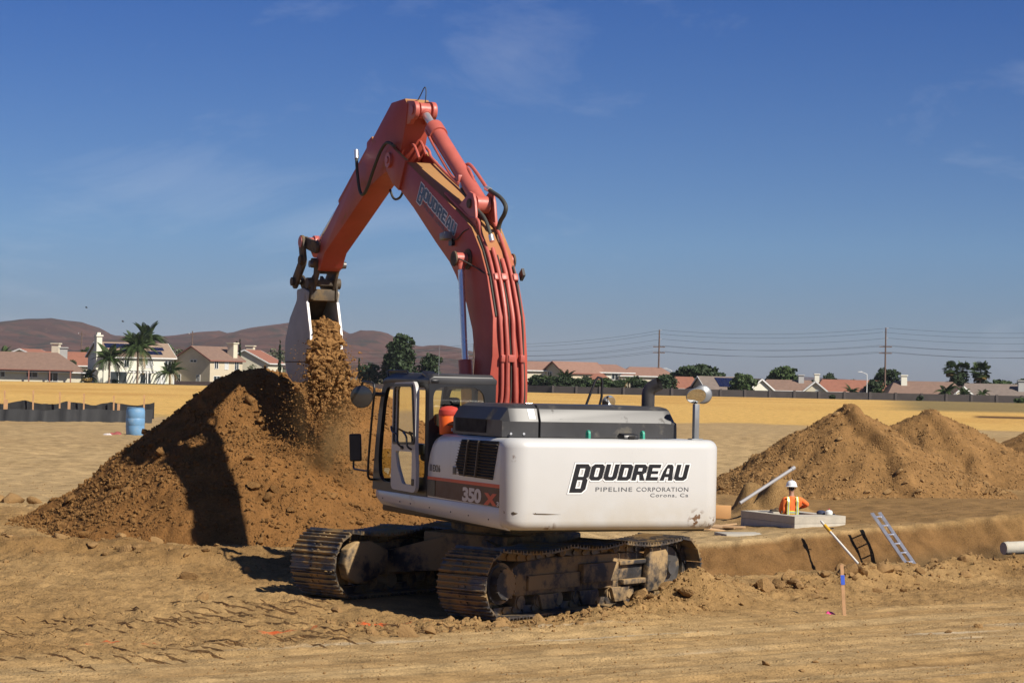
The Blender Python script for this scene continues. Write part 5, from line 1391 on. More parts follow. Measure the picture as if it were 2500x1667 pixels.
hills('hills', 'reddish brown dry hills on the horizon at left', [(-900, 800), (-500, 770), (-200, 800), (0, 785), (60, 778), (130, 773), (200, 781), (250, 798), (275, 814), (330, 814), (380, 814), (420, 812), (450, 809), (490, 806), (540, 803), (560, 811), (600, 800), (640, 793), (700, 787), (750, 784), (800, 790), (840, 802), (862, 815), (885, 803), (920, 800), (950, 808), (975, 824), (1010, 838), (1040, 842), (1070, 838), (1110, 845), (1150, 856), (1200, 868), (1250, 882), (1300, 896), (1345, 912), (1420, 925)], 4200, 1900, 500, 16)
hills('far_hills', 'faint low hills far away on the right horizon', [(1250, 915), (1330, 905), (1370, 900), (1420, 905), (1500, 918), (1600, 925), (1800, 930), (1950, 918), (2060, 925), (2200, 938), (2500, 942), (2900, 930), (3400, 945)], 7600, 1100, 540, 10)

# ------------------------------------------------------------------ houses
def stucco(name, c): return mat(name, c, .9, var=.06, scale=.8, bump=.15, bscale=8, spec=.2)
M['st_cream'] = stucco('cream_stucco', (.66, .60, .45)); M['st_white'] = stucco('white_stucco', (.72, .70, .58)); M['st_tan'] = stucco('tan_stucco', (.56, .48, .345)); M['st_grey'] = stucco('grey_stucco', (.40, .40, .38))
M['trim'] = mat('white_trim', (.76, .75, .71), .6); M['trim_brown'] = mat('brown_trim', (.26, .11, .08), .7)
def roof_mat(name, c):
    m, n, l, b = new_mat(name)
    tc = n.new('ShaderNodeTexCoord').outputs['Object']
    w = n.new('ShaderNodeTexWave'); w.wave_type = 'BANDS'; w.bands_direction = 'Z'; w.inputs['Scale'].default_value = 2.2; w.inputs['Distortion'].default_value = .6; l.new(tc, w.inputs['Vector'])
    t = n.new('ShaderNodeTexNoise'); t.inputs['Scale'].default_value = 1.4; t.inputs['Detail'].default_value = 8; l.new(tc, t.inputs['Vector'])
    x = n.new('ShaderNodeMix'); x.data_type = 'RGBA'; x.inputs['A'].default_value = (*[k * .72 for k in c], 1); x.inputs['B'].default_value = (*[min(1, k * 1.2) for k in c], 1); l.new(t.outputs['Fac'], x.inputs['Factor'])
    l.new(x.outputs['Result'], b.inputs['Base Color']); b.inputs['Roughness'].default_value = .9
    bp = n.new('ShaderNodeBump'); bp.inputs['Strength'].default_value = .6; bp.inputs['Distance'].default_value = .08; l.new(w.outputs['Fac'], bp.inputs['Height']); l.new(bp.outputs['Normal'], b.inputs['Normal'])
    return m
M['rf_brown'] = roof_mat('brown_roof_tiles', (.23, .145, .105)); M['rf_grey'] = roof_mat('grey_brown_roof_tiles', (.21, .165, .135)); M['rf_red'] = roof_mat('terracotta_roof_tiles', (.30, .125, .078)); M['rf_pink'] = roof_mat('pinkish_clay_roof_tiles', (.29, .165, .118)); M['rf_tan'] = roof_mat('tan_roof_tiles', (.33, .235, .165))
M['win'] = mat('dark_window_glass', (.03, .04, .045), .08, var=.2, scale=.7); M['blind'] = mat('window_blind', (.55, .56, .54), .6)
M['solar'] = mat('solar_cell', (.012, .016, .05), .15, var=.2)
HZ = .52

def house(name, label, px, D, yaw, w, d, eave, ridge, axis, wall, roof, trim, wins=(), chims=(), solar=(), over=.45, group=None, base=HZ, hip=0.0):
    """axis 'x': ridge parallel to the front; 'y': gable faces the front. px = photo column of the house centre"""
    p = at(px, 930, D); o = empty(name, (p.x, D, base), math.radians(yaw)); tag(o, label, 'house', group)
    hw, hd = w / 2, d / 2
    m = MB(); m.box(-hw, hw, -hd, hd, -.6, eave)
    A, B = (hw, hd) if axis == 'x' else (hd, hw)
    def P(a, b, z): return (a, b, z) if axis == 'x' else (b, -a, z)
    if hip == 0:
        m.add([P(-A, -B, eave), P(-A, B, eave), P(-A, 0, ridge), P(A, -B, eave), P(A, B, eave), P(A, 0, ridge)], [(0, 1, 2), (3, 5, 4), (0, 2, 5, 3), (1, 4, 5, 2)])
    m.build('wall', wall, o, smooth=0)
    sl = (ridge - eave) / B
    ro = MB(); th = .16; e = over; ze = eave - sl * e
    if hip == 0:
        for s_ in (-1, 1):
            c = [(-A - e, s_ * (B + e), ze), (A + e, s_ * (B + e), ze), (A + e, 0, ridge), (-A - e, 0, ridge)]
            ro.add([P(a, b, z + .03) for a, b, z in c] + [P(a, b, z + .03 + th) for a, b, z in c], [(3, 2, 1, 0), (4, 5, 6, 7), (0, 1, 5, 4), (1, 2, 6, 5), (2, 3, 7, 6), (3, 0, 4, 7)])
        rf = ro.build('roof', roof, o, smooth=0)
        ft = MB()
        for s_ in (-1, 1):
            a_, b_ = P(-A - e, s_ * (B + e + .04), ze + .05), P(A + e, s_ * (B + e + .04), ze + .05); ft.beam(a_, b_, .08, .24)
            for q in (-1, 1): ft.beam(P(q * (A + e + .04), s_ * (B + e), ze + .06), P(q * (A + e + .04), 0, ridge + .06), .08, .26)
        ft.build('fascia', trim, rf, smooth=0)
    else:
        c = [P(-A - e, -B - e, ze), P(A + e, -B - e, ze), P(A + e, B + e, ze), P(-A - e, B + e, ze), P(-A + hip, 0, ridge), P(A - hip, 0, ridge)]
        ro.add(c, [(0, 1, 5, 4), (1, 2, 5), (2, 3, 4, 5), (3, 0, 4), (3, 2, 1, 0)])
        rf = ro.build('roof', roof, o, smooth=0)
        ft = MB()
        for a_, b_ in ((0, 1), (1, 2), (2, 3), (3, 0)): ft.beam(c[a_], c[b_], .1, .22)
        ft.build('fascia', trim, rf, smooth=0)
    def face(fc, u, z, off):
        return {'F': (u, -hd - off, z), 'L': (-hw - off, -u, z), 'R': (hw + off, u, z)}[fc]
    for wn_ in wins:
        fc, u, z, ww, wh = wn_[:5]; gm = M[wn_[5]] if len(wn_) > 5 else M['win']
        fr = MB()
        for (u0, z0, u1, z1) in ((u - ww / 2, z, u + ww / 2, z), (u - ww / 2, z + wh, u + ww / 2, z + wh), (u - ww / 2, z, u - ww / 2, z + wh), (u + ww / 2, z, u + ww / 2, z + wh), (u, z, u, z + wh)):
            fr.beam(face(fc, u0, z0, .04), face(fc, u1, z1, .04), .09, .09, (1, 0, 0) if z0 != z1 and fc == 'F' else (0, 0, 1))
        f_ = fr.build('window', M['trim'], o, smooth=0)
        pm = MB(); pm.add([face(fc, u - ww / 2, z, .02), face(fc, u + ww / 2, z, .02), face(fc, u + ww / 2, z + wh, .02), face(fc, u - ww / 2, z + wh, .02)], [(0, 1, 2, 3)]); pm.build('pane', gm, f_, smooth=0)
    for (u, v_, cw_, z0, z1, cm) in chims:
        m = MB(); m.box(u - cw_ / 2, u + cw_ / 2, v_ - cw_ * .35, v_ + cw_ * .35, z0, z1); m.box(u - cw_ * .62, u + cw_ * .62, v_ - cw_ * .5, v_ + cw_ * .5, z1, z1 + .22)
        ch = m.build('chimney', M[cm], rf, smooth=0)
    for (u0, u1, t0, t1) in solar:      # on the front slope, t from eave (0) to ridge (1)
        m = MB()
        def Q(u, t): return (u, -hd * (1 - t), eave + (ridge - eave) * t + .30)
        n_ = max(1, round((u1 - u0) / 1.1))
        for i in range(n_):
            a_, b_ = u0 + (u1 - u0) * i / n_ + .03, u0 + (u1 - u0) * (i + 1) / n_ - .03
            m.add([Q(a_, t0), Q(b_, t0), Q(b_, t1), Q(a_, t1)], [(0, 1, 2, 3)])
        m.build('solar_panel', M['solar'], rf, smooth=0)
    return o

# left group
h = house('house', 'low brown hip-roofed house cut off by the left picture edge', 45, 455, 8, 25, 12, 2.5, 5.9, 'x', M['st_cream'], M['rf_brown'], M['trim'], [('F', 3, .9, 2.2, 1.2), ('F', 7, .2, 2.0, 2.0), ('F', -3, .9, 1.6, 1.2)], [(8.6, 1.0, 1.5, 2.5, 6.8, 'st_grey')], hip=5.0, over=.9)
m = MB()
for x in (10.5, 6.5, 2.5): m.box(x - .12, x + .12, -7.6, -7.36, -.5, 2.4)
m.box(-12, 11, -7.7, -6, 2.3, 2.48); m.build('porch', M['trim_brown'], h, smooth=0)
house('house', 'house with a terracotta gable roof seen above the brown roof at far left', 72, 485, -12, 13, 10, 4.1, 6.6, 'y', M['st_cream'], M['rf_red'], M['trim'], (), [(5.4, 1, 1.6, 3, 7.9, 'st_cream')])
house('house', 'small terracotta-roofed house behind the grey chimney at left', 158, 490, 10, 14, 9, 3.6, 6.2, 'x', M['st_cream'], M['rf_red'], M['trim'])
h = house('house', 'white two-storey house with tall chimney, solar panels and pergola', 318, 470, 25, 14.6, 12.5, 5.4, 8.2, 'x', M['st_white'], M['rf_tan'], M['trim'],
      [('F', -2.6, 3.3, 1.0, 1.5), ('F', 2.0, 3.2, 1.7, 1.6, 'blind'), ('F', 6.0, 3.2, 1.3, 1.6), ('L', 3.8, 2.6, .9, 1.6), ('F', 1.4, .1, 2.2, 2.1), ('F', -4.2, .1, 3.4, 2.3), ('F', 4.6, .1, 1.8, 2.1, 'blind')], (), [(-6.0, 1.6, .55, .86), (-3.2, 1.6, .30, .52), (2.2, 5.2, .12, .36), (3.2, 6.0, .42, .64)])
m = MB(); m.box(-8.4, -7.28, -4.6, -2.6, -.5, 9.4); m.box(-8.55, -7.1, -4.8, -2.4, 9.4, 9.7); m.box(-8.2, -7.5, -4.2, -3.0, 9.7, 10.2); m.box(-8.4, -7.28, -6.0, -4.6, -.5, 2.6); m.build('chimney', M['st_white'], h, smooth=0)
m = MB(); m.box(-2.2, 6.4, -9.6, -9.45, 2.25, 2.5); m.box(-2.2, 6.4, -6.4, -6.28, 2.25, 2.5)
for k in range(13): m.box(-2.2 + k * .7, -2.05 + k * .7, -9.9, -6.3, 2.5, 2.68)
for x in (-2.1, .8, 3.6, 6.2): m.box(x, x + .2, -9.62, -9.42, -.5, 2.3)
m.build('pergola', M['trim'], h, smooth=0)
house('house', 'tan two-storey gable house with small upper windows beside the dirt pile', 508, 470, -36, 10.0, 9.6, 5.2, 7.8, 'y', M['st_tan'], M['rf_brown'], M['trim_brown'],
      [('F', .4, 4.6, 1.8, .55), ('F', -3.6, .6, 1.0, 1.5), ('F', 1.8, .6, 1.0, 1.5), ('R', -3.0, 3.4, 1.1, 1.7), ('R', .0, 3.3, 1.1, 1.7, 'blind'), ('R', 3.0, 3.2, 1.2, 1.8), ('R', -2.8, .2, 1.8, 1.7), ('R', .2, .1, 1.0, 1.8), ('R', 2.4, .0, 2.2, 1.9)], [(3.6, 3.2, 1.7, 5, 8.6, 'st_cream')])
house('house', 'cream gable house with white roof edge partly behind the tan house', 615, 492, -14, 10.5, 9, 4.9, 7.5, 'y', M['st_cream'], M['rf_red'], M['trim'], [('F', -3.0, 4.2, 1.9, .6)], [(-1.2, 2, 1.6, 6, 8.4, 'st_cream')])
# right row beyond the block wall
R_ = [
 ('house', 'two-storey house with pinkish tile roof next to the boom foot', 1310, 500, 12, 16, 10, 4.7, 6.6, 'x', 'st_cream', 'rf_pink', 'trim', 3.0, [('F', 2, 3.0, 1.2, 1.2), ('F', -3, .5, 1.5, 1.5)], []),
 ('house', 'two-storey pink-roofed house with dark gable behind the first palms', 1402, 498, -46, 6, 13, 4.4, 6.5, 'y', 'st_tan', 'rf_pink', 'trim_brown', 0, [('F', -1, 3.4, 1.2, 1.0)], []),
 ('house', 'long two-storey pink-roofed house above the hand rail', 1455, 505, 10, 14, 11, 4.6, 6.3, 'x', 'st_white', 'rf_pink', 'trim', 2.5, [('F', 3, 3.0, 1.4, 1.2), ('F', -3, 3.0, 1.4, 1.2)], []),
 ('house', 'lower terracotta-roofed house right behind the hand rail', 1462, 470, 0, 9, 9, 1.6, 4.0, 'x', 'st_cream', 'rf_red', 'trim', 3.5, [], []),
 ('house', 'pink-roofed house just left of the exhaust pipe', 1575, 505, 6, 12, 10, 4.0, 5.9, 'x', 'st_cream', 'rf_pink', 'trim', 2.5, [('F', -3, 2.6, 1.4, 1.2)], []),
 ('house', 'terracotta-roofed house between exhaust pipe and rear mirrors', 1650, 475, 4, 9, 8, 1.6, 3.9, 'x', 'st_cream', 'rf_red', 'trim', 1.0, [], []),
 ('house', 'grey-roofed house covered in solar panels right of the rear mirrors', 1757, 470, 18, 9, 8, 1.5, 3.9, 'x', 'st_cream', 'rf_grey', 'trim', 0, [], [(-1.5, 4.2, .1, .85)]),
 ('house', 'white gable house front peeping above the wall left of the dirt piles', 1842, 465, 14, 5.4, 8, 1.4, 3.6, 'y', 'st_white', 'rf_brown', 'trim', 0, [], []),
 ('house', 'long brown-roofed house with chimney behind the nearer dirt pile', 1925, 470, 3, 13, 9, 1.6, 3.7, 'x', 'st_cream', 'rf_brown', 'trim', 2, [], []),
 ('house', 'cream gable house with white roof edge left of the street lamp', 1990, 462, -6, 4.6, 8, 1.5, 3.4, 'y', 'st_cream', 'rf_brown', 'trim', 0, [('F', .3, 1.0, .5, .7)], []),
 ('house', 'bright terracotta-roofed house around the street lamp', 2078, 475, 2, 16, 9, 1.6, 4.0, 'x', 'st_cream', 'rf_red', 'trim', 2, [], []),
 ('house', 'wide brown-roofed house right of the near power pole', 2255, 470, 2, 16, 10, 1.5, 4.0, 'x', 'st_cream', 'rf_brown', 'trim', 2, [], []),
 ('house', 'small cream gable house under the right-hand palms', 2338, 460, 10, 4.0, 6, 1.4, 3.0, 'y', 'st_cream', 'rf_brown', 'trim', 0, [], []),
 ('house', 'grey-brown-roofed house with chimney at the right picture edge', 2440, 465, -2, 16, 10, 1.3, 3.8, 'x', 'st_cream', 'rf_grey', 'trim', 1, [], []),
]
chim = {1925: [(2.4, -1, 1.1, 3, 4.6, 'st_grey')], 2255: [(-4.4, -1.5, 1.2, 2, 5.0, 'st_white')], 2440: [(4.0, -2.5, 1.4, 1.5, 4.4, 'st_grey')], 2078: [(-7, 1, 1.0, 3, 4.9, 'st_white')]}
for nm, lb_, px, D, yaw, w_, d_, ev, rg, ax, wa, ro_, tr_, hp, wi, so in R_:
    house(nm, lb_, px, D, yaw, w_, d_, ev, rg, ax, M[wa], M[ro_], M[tr_], wi, chim.get(px, ()), so, hip=hp)

# ------------------------------------------------------------------ block wall and dark fence behind the field
M['block'] = mat('grey_block_wall', (.095, .078, .070), .95, var=.15, scale=.5, bump=.3, bscale=6)
M['darkfence'] = mat('dark_wood_fence', (.06, .04, .035), .9, var=.3)
def wallrun(name, label, pts, h_, th, mt, cat, cap=True, every=4.5):
    o = empty(name, (*pts[0], 0)); tag(o, label, cat)
    for (x0, y0), (x1, y1) in zip(pts[:-1], pts[1:]):
        L = math.hypot(x1 - x0, y1 - y0); n_ = max(1, int(L / every)); dx, dy = (x1 - x0) / n_, (y1 - y0) / n_
        for i in range(n_):
            a = Vector((x0 + dx * i - pts[0][0], y0 + dy * i - pts[0][1], 0)); b = a + Vector((dx, dy, 0)); z = g1(x0 + dx * (i + .5), y0 + dy * (i + .5))
            m = MB(); m.beam(a + Vector((0, 0, z + h_ / 2 - .3)), b + Vector((0, 0, z + h_ / 2 - .3)), th, h_ + .6); 
            m.build('wall_panel', mt, o, smooth=0)
            if cap:
                m = MB(); m.box(a.x - .22, a.x + .22, a.y - .22, a.y + .22, z - .5, z + h_ + .12); m.build('wall_post', mt, o, smooth=0)
Wp = [(at(px, 960, D).x, D) for px, D in ((1225, 462), (1350, 455), (1700, 445), (2000, 440), (2250, 436), (2620, 430))]
wallrun('block_wall', 'long low dark grey block wall between the golden field and the houses on the right', Wp, 1.35, .25, M['block'], 'wall')
wallrun('wood_fence', 'low dark fence at the foot of the tan two-storey house', [(at(px, 940, 452).x, 452) for px in (425, 700)], .75, .1, M['darkfence'], 'fence', False)
wallrun('wood_fence', 'low dark fence beyond the field right of the falling soil', [(at(px, 940, 456).x, 456) for px in (880, 1100)], .95, .1, M['darkfence'], 'fence', False)

# ------------------------------------------------------------------ vegetation
def leaf_mat(name, c, tr=.25):
    m, n, l, b = new_mat(name)
    oi = n.new('ShaderNodeNewGeometry'); t = n.new('ShaderNodeTexNoise'); t.inputs['Scale'].default_value = .9; t.inputs['Detail'].default_value = 4; l.new(oi.outputs['Position'], t.inputs['Vector'])
    x = n.new('ShaderNodeMix'); x.data_type = 'RGBA'; x.inputs['A'].default_value = (*[k * .55 for k in c], 1); x.inputs['B'].default_value = (*[k * 1.5 for k in c], 1)
    r = n.new('ShaderNodeMapRange'); r.inputs['From Min'].default_value = .3; r.inputs['From Max'].default_value = .7; l.new(t.outputs['Fac'], r.inputs['Value']); l.new(r.outputs['Result'], x.inputs['Factor'])
    l.new(x.outputs['Result'], b.inputs['Base Color']); b.inputs['Roughness'].default_value = .6; b.inputs['Specular IOR Level'].default_value = .25
    return m
M['lf_dark'] = leaf_mat('dark_foliage', (.030, .048, .018)); M['lf_mid'] = leaf_mat('mid_green_foliage', (.050, .078, .024)); M['lf_olive'] = leaf_mat('grey_olive_foliage', (.095, .105, .060)); M['lf_palm'] = leaf_mat('palm_frond_green', (.048, .075, .022)); M['lf_dry'] = leaf_mat('dry_palm_frond', (.20, .13, .04)); M['lf_cyp'] = leaf_mat('cypress_foliage', (.022, .042, .018))
M['bark'] = mat('grey_brown_bark', (.16, .12, .09), .95, var=.3, scale=2, bump=.5, bscale=10); M['palmbark'] = mat('palm_trunk', (.24, .17, .12), .95, var=.25, scale=2)
def leaves(C_, n, size, seed, flat=0.0):
    """n leaf quads; C_ list of (x,y,z,rx,ry,rz) clumps"""
    r = np.random.RandomState(seed)
    C_ = np.array(C_, float); vol = C_[:, 3] * C_[:, 4] + C_[:, 5] * C_[:, 3]; k = r.choice(len(C_), n, p=vol / vol.sum())
    d = r.normal(0, 1, (n, 3)); d /= np.linalg.norm(d, axis=1)[:, None]; rad = r.uniform(.25, 1, n) ** .45 * r.uniform(.85, 1.12, n)
    p = C_[k, :3] + d * C_[k, 3:6] * rad[:, None]
    R_m = rotmats(n, r); s_ = size * r.uniform(.55, 1.3, n)
    q = np.array([(-.5, -.32, 0), (.5, -.32, .12), (.5, .32, 0), (-.5, .32, .12)])
    V = np.einsum('nij,vj->nvi', R_m, q) * s_[:, None, None] + p[:, None, :]
    return V.reshape(-1, 3), np.arange(n * 4).reshape(n, 4)
def crown(parent, C_, n, size, mt, seed):
    V, F = leaves(C_, n, size, seed); o = link('crown', np_mesh('crown', V, F, mt), parent); return o
def tree(label, px, ytop, D, wpx, kind, seed, base=HZ, cat='tree', trunkfrac=.22, name='broadleaf_tree', group=None, dense=1.0):
    top = at(px, ytop, D); h_ = top.z - base; w_ = 1.4 * wpx / FPX * D; r = np.random.RandomState(seed)
    o = empty(name, (at(px, 920, D).x, D, base)); tag(o, label, cat, group)
    hc = h_ * (1 - trunkfrac); C_ = []
    nb = 9
    for i in range(nb):
        a = i * 2.4; t = (i + .5) / nb; zz_ = h_ * trunkfrac + hc * (.12 + .72 * t); q = w_ * .27 * (1.15 - .75 * abs(t - .35))
        C_.append((q * math.cos(a) * r.uniform(.6, 1.25), q * math.sin(a), zz_, w_ * r.uniform(.16, .30), w_ * .24, hc * r.uniform(.13, .22)))
    C_.append((r.uniform(-.1, .1) * w_, 0, h_ * .90, w_ * .15, w_ * .15, h_ * .10)); C_.append((0, 0, h_ * .55, w_ * .26, w_ * .26, hc * .30))
    crown(o, C_, int(1900 * dense), max(.26, w_ * .075), M[kind], seed)
    m = MB(); m.tube([(0, 0, -.5), (.05 * w_, 0, h_ * .3), (-.03 * w_, 0, h_ * .6), (0, 0, h_ * .85)], h_ * .028 + .05, 8, 3, r1=.04)
    for i in range(4):
        a = i * 1.7 + seed; m.tube([(0, 0, h_ * (.28 + .1 * i)), (w_ * .16 * math.cos(a), w_ * .16 * math.sin(a), h_ * (.42 + .1 * i)), (w_ * .28 * math.cos(a), w_ * .28 * math.sin(a), h_ * (.5 + .1 * i))], h_ * .014 + .03, 6, 2, r1=.02)
    m.build('trunk', M['bark'], o); return o
def cypress(label, px, ytop, D, wpx, seed):
    top = at(px, ytop, D); h_ = top.z - HZ; w_ = wpx / FPX * D
    o = empty('cypress_tree', (at(px, 920, D).x, D, HZ)); tag(o, label, 'tree')
    C_ = [(0, 0, h_ * (.06 + .88 * t), w_ * .5 * (1 - .85 * t ** 2.2) * .9, w_ * .45 * (1 - .85 * t ** 2.2), h_ * .08) for t in np.linspace(0, 1, 9)]
    crown(o, C_, 1100, .32, M['lf_cyp'], seed); m = MB(); m.tube([(0, 0, -.5), (0, 0, h_ * .8)], .12, 6, r1=.03); m.build('trunk', M['bark'], o)
def bush(label, px, D, wpx, hpx, kind, seed, base=HZ):
    w_ = wpx / FPX * D; h_ = hpx / FPX * D; o = empty('bush', (at(px, 930, D).x, D, base)); tag(o, label, 'bush')
    r = np.random.RandomState(seed); C_ = [(r.uniform(-.3, .3) * w_, r.uniform(-.2, .2) * w_, h_ * r.uniform(.3, .7), w_ * .28, w_ * .28, h_ * .3) for _ in range(5)]
    crown(o, C_, 700, .3, M[kind], seed); m = MB(); m.tube([(0, 0, -.4), (0, 0, h_ * .6)], .07, 6); m.build('trunk', M['bark'], o)
def frond(L, droop, n=15, wd=.42, twist=0.0):
    """leaf strip mesh along +X arching down: leaflets hang from a rib"""
    V, F = [], []
    pts = []
    for i in range(n + 1):
        t = i / n; pts.append(Vector((L * (t - .12 * t * t * droop), 0, L * (.42 * t - (.42 + droop) * t * t))))
    for i in range(n):
        a, b = pts[i], pts[i + 1]; bs = len(V)
        V += [a + Vector((0, .03, 0)), a - Vector((0, .03, 0)), b - Vector((0, .03, 0)), b + Vector((0, .03, 0))]; F.append((bs, bs + 1, bs + 2, bs + 3))
        t = (i + .5) / n; ll = wd * L * .5 * math.sin(math.pi * min(1, .12 + t * .86)) ** .7
        for s_ in (-1, 1):
            for j in (0, .5):
                p = a.lerp(b, j); q = a.lerp(b, j + .32); bs = len(V); dn = ll * .75
                V += [p, q, q + Vector((ll * .45, s_ * ll * .75, -dn * .8)), p + Vector((ll * .45, s_ * ll * .75, -dn))]; F.append((bs, bs + 1, bs + 2, bs + 3))
    return V, F
def palm(label, px, ytop, D, trunk_top_y, wpx, seed, kind='queen', base=HZ, nf=24, name='palm_tree', group=None):
    top = at(px, ytop, D); tz = at(px, trunk_top_y, D).z - base; h_ = top.z - base; w_ = 1.35 * wpx / FPX * D; r = np.random.RandomState(seed); nf = int(nf * 1.4)
    o = empty(name, (at(px, 920, D).x, D, base)); tag(o, label, 'palm tree', group)
    m = MB(); m.tube([(0, 0, -.6), (.05, 0, tz * .5), (0, 0, tz)], .24 if h_ > 6 else .17, 8, 3, r1=.15); m.build('trunk', M['palmbark'], o)
    cv = MB(); dv = MB()
    L0 = max(w_ * .56, .8)
    for i in range(nf):
        az = i * 2.399 + r.uniform(-.2, .2); el = r.uniform(-.3, 1.6) if kind == 'queen' else r.uniform(-.9, 1.4)
        L = L0 * r.uniform(.8, 1.12)
        if kind == 'queen':
            V, F = frond(L, .55 + .35 * max(0, .6 - el) - .3 * max(0, el - .5))
            Mt = Matrix.Translation((0, 0, tz - .1)) @ Matrix.Rotation(az, 4, 'Z') @ Matrix.Rotation(-el * .75, 4, 'Y')
            (dv if el < -.05 and r.uniform() < .5 else cv).add(V, F, Mt)
        else:
            # fan leaf: stalk and a disc of blades
            Mt = Matrix.Translation((0, 0, tz)) @ Matrix.Rotation(az, 4, 'Z') @ Matrix.Rotation(-el, 4, 'Y')
            V = [Vector((0, .03, 0)), Vector((0, -.03, 0)), Vector((L * .6, -.03, 0)), Vector((L * .6, .03, 0))]; F = [(0, 1, 2, 3)]
            for b_ in range(11):
                a = -1.5 + b_ * .3; bs = len(V); V += [Vector((L * .55, 0, 0)), Vector((L * .55 + L * .5 * math.cos(a - .12), L * .5 * math.sin(a - .12), -.1 * L)), Vector((L * .55 + L * .55 * math.cos(a + .12), L * .55 * math.sin(a + .12), -.18 * L))]; F.append((bs, bs + 1, bs + 2))
            (dv if el < -.5 else cv).add(V, F, Mt)
    cv.build('crown', M['lf_palm'], o, smooth=0, fix=False)
    if dv.v: dv.build('dry_fronds', M['lf_dry'], o, smooth=0, fix=False)
    return o

# left
palm('tall palm with the highest crown in front of the white two-storey house', 335, 796, 452, 850, 80, 1, nf=34)
palm('taller palm trailing behind the crown of the highest palm at left', 356, 786, 476, 826, 70, 2, nf=30)
palm('palm with dark leaning crown beside the white house chimney', 266, 852, 450, 876, 66, 3, nf=24)
palm('short palm with drooping fronds at the right corner of the white house', 414, 884, 452, 908, 56, 4, nf=18)
palm('low palm in the shade between brown and white houses', 215, 896, 452, 918, 40, 5, nf=16)
palm('small palm top at the extreme left above the terracotta roof', 6, 850, 500, 868, 46, 6, nf=18)
tree('dark rounded tree behind the right end of the white house', 398, 842, 500, 60, 'lf_mid', 11)
tree('grey-green tree between the white and the tan house', 432, 852, 515, 46, 'lf_olive', 12)
tree('green treetop behind the brown roof and the white house', 208, 848, 505, 40, 'lf_mid', 13)
tree('dark green tree left of the white house wall', 168, 878, 480, 34, 'lf_dark', 14)
tree('pale green treetop above the tan house ridge', 492, 845, 520, 36, 'lf_olive', 15)
tree('thin sapling in front of the cream gable house', 614, 888, 462, 24, 'lf_olive', 16, dense=.25, name='young_tree')
tree('bare grey tree behind the cream gable house', 672, 848, 520, 48, 'lf_olive', 17, dense=.35)
cypress('taller of two cypresses by the tan house chimney', 584, 827, 485, 8, 21); cypress('shorter of two cypresses by the tan house chimney', 576, 833, 490, 7, 22)
cypress('slim cypress just left of the bucket', 682, 831, 470, 10, 23); cypress('slim cypress right of the falling soil', 876, 874, 470, 7, 24)
bush('bright green shrub in front of the brown house at far left', 18, 450, 30, 20, 'lf_mid', 31); bush('reddish shrub at the left corner of the white house', 212, 448, 26, 14, 'lf_dry', 32); bush('small shrub under the pergola of the white house', 283, 452, 18, 12, 'lf_mid', 33)
tree('large dark conical tree behind the cab, tallest in the middle distance', 975, 814, 465, 72, 'lf_dark', 41, trunkfrac=.1, dense=1.5)
tree('lower dark tree right of the large conical tree', 1046, 862, 468, 56, 'lf_dark', 42, trunkfrac=.1)
tree('dark rounded tree right of the falling soil', 900, 886, 470, 48, 'lf_dark', 43, trunkfrac=.15)
tree('small dark tree at the left foot of the large conical tree', 940, 880, 468, 26, 'lf_dark', 44, trunkfrac=.1)
bush('pale bush behind the cab roof rail', 1098, 466, 26, 14, 'lf_olive', 45); bush('greyish bush at the left foot of the conical tree', 860, 462, 40, 16, 'lf_olive', 46)
# right of the boom
palm('feathery palm next to the boom foot', 1338, 902, 462, 930, 34, 51, nf=18); palm('bushy palm second from the boom foot', 1380, 898, 463, 926, 44, 52, nf=22); palm('leaning palm above the hand rail', 1535, 906, 462, 932, 30, 53, nf=16); palm('palm with curled fronds left of the exhaust pipe', 1556, 906, 463, 934, 34, 54, nf=18)
tree('dark tree touching the right side of the boom foot', 1310, 915, 464, 44, 'lf_dark', 55); tree('dense dark tree below the bushy palm', 1372, 916, 462, 50, 'lf_dark', 56, trunkfrac=.1); tree('dark tree below the dark gable', 1425, 918, 462, 46, 'lf_dark', 57, trunkfrac=.12); tree('open-branched dark tree behind the hand rail', 1478, 922, 461, 44, 'lf_mid', 58); tree('dark tree between the two curled palms', 1516, 926, 462, 26, 'lf_dark', 59); tree('dark tree left behind the exhaust pipe', 1585, 930, 462, 36, 'lf_dark', 60, trunkfrac=.1)
tree('dark tree filling the gap between boom and bushy palm', 1345, 922, 461, 40, 'lf_dark', 160, trunkfrac=.08); tree('low dark tree between the second and third tree from the boom', 1400, 924, 461, 40, 'lf_dark', 161, trunkfrac=.08); tree('mid green tree under the long pink roof', 1448, 926, 460, 40, 'lf_mid', 162, trunkfrac=.08); tree('dark tree just left of the leaning palm', 1500, 928, 461, 34, 'lf_dark', 163, trunkfrac=.08); tree('dark tree directly left of the exhaust pipe', 1560, 926, 461, 40, 'lf_dark', 164, trunkfrac=.08); tree('dark tree just right of the exhaust pipe', 1625, 914, 470, 46, 'lf_dark', 165, trunkfrac=.1)
bush('round clipped bush left of the exhaust pipe', 1528, 458, 18, 12, 'lf_dark', 61); bush('dark bush at the exhaust pipe foot', 1556, 458, 20, 16, 'lf_dark', 62)
tree('big broad dark tree above the rear mirrors', 1700, 890, 480, 96, 'lf_dark', 63, trunkfrac=.15, dense=1.5); tree('bushy tree right of the broad one, above the exhaust', 1650, 908, 482, 50, 'lf_dark', 64); tree('low treetop right of the broad dark tree', 1752, 908, 485, 44, 'lf_mid', 65)
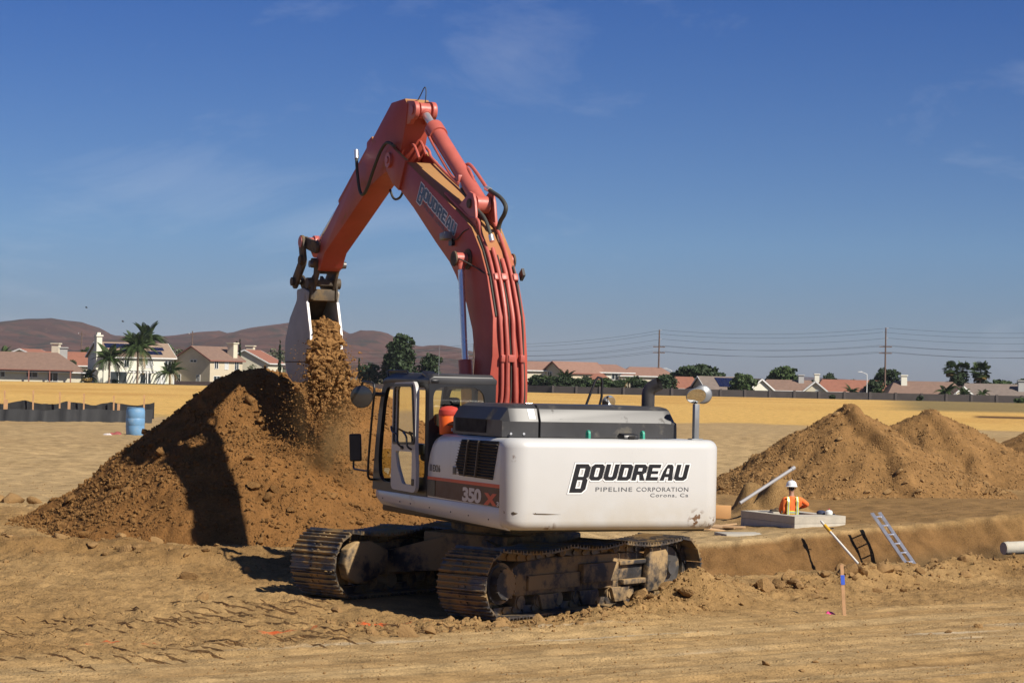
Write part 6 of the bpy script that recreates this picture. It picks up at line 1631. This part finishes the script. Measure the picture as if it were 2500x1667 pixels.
tree('rounded tree in front of the solar roof', 1812, 911, 458, 58, 'lf_mid', 66, trunkfrac=.15); tree('tall rounded tree left of the nearer dirt pile', 1910, 894, 490, 72, 'lf_mid', 67); tree('pointed dark tree left of the street lamp', 2022, 910, 500, 34, 'lf_dark', 68); tree('low dark treetop left of the pointed tree', 1985, 928, 505, 34, 'lf_dark', 69); tree('low wide treetops behind the street lamp', 2075, 928, 510, 70, 'lf_dark', 70)
tree('tall dark pine behind the near power pole', 2160, 897, 485, 56, 'lf_dark', 71, trunkfrac=.15, dense=1.3); tree('dark tree at the left foot of the pine', 2135, 926, 470, 40, 'lf_dark', 72)
palm('palm in front of the terracotta roof left of the lamp', 2080, 940, 456, 955, 34, 73, nf=16); palm('palm at the foot of the near power pole', 2142, 944, 456, 960, 30, 74, nf=14); palm('drooping palm in front of the wide brown roof', 2310, 938, 455, 958, 46, 75, nf=20); palm('drooping palm beside the small cream gable', 2352, 942, 454, 962, 32, 76, nf=16); palm('single palm right of the cream gable', 2400, 945, 456, 960, 30, 77, nf=14)
palm('left fan palm of the tall pair at right', 2322, 887, 490, 902, 26, 78, 'fan', nf=46); palm('right fan palm of the tall pair at right', 2350, 888, 492, 902, 26, 79, 'fan', nf=46); palm('single tall fan palm right of the pair', 2393, 891, 490, 908, 34, 80, 'fan', nf=52)
tree('dark foliage under the pair of fan palms', 2340, 908, 490, 48, 'lf_dark', 81, trunkfrac=.1); tree('dark foliage under the single fan palm', 2395, 912, 492, 34, 'lf_dark', 82, trunkfrac=.1); tree('grey-green treetops right of the fan palms', 2440, 927, 510, 60, 'lf_mid', 83); tree('rounded treetop at the right picture edge', 2500, 924, 500, 50, 'lf_mid', 84); tree('low treetop between lamp and fan palms', 2255, 934, 520, 60, 'lf_dark', 85)
bush('dark shrub against the wall right of the power pole', 2246, 432, 20, 16, 'lf_dark', 86); bush('small shrub against the wall below the cream gable', 2034, 436, 18, 12, 'lf_dark', 87); bush('shrub against the wall at the right picture edge', 2490, 428, 26, 18, 'lf_mid', 88)

# ------------------------------------------------------------------ power line
M['pole'] = mat('weathered_pole_wood', (.15, .10, .075), .95, var=.25, scale=3); M['wire'] = mat('dark_wire', (.05, .05, .055), .6); M['insul'] = mat('porcelain_insulator', (.5, .5, .5), .3)
poles = [(520, 1157, 838), (505, 1610, 805), (480, 2163, 800), (468, 2760, 800)]
arms = [(1.0, 0), (.94, 1), (.86, 2), (.745, 3), (.655, 4)]
att = []
def power_pole(label, px, ytop, D, spec=True):
    p = at(px, ytop, D); b = at(px, 985, D); h_ = p.z - HZ
    o = empty('power_pole', (p.x, D, HZ)); tag(o, label, 'power pole', 'power poles along the houses')
    m = MB(); m.cyl((0, 0, -.6), (0, 0, h_), .22, .14, n=10); m.build('pole', M['pole'], o)
    res = []
    for f_, k in arms:
        z = h_ * f_ - .15
        if k < 3:
            sd_ = .55 if k != 1 else -.55; m = MB(); m.cyl((0, 0, z), (sd_, 0, z + .1), .06, n=6); m.build('insulator', M['insul'], o); res.append([(sd_, z + .1)])
        else:
            m = MB(); m.box(-1.3, 1.3, -.08, .08, z - .1, z + .1); a_ = m.build('cross_arm', M['pole'], o, smooth=0)
            m = MB(); 
            for s_ in (-1.2, 1.2): m.cyl((s_, 0, z + .1), (s_, 0, z + .3), .06, n=6)
            m.build('insulators', M['insul'], a_); res.append([(-1.2, z + .3), (1.2, z + .3)])
    return [[(p.x + x, D, HZ + z) for x, z in q] for q in res]
att.append(power_pole('slim far power pole between the boom cylinder and the boom', 1157, 838, 520)); att.append(power_pole('power pole rising above the exhaust pipe', 1610, 805, 505)); att.append(power_pole('tall power pole standing in front of the pine at right', 2163, 800, 480)); att.append(power_pole('power pole beyond the right edge of the picture', 2760, 800, 468))
first = [[(x - 40, y + 25, z - 1.5 - .2 * i) for x, y, z in q] for i, q in enumerate(att[0])]
runs = [first] + att
wl_names = ['topmost', 'second', 'third', 'upper paired', 'lower paired']
for k in range(5):
    for j in range(len(att[0][k])):
        m = MB()
        for a, b in zip(runs[:-1], runs[1:]):
            p, q = Vector(a[k][j]), Vector(b[k][j]); pts = []
            for i in range(17):
                t = i / 16; v_ = p.lerp(q, t); v_.z -= 4 * t * (1 - t) * 1.1; pts.append(v_)
            m.tube(pts, .028, 4, cap=False)
        o = m.build('power_line', M['wire'], None, smooth=0)
        tag(o, 'wire of the power line strung between the poles, %s level' % wl_names[k], 'wire', 'power line wires, %s' % wl_names[k])
for px, yt, D, lb_ in ((200, 808, 560, 'slim distant power pole left of the white house'), (470, 808, 560, 'slim distant power pole above the tan house roof')):
    p = at(px, yt, D); o = empty('power_pole', (p.x, D, HZ)); tag(o, lb_, 'power pole', 'power poles along the houses'); h_ = p.z - HZ
    m = MB(); m.cyl((0, 0, -.5), (0, 0, h_), .2, .13, n=8); m.build('pole', M['pole'], o); m = MB(); m.box(-.9, .9, -.07, .07, h_ - .9, h_ - .72); m.build('cross_arm', M['pole'], o, smooth=0); m = MB(); m.cyl((-.8, 0, h_ - .72), (-.8, 0, h_ - .45), .1, n=6); m.build('insulator', M['insul'], o)
# street lamps
def lamp(label, px, ytop, D, s_):
    p = at(px, ytop, D); o = empty('street_lamp', (p.x, D, HZ)); tag(o, label, 'street lamp', 'street lamps'); h_ = p.z - HZ
    m = MB(); m.tube([(0, 0, -.5), (0, 0, h_ * .82), (s_ * .2, 0, h_ * .93), (s_ * 1.2, 0, h_ * .995)], .10, 8, 3, r1=.05); m.build('post', M['trim'], o)
    m = MB(); m.box(s_ * 1.1 - .1 if s_ > 0 else s_ * 1.1 - .75, s_ * 1.1 + .75 if s_ > 0 else s_ * 1.1 + .1, -.16, .16, h_ - .08, h_ + .08); m.build('lamp_head', M['trim'], o, bevel=.04)
lamp('white street lamp left of the near power pole', 2117, 908, 465, -1); lamp('far street lamp head between pole and fan palms', 2285, 933, 520, -1); lamp('white street lamp by the exhaust pipe and power pole', 1640, 900, 520, -1)

# ------------------------------------------------------------------ silt fence, barrel
M['silt'] = mat('black_silt_fabric', (.013, .013, .014), .7, var=.3, scale=1.5, bump=.3, bscale=4, dust=((.06, .05, .04), .15, 1.5)); M['stakewood'] = mat('raw_stake_wood', (.52, .30, .15), .8, var=.2, scale=6)
M['barrel'] = mat('blue_plastic_drum', (.15, .31, .50), .45, var=.12, scale=3, dust=((.22, .34, .46), .34, 4))
def fabric_run(o, pts, zb, zt, thick, sag, lean, seed):
    n_ = 90; V = []; xs = np.linspace(pts[0][0], pts[1][0], n_); ys = np.linspace(pts[0][1], pts[1][1], n_); r = fbm(np.arange(n_) * .22, np.zeros(n_) + seed, seed, 3); g = G(xs, ys)
    secs = []
    m = MB()
    for i in range(n_):
        t = i / (n_ - 1); s_ = sag * abs(math.sin(t * math.pi * 5)) ** .8
        w = .05 * r[i]
        z0, z1 = g[i] + zb - .12, g[i] + zt - s_ + .05 * r[i]
        secs.append([(xs[i], ys[i] + w, z0), (xs[i], ys[i] + w + lean * .5 + .06 * r[(i * 3) % n_], (z0 + z1) / 2), (xs[i], ys[i] + lean + w, z1), (xs[i], ys[i] + lean + w + thick, z1), (xs[i], ys[i] + w + lean * .5 + thick + .06 * r[(i * 3) % n_], (z0 + z1) / 2), (xs[i], ys[i] + w + thick, z0)])
    m.loft(secs); return m
A0, A1 = at(-160, 1010, 92), at(384, 1014, 94)
sf = empty('silt_fence', (A0.x, A0.y, 1.0)); tag(sf, 'black fabric silt fence with wooden stakes at the field edge on the left', 'fence')
def rel(mb, o): mb.v = [tuple(Vector(p) - o.location) for p in mb.v]; return mb
rel(fabric_run(sf, [(A0.x, 91.0), (A1.x, 92.5)], 0, .52, .02, .03, .25, 3), sf).build('fabric', M['silt'], sf)
B0, B1 = at(-160, 990, 98), at(372, 1000, 99)
rel(fabric_run(sf, [(B0.x, 98), (B1.x, 99.5)], 0, .72, .02, .14, .05, 5), sf).build('fabric', M['silt'], sf)
for px, hh in ((-60, 1.15), (11, 1.15), (81, 1.15), (146, 1.1), (205, 1.05), (278, 1.0), (352, 1.02), (16, .75), (169, .7), (290, .65)):
    D = 97.7 + 1.5 * (px + 160) / 540 - (.5 if hh < 1 else 0); p = at(px, 990, D); z = g1(p.x, D)
    m = MB(); w_ = .03 if hh >= 1 else .055; m.box(p.x - w_, p.x + w_, D - .06, D - .01, z - .2, z + hh); rel(m, sf); m.build('stake', M['stakewood'], sf, smooth=0)
bx_, by_ = -12.25, 75.0; bz = g1(bx_, by_)
br = empty('plastic_drum', (bx_, by_, bz - .02)); tag(br, 'weathered blue plastic drum standing on the sand at left', 'drum')
m = MB(); m.lathe([(.27, 0), (.285, .02), (.30, .20), (.305, .30), (.298, .31), (.305, .32), (.31, .55), (.302, .565), (.31, .58), (.305, .80), (.285, .87), (.27, .88)], 36); m.build('drum_body', M['barrel'], br)
m = MB(); m.lathe([(.27, .88), (.285, .885), (.29, .905), (.275, .91), (.26, .885), (.01, .88)], 36); m.build('lid', M['barrel'], br)
M['ragred'] = mat('faded_red_cloth', (.30, .08, .07), .9, var=.4, scale=9); M['ragwhite'] = mat('dirty_white_cloth', (.55, .50, .48), .9, var=.3, scale=9)
def rag(loc, w, h_, mt, label, seed, cat='rag', name='rag'):
    r = np.random.RandomState(seed); n_ = 12
    u, v = np.meshgrid(np.linspace(-1, 1, n_), np.linspace(-1, 1, n_)); q = np.maximum(np.abs(u), np.abs(v))
    z = h_ * (1 - q ** 2) * (.6 + .6 * fbm(u * 2 + seed, v * 2, seed, 3)) ; x = u * w * (1 + .2 * fbm(u * 2, v * 2, seed + 1, 2)); y = v * w * .7
    o = link(name, grid_mesh(name, x, y, z, mt)); o.location = loc
    s = o.modifiers.new('thickness', 'SOLIDIFY'); s.thickness = .012; tag(o, label, cat); return o
rag((bx_ - .62, by_ - .1, g1(bx_ - .62, by_ - .1) - .01), .24, .16, M['ragred'], 'crumpled faded red cloth lying beside the blue drum', 3)
rag((bx_ - .85, by_ - .3, g1(bx_ - .85, by_ - .3) - .01), .17, .08, M['ragwhite'], 'crumpled dirty white cloth left of the blue drum', 4)

# ------------------------------------------------------------------ concrete vault with worker
M['concrete'] = mat('raw_concrete', (.46, .42, .34), .9, var=.12, scale=3, bump=.4, bscale=25, dust=((.42, .31, .17), .25, 3))
VT, VB = .24, -.55
Lu, Lv = 2.2, 1.36
va = empty('concrete_vault', (BOXF[0], BOXF[1], 0)); tag(va, 'grey concrete vault set in the ground with the worker inside it', 'concrete vault')
VM = Matrix(((EL[0], ER[0], 0, 0), (EL[1], ER[1], 0, 0), (0, 0, 1, 0), (0, 0, 0, 1)))
def vbox(u0, u1, v0, v1, z0, z1, name, mt, bev=.02):
    m = MB(); m.box(u0, u1, v0, v1, z0, z1, VM); return m.build(name, mt, va, bevel=bev)
v, f = fill2d([[(0, 0), (Lu, 0), (Lu, Lv), (0, Lv)], sm([(.62, .20), (1.58, .20), (1.58, 1.02), (.62, 1.02)], .12)], .16)
m = MB(); m.add([tuple(VM @ Vector((a, b, VT - .08 + c))) for a, b, c in v], f); m.build('vault_top', M['concrete'], va, bevel=.01)
vbox(0.0, .14, 0, Lv, VB - .4, VT - .161, 'vault_wall', M['concrete']); vbox(Lu - .14, Lu, 0, Lv, VB - .4, VT - .161, 'vault_wall', M['concrete'])
vbox(.14, Lu - .14, 0, .14, VB - .4, VT - .161, 'vault_wall', M['concrete']); vbox(.14, Lu - .14, Lv - .14, Lv, VB - .4, VT - .161, 'vault_wall', M['concrete'])
def vpt(u, v, z): return VM @ Vector((u, v, z)) + Vector((BOXF[0], BOXF[1], 0))
# slab at its foot
sl = MB(); p0 = (5.05, 49.35); sl.add([(p0[0] + a, p0[1] + b, c) for c in (-.32, -.19) for a, b in ((-.35, 0), (1.05, .3), (.75, 1.1), (-.55, .75))], [(0, 3, 2, 1), (4, 5, 6, 7), (0, 1, 5, 4), (1, 2, 6, 5), (2, 3, 7, 6), (3, 0, 4, 7)])
o = sl.build('concrete_slab', M['concrete'], None, bevel=.01); tag(o, 'pale flat concrete slab at the foot of the vault', 'concrete slab')
o.location.z = g1(5.3, 49.8) + .22
# tools on the vault
M['navycloth'] = mat('navy_tool_bag', (.03, .04, .08), .8, var=.3, scale=20)
def small(name, label, cat, u, v, build, mt):
    p = vpt(u, v, VT + .002); o = empty(name, p); tag(o, label, cat); build(o); return o
def bag(o):
    m = MB(); m.lathe([(.09, 0), (.105, .03), (.09, .07), (.05, .09), (.01, .092)], 12); m.build('bag_body', M['navycloth'], o)
    m = MB(); m.tube([(.09, 0, .02), (.17, -.03, .03), (.25, -.02, .015), (.30, -.08, .012)], .012, 6, 3); m.build('strap', M['navycloth'], o)
small('tool_bag', 'small dark tool bag on the vault right of the worker', 'bag', .62, .98 + .14, bag, None)
def jug(o):
    m = MB(); m.lathe([(.07, 0), (.085, .02), (.085, .07), (.06, .10), (.02, .11), (.02, .125), (.01, .125)], 16); m.build('jug_body', M['white_plastic'], o)
    m = MB(); m.lathe([(.025, .12), (.025, .14), (.005, .14)], 10); m.build('cap', M['red_plastic'], o)
small('plastic_jug', 'small white plastic jug lying on the right end of the vault', 'jug', .40, 1.16 + .02, jug, None)
def lidb(o):
    m = MB(); m.lathe([(.16, 0), (.17, .02), (.15, .04), (.01, .045)], 16); m.build('cover_plate', M['link'], o); m = MB(); m.tube([(-.06, 0, .04), (0, 0, .08), (.06, 0, .04)], .012, 6, 3); m.build('handle', M['link'], o)
small('vault_cover', 'dark round iron cover on the vault left of the worker', 'cover', 1.80, .72, lidb, None)

# worker: one skinned body, seen from behind, standing in the vault
WP = vpt(1.02, .60, 0); fz = -.85
wk = empty('person', (WP.x, WP.y, fz), math.radians(6)); tag(wk, 'worker in white hard hat and orange safety vest standing in the concrete vault', 'person')
M['skin'] = mat('skin', (.35, .18, .11), .6); M['hivis'] = mat('orange_hi_vis_fabric', (.80, .16, .03), .8, var=.14, scale=8, bump=.3, bscale=14); M['jeans'] = mat('blue_jeans', (.06, .09, .16), .9); M['hairb'] = mat('dark_hair', (.02, .016, .014), .8)
M['lime'] = mat('lime_yellow_tape', (.62, .70, .04), .6); M['reflect'] = mat('silver_reflective_tape', (.45, .47, .43), .35, .3); M['helmet'] = mat('white_hard_hat', (.80, .80, .78), .3, var=.03)
# facing +Y (away from the camera), X to the right
J = {'pel': (0, 0, .95, .145, .105), 'wst': (0, .0, 1.10, .135, .10), 'che': (0, .01, 1.30, .165, .11), 'nkb': (0, .03, 1.46, .075, .07), 'nek': (0, .05, 1.54, .055, .055), 'hd1': (0, .06, 1.62, .075, .09), 'hd2': (0, .07, 1.74, .07, .085),
     'shL': (-.17, .02, 1.42, .07, .07), 'elL': (-.25, .05, 1.15, .05, .05), 'wrL': (-.16, .26, 1.06, .034, .034), 'haL': (-.12, .33, 1.05, .032, .02),
     'shR': (.17, .03, 1.42, .07, .07), 'elR': (.40, .12, 1.28, .055, .055), 'wrR': (.26, .34, 1.20, .036, .036), 'haR': (.20, .40, 1.19, .032, .02),
     'hiL': (-.095, 0, .90, .09, .09), 'knL': (-.10, .03, .50, .06, .065), 'anL': (-.10, 0, .09, .042, .045), 'toL': (-.11, .17, .045, .04, .03), 'hiR': (.095, 0, .90, .09, .09), 'knR': (.11, .04, .50, .06, .065), 'anR': (.12, 0, .09, .042, .045), 'toR': (.14, .17, .045, .04, .03)}
E_ = [('pel', 'wst'), ('wst', 'che'), ('che', 'nkb'), ('nkb', 'nek'), ('nek', 'hd1'), ('hd1', 'hd2'), ('che', 'shL'), ('shL', 'elL'), ('elL', 'wrL'), ('wrL', 'haL'), ('che', 'shR'), ('shR', 'elR'), ('elR', 'wrR'), ('wrR', 'haR'), ('pel', 'hiL'), ('hiL', 'knL'), ('knL', 'anL'), ('anL', 'toL'), ('pel', 'hiR'), ('hiR', 'knR'), ('knR', 'anR'), ('anR', 'toR')]
for s_, hn, (hx, hy, hz_) in (('L', 'haL', (-.12, .33, 1.05)), ('R', 'haR', (.20, .40, 1.19))):
    sg = -1 if s_ == 'L' else 1
    for k, (ln, off) in enumerate(((.075, -.03), (.085, -.01), (.08, .01), (.065, .03))):
        J['f%s%d' % (s_, k)] = (hx - sg * .02 + off * .3, hy + .045, hz_ + off, .009, .009); J['g%s%d' % (s_, k)] = (hx - sg * .05 + off * .2, hy + ln * .8, hz_ + off - .02, .008, .008); E_ += [(hn, 'f%s%d' % (s_, k)), ('f%s%d' % (s_, k), 'g%s%d' % (s_, k))]
    J['t%s' % s_] = (hx - sg * .035, hy - .005, hz_ + .035, .010, .010); J['u%s' % s_] = (hx - sg * .06, hy + .025, hz_ + .045, .008, .008); E_ += [(hn, 't%s' % s_), ('t%s' % s_, 'u%s' % s_)]
ks = list(J); me = bpy.data.meshes.new('body'); me.from_pydata([J[k][:3] for k in ks], [(ks.index(a), ks.index(b)) for a, b in E_], [])
bo_ = link('body', me, None); md = bo_.modifiers.new('skin', 'SKIN'); md.use_smooth_shade = True
for i, k in enumerate(ks): me.skin_vertices[0].data[i].radius = J[k][3:5]
me.skin_vertices[0].data[0].use_root = True
bo_.modifiers.new('sub', 'SUBSURF').levels = 2; bo_.modifiers['sub'].render_levels = 2
dg = bpy.context.evaluated_depsgraph_get(); bm_ = bpy.data.meshes.new_from_object(bo_.evaluated_get(dg)); bpy.data.objects.remove(bo_)
bm_.materials.clear()
for k in ('hivis', 'jeans', 'skin', 'hairb'): bm_.materials.append(M[k])
for p in bm_.polygons:
    c = p.center; p.use_smooth = True
    hand = (c.y > .27 and c.z < 1.3)
    p.material_index = 1 if c.z < .93 and not hand else (2 if c.z > 1.47 or hand else 0)
    if c.z > 1.60 and c.y < .08: p.material_index = 3
body = link('body', bm_, wk)
# face
m = MB(); m.loft([[(-.014, .15, 1.66), (.014, .15, 1.66), (.018, .15, 1.62), (-.018, .15, 1.62)], [(-.006, .175, 1.64), (.006, .175, 1.64), (.008, .18, 1.622), (-.008, .18, 1.622)]]); m.build('nose', M['skin'], wk)
for sx_ in (-1, 1):
    m = MB(); m.lathe([(.001, -.012), (.010, -.006), (.012, 0), (.010, .006), (.001, .012)], 10, Matrix.Translation((sx_ * .032, .147, 1.672))); m.build('eye', M['white_plastic'], wk)
    m = MB(); m.lathe([(.001, -.03), (.012, -.02), (.016, 0), (.012, .02), (.001, .03)], 10, Matrix.Translation((sx_ * .088, .06, 1.65))); m.build('ear', M['skin'], wk)
m = MB(); m.box(-.025, .025, .140, .152, 1.582, 1.590); m.build('mouth', M['red_plastic'], wk)
# hard hat, vest tapes
m = MB(); HMt = Matrix.Translation((0, .07, 1.695)) @ Matrix.Diagonal((1.0, 1.2, 1, 1)); m.lathe([(.137, -.005), (.140, 0), (.118, .015), (.115, .05), (.100, .09), (.070, .12), (.03, .133), (.002, .135)], 28, HMt); m.box(-.07, .07, .19, .27, 1.688, 1.70)
hh_ = m.build('hard_hat', M['helmet'], wk)
m = MB(); m.tube([(0, -.05, 1.745), (0, -.02, 1.80), (0, .07, 1.838), (0, .15, 1.80)], .014, 6, 3); m.build('hat_rib', M['helmet'], hh_)
# vest follows the measured torso
tv_ = np.array([v_.co for v_ in bm_.vertices])
def torso_r(z, a):
    s_ = tv_[(np.abs(tv_[:, 2] - z) < .05) & (np.abs(tv_[:, 0]) < .26)]
    if len(s_) == 0: return .16
    an = np.arctan2(s_[:, 1] - .0, s_[:, 0]); d = np.abs((an - a + np.pi) % (2 * np.pi) - np.pi); r = np.hypot(s_[:, 0], s_[:, 1]); w = d < .4
    return float(min(r[w].max() if w.any() else .15, .215))
def ring(z0, z1, pad, mt, name, par, n_=32):
    m = MB(); secs = []
    for z, q in ((z0, pad - .004), (z0, pad), (z1, pad), (z1, pad - .004)):
        secs.append([((torso_r((z0 + z1) / 2, a) + q) * math.cos(a), (torso_r((z0 + z1) / 2, a) + q) * math.sin(a), z) for a in np.linspace(-math.pi, math.pi, n_, endpoint=False)])
    m.loft(secs, cap=False); return m.build(name, mt, par)
vest = MB(); zs = np.linspace(.90, 1.40, 9); secs = [[((torso_r(z, a) + .012) * math.cos(a), (torso_r(z, a) + .012) * math.sin(a), z) for a in np.linspace(-math.pi, math.pi, 32, endpoint=False)] for z in zs]
vest.loft(secs, cap=False); vest = vest.build('vest', M['hivis'], wk)
ring(1.085, 1.155, .017, M['lime'], 'lime_tape', vest); ring(1.103, 1.137, .021, M['reflect'], 'reflective_tape', vest)
for sx_ in (-1, 1):
    for w_, y_, mt, nm in ((.030, -.004, M['lime'], 'lime_tape'), (.016, -.008, M['reflect'], 'reflective_tape')):
        m = MB(); secs = []
        for z in np.linspace(.91, 1.47, 12):
            xx_ = sx_ * (.105 + .0 * z); yb = -torso_r(min(z, 1.40), math.atan2(-.12, xx_)) * .86 + max(0, z - 1.38) * .75; secs.append([(xx_ - w_, yb - .016 + y_, z), (xx_ + w_, yb - .010 + y_, z), (xx_ + w_, yb - .006 + y_, z), (xx_ - w_, yb - .012 + y_, z)])
        m.loft(secs); m.build(nm, mt, vest)

# ------------------------------------------------------------------ pipes, ladder, rod, stakes, timber
M['pvc'] = mat('grey_pvc_pipe', (.33, .32, .32), .45, var=.05); M['alu'] = mat('aluminium', (.62, .62, .65), .35, .8, var=.06); M['rodwhite'] = mat('white_painted_rod', (.74, .71, .62), .5); M['yellow'] = mat('yellow_sleeve', (.75, .42, .03), .5); M['bluetape'] = mat('blue_flagging_tape', (.05, .12, .62), .6); M['pink'] = mat('pink_flagging_tape', (.70, .06, .22), .6); M['ply'] = mat('orange_plywood', (.60, .33, .13), .8, var=.1)
def thing(name, label, cat, loc): o = empty(name, loc); tag(o, label, cat); return o
a_, b_ = at(1806, 1228, 54.0), at(1938, 1142, 55.2)
o = thing('plastic_pipe', 'long grey plastic pipe leaning up behind the worker', 'pipe', a_); m = MB(); d = b_ - a_; m.cyl((0, 0, 0), d, .040, n=16); m.build('pipe_body', M['pvc'], o); m = MB(); m.cyl(d * .955, d * 1.01, .048, n=16); m.build('pipe_collar', M['pvc'], o)
o = thing('plywood_sheet', 'orange plywood sheet lying left of the leaning pipe', 'plywood', (5.35, 55.2, g1(5.35, 55.2))); m = MB(); m.box(-.75, 0, -.02, .02, 0, .32, Matrix.Rotation(.12, 4, 'X')); m.box(-.6, -.1, .02, .3, 0, .05); m.build('board', M['ply'], o, bevel=.004)
M['scrap'] = mat('scrap_timber', (.48, .31, .16), .85, var=.2)
rs2 = np.random.RandomState(8)
sp_ = [(4.45, 51.2, .9, .3), (4.75, 51.6, .7, -.4), (4.9, 52.0, .55, .1), (4.5, 52.3, .8, .7), (5.05, 51.3, .5, -.2)]
lbs = ['front scrap board in the timber heap left of the vault', 'short scrap board crossing the timber heap left of the vault', 'smallest board at the right of the timber heap by the vault', 'rear scrap board of the timber heap left of the vault', 'scrap board nearest the vault wall at its left']
for (x, y, L, rz), lb_ in zip(sp_, lbs):
    o = thing('scrap_board', lb_, 'board', (x, y, g1(x, y) + .05)); o.rotation_euler = (rs2.uniform(-.1, .1), rs2.uniform(-.12, .12), rz); o['group'] = 'scrap boards beside the vault'; m = MB(); m.box(-L / 2, L / 2, -.09, .09, -.02, .02); m.build('plank', M['scrap'], o, bevel=.004)
# ladder leaning out of the trench
def ground_under(px, py, lo=30, hi=60):
    d = CR @ Vector(((px - 1250) / FPX, -(py - 833.5) / FPX, -1.0)); ts = np.linspace(lo, hi, 3000); X = d.x / d.y * ts; Z = EYE + d.z / d.y * ts; g = G(X, ts); k = np.argmax(g > Z); return Vector((X[k], ts[k], g[k]))
lt, lbm = at(2138, 1252, 49.0), at(2244, 1408, 47.4)
o = thing('ladder', 'aluminium ladder sticking up out of the trench', 'ladder', lbm); d = lt - lbm; rail = Vector((.13, 0.18, 0))
d = d * 1.0; dn = d.normalized(); ext = -dn * 1.1
for s_ in (-1, 1):
    m = MB(); m.beam(rail * s_ * .78 + ext, rail * s_ * .78 + d, .035, .075, (1, 0, 0)); m.build('rail', M['alu'], o, smooth=0)
L = d.length; k = 0.12
while k < L + 1.0:
    c = d - dn * k; m = MB(); m.cyl(c - rail * .78, c + rail * .78, .017, n=10); m.build('rung', M['alu'], o); k += .30
# white grade rod with yellow sleeve
rt, rb = at(2003, 1270, 48.4), at(2113, 1396, 46.6)
o = thing('grade_rod', 'white grade rod with a yellow sleeve leaning in the trench', 'rod', rb); d = rt - rb; e = -d.normalized() * .9
m = MB(); m.cyl(e, d * .97, .026, n=12); m.cyl(d * .97, d * 1.0, .026, .01, n=12); m.build('rod', M['rodwhite'], o); m = MB(); m.cyl(d * .77, d * .90, .038, n=12); sl_ = m.build('sleeve', M['yellow'], o); m = MB(); m.cyl(d * .83 + Vector((.03, 0, 0)), d * .83 + Vector((.12, 0, .02)), .014, n=8); m.build('knob', M['black'], sl_)
# lath stake with tape
sx0, sy0 = 4.60, 31.2; z = g1(sx0, sy0); top = at(2055, 1377, sy0 + .02)
o = thing('survey_stake', 'thin wooden survey stake with blue tape beside the haul road', 'stake', (sx0, sy0, z)); d = top - Vector((sx0, sy0, z)); m = MB(); m.beam((0, 0, -.1), d, .045, .018, (0, 1, 0)); m.build('lath', M['stakewood'], o, smooth=0)
m = MB(); m.beam(d * .60, d * .79, .052, .026, (0, 1, 0)); m.build('tape', M['bluetape'], o, smooth=0)
rag((4.42, 31.35, g1(4.42, 31.35) - .01), .07, .05, M['pink'], 'scrap of pink flagging tape on the ground by the survey stake', 9, 'flagging tape', 'flagging_tape')
# short peg by the rod, concrete pipe at the right
o = thing('wooden_peg', 'short wooden peg stuck in the trench edge below the grade rod', 'peg', (5.85, 38.9, g1(5.85, 38.9))); m = MB(); m.beam((0, 0, -.1), (-.16, .1, .22), .04, .02); m.build('lath', M['stakewood'], o, smooth=0)
pa, pb = at(2452, 1338, 45.5), at(2640, 1330, 46.2)
o = thing('concrete_pipe', 'pale concrete pipe end lying in the trench at the right edge', 'pipe', pa); d = pb - pa; m = MB(); m.cyl((0, 0, 0), d, .13, n=28, cap=False); m.cyl((0, 0, 0), d, .105, n=28, cap=False); m.build('pipe_barrel', M['concrete'], o); m = MB(); m.cyl(-d.normalized() * .02, d.normalized() * .10, .125, .135, n=28); m.build('pipe_bell', M['concrete'], o)
# birds
M['bird'] = mat('dark_feathers', (.03, .03, .03), .8)
for px, py, lb_ in ((211, 751, 'small dark bird flying above the left palm'), (300, 785, 'small dark bird flying just above the hills')):
    p = at(px, py, 140); o = thing('bird', lb_, 'bird', p); o['group'] = 'birds in the sky'; o.scale = (.6, .6, .6)
    m = MB(); m.lathe([(.002, -.14), (.04, -.05), (.045, .04), (.03, .10), (.002, .15)], 8, Matrix.Rotation(1.57, 4, 'Y')); m.build('body', M['bird'], o)
    for s_ in (-1, 1): m = MB(); m.loft([[(-.05, s_ * .02, 0), (.06, s_ * .02, 0), (.06, s_ * .02, .015), (-.05, s_ * .02, .015)], [(-.08, s_ * .16, .10), (.02, s_ * .16, .10), (.02, s_ * .16, .11), (-.08, s_ * .16, .11)], [(-.12, s_ * .34, .06), (-.09, s_ * .34, .06), (-.09, s_ * .34, .065), (-.12, s_ * .34, .065)]]); m.build('wing', M['bird'], o)

# ------------------------------------------------------------------ air
hm, hn, hl, hb = new_mat('haze_air')
hn.remove(hb)
hv = hn.new('ShaderNodeVolumePrincipled'); hv.inputs['Color'].default_value = (.80, .86, .95, 1); hv.inputs['Density'].default_value = 5.0e-5; hv.inputs['Anisotropy'].default_value = 0.0
hl.new(hv.outputs['Volume'], hn['Material Output'].inputs['Volume'])
m = MB(); m.box(-9000, 9000, -90, 9200, -6.5, 150)
tag(m.build('haze', hm, None, smooth=0), 'thin blue-grey air over the whole site', 'haze', kind='stuff')
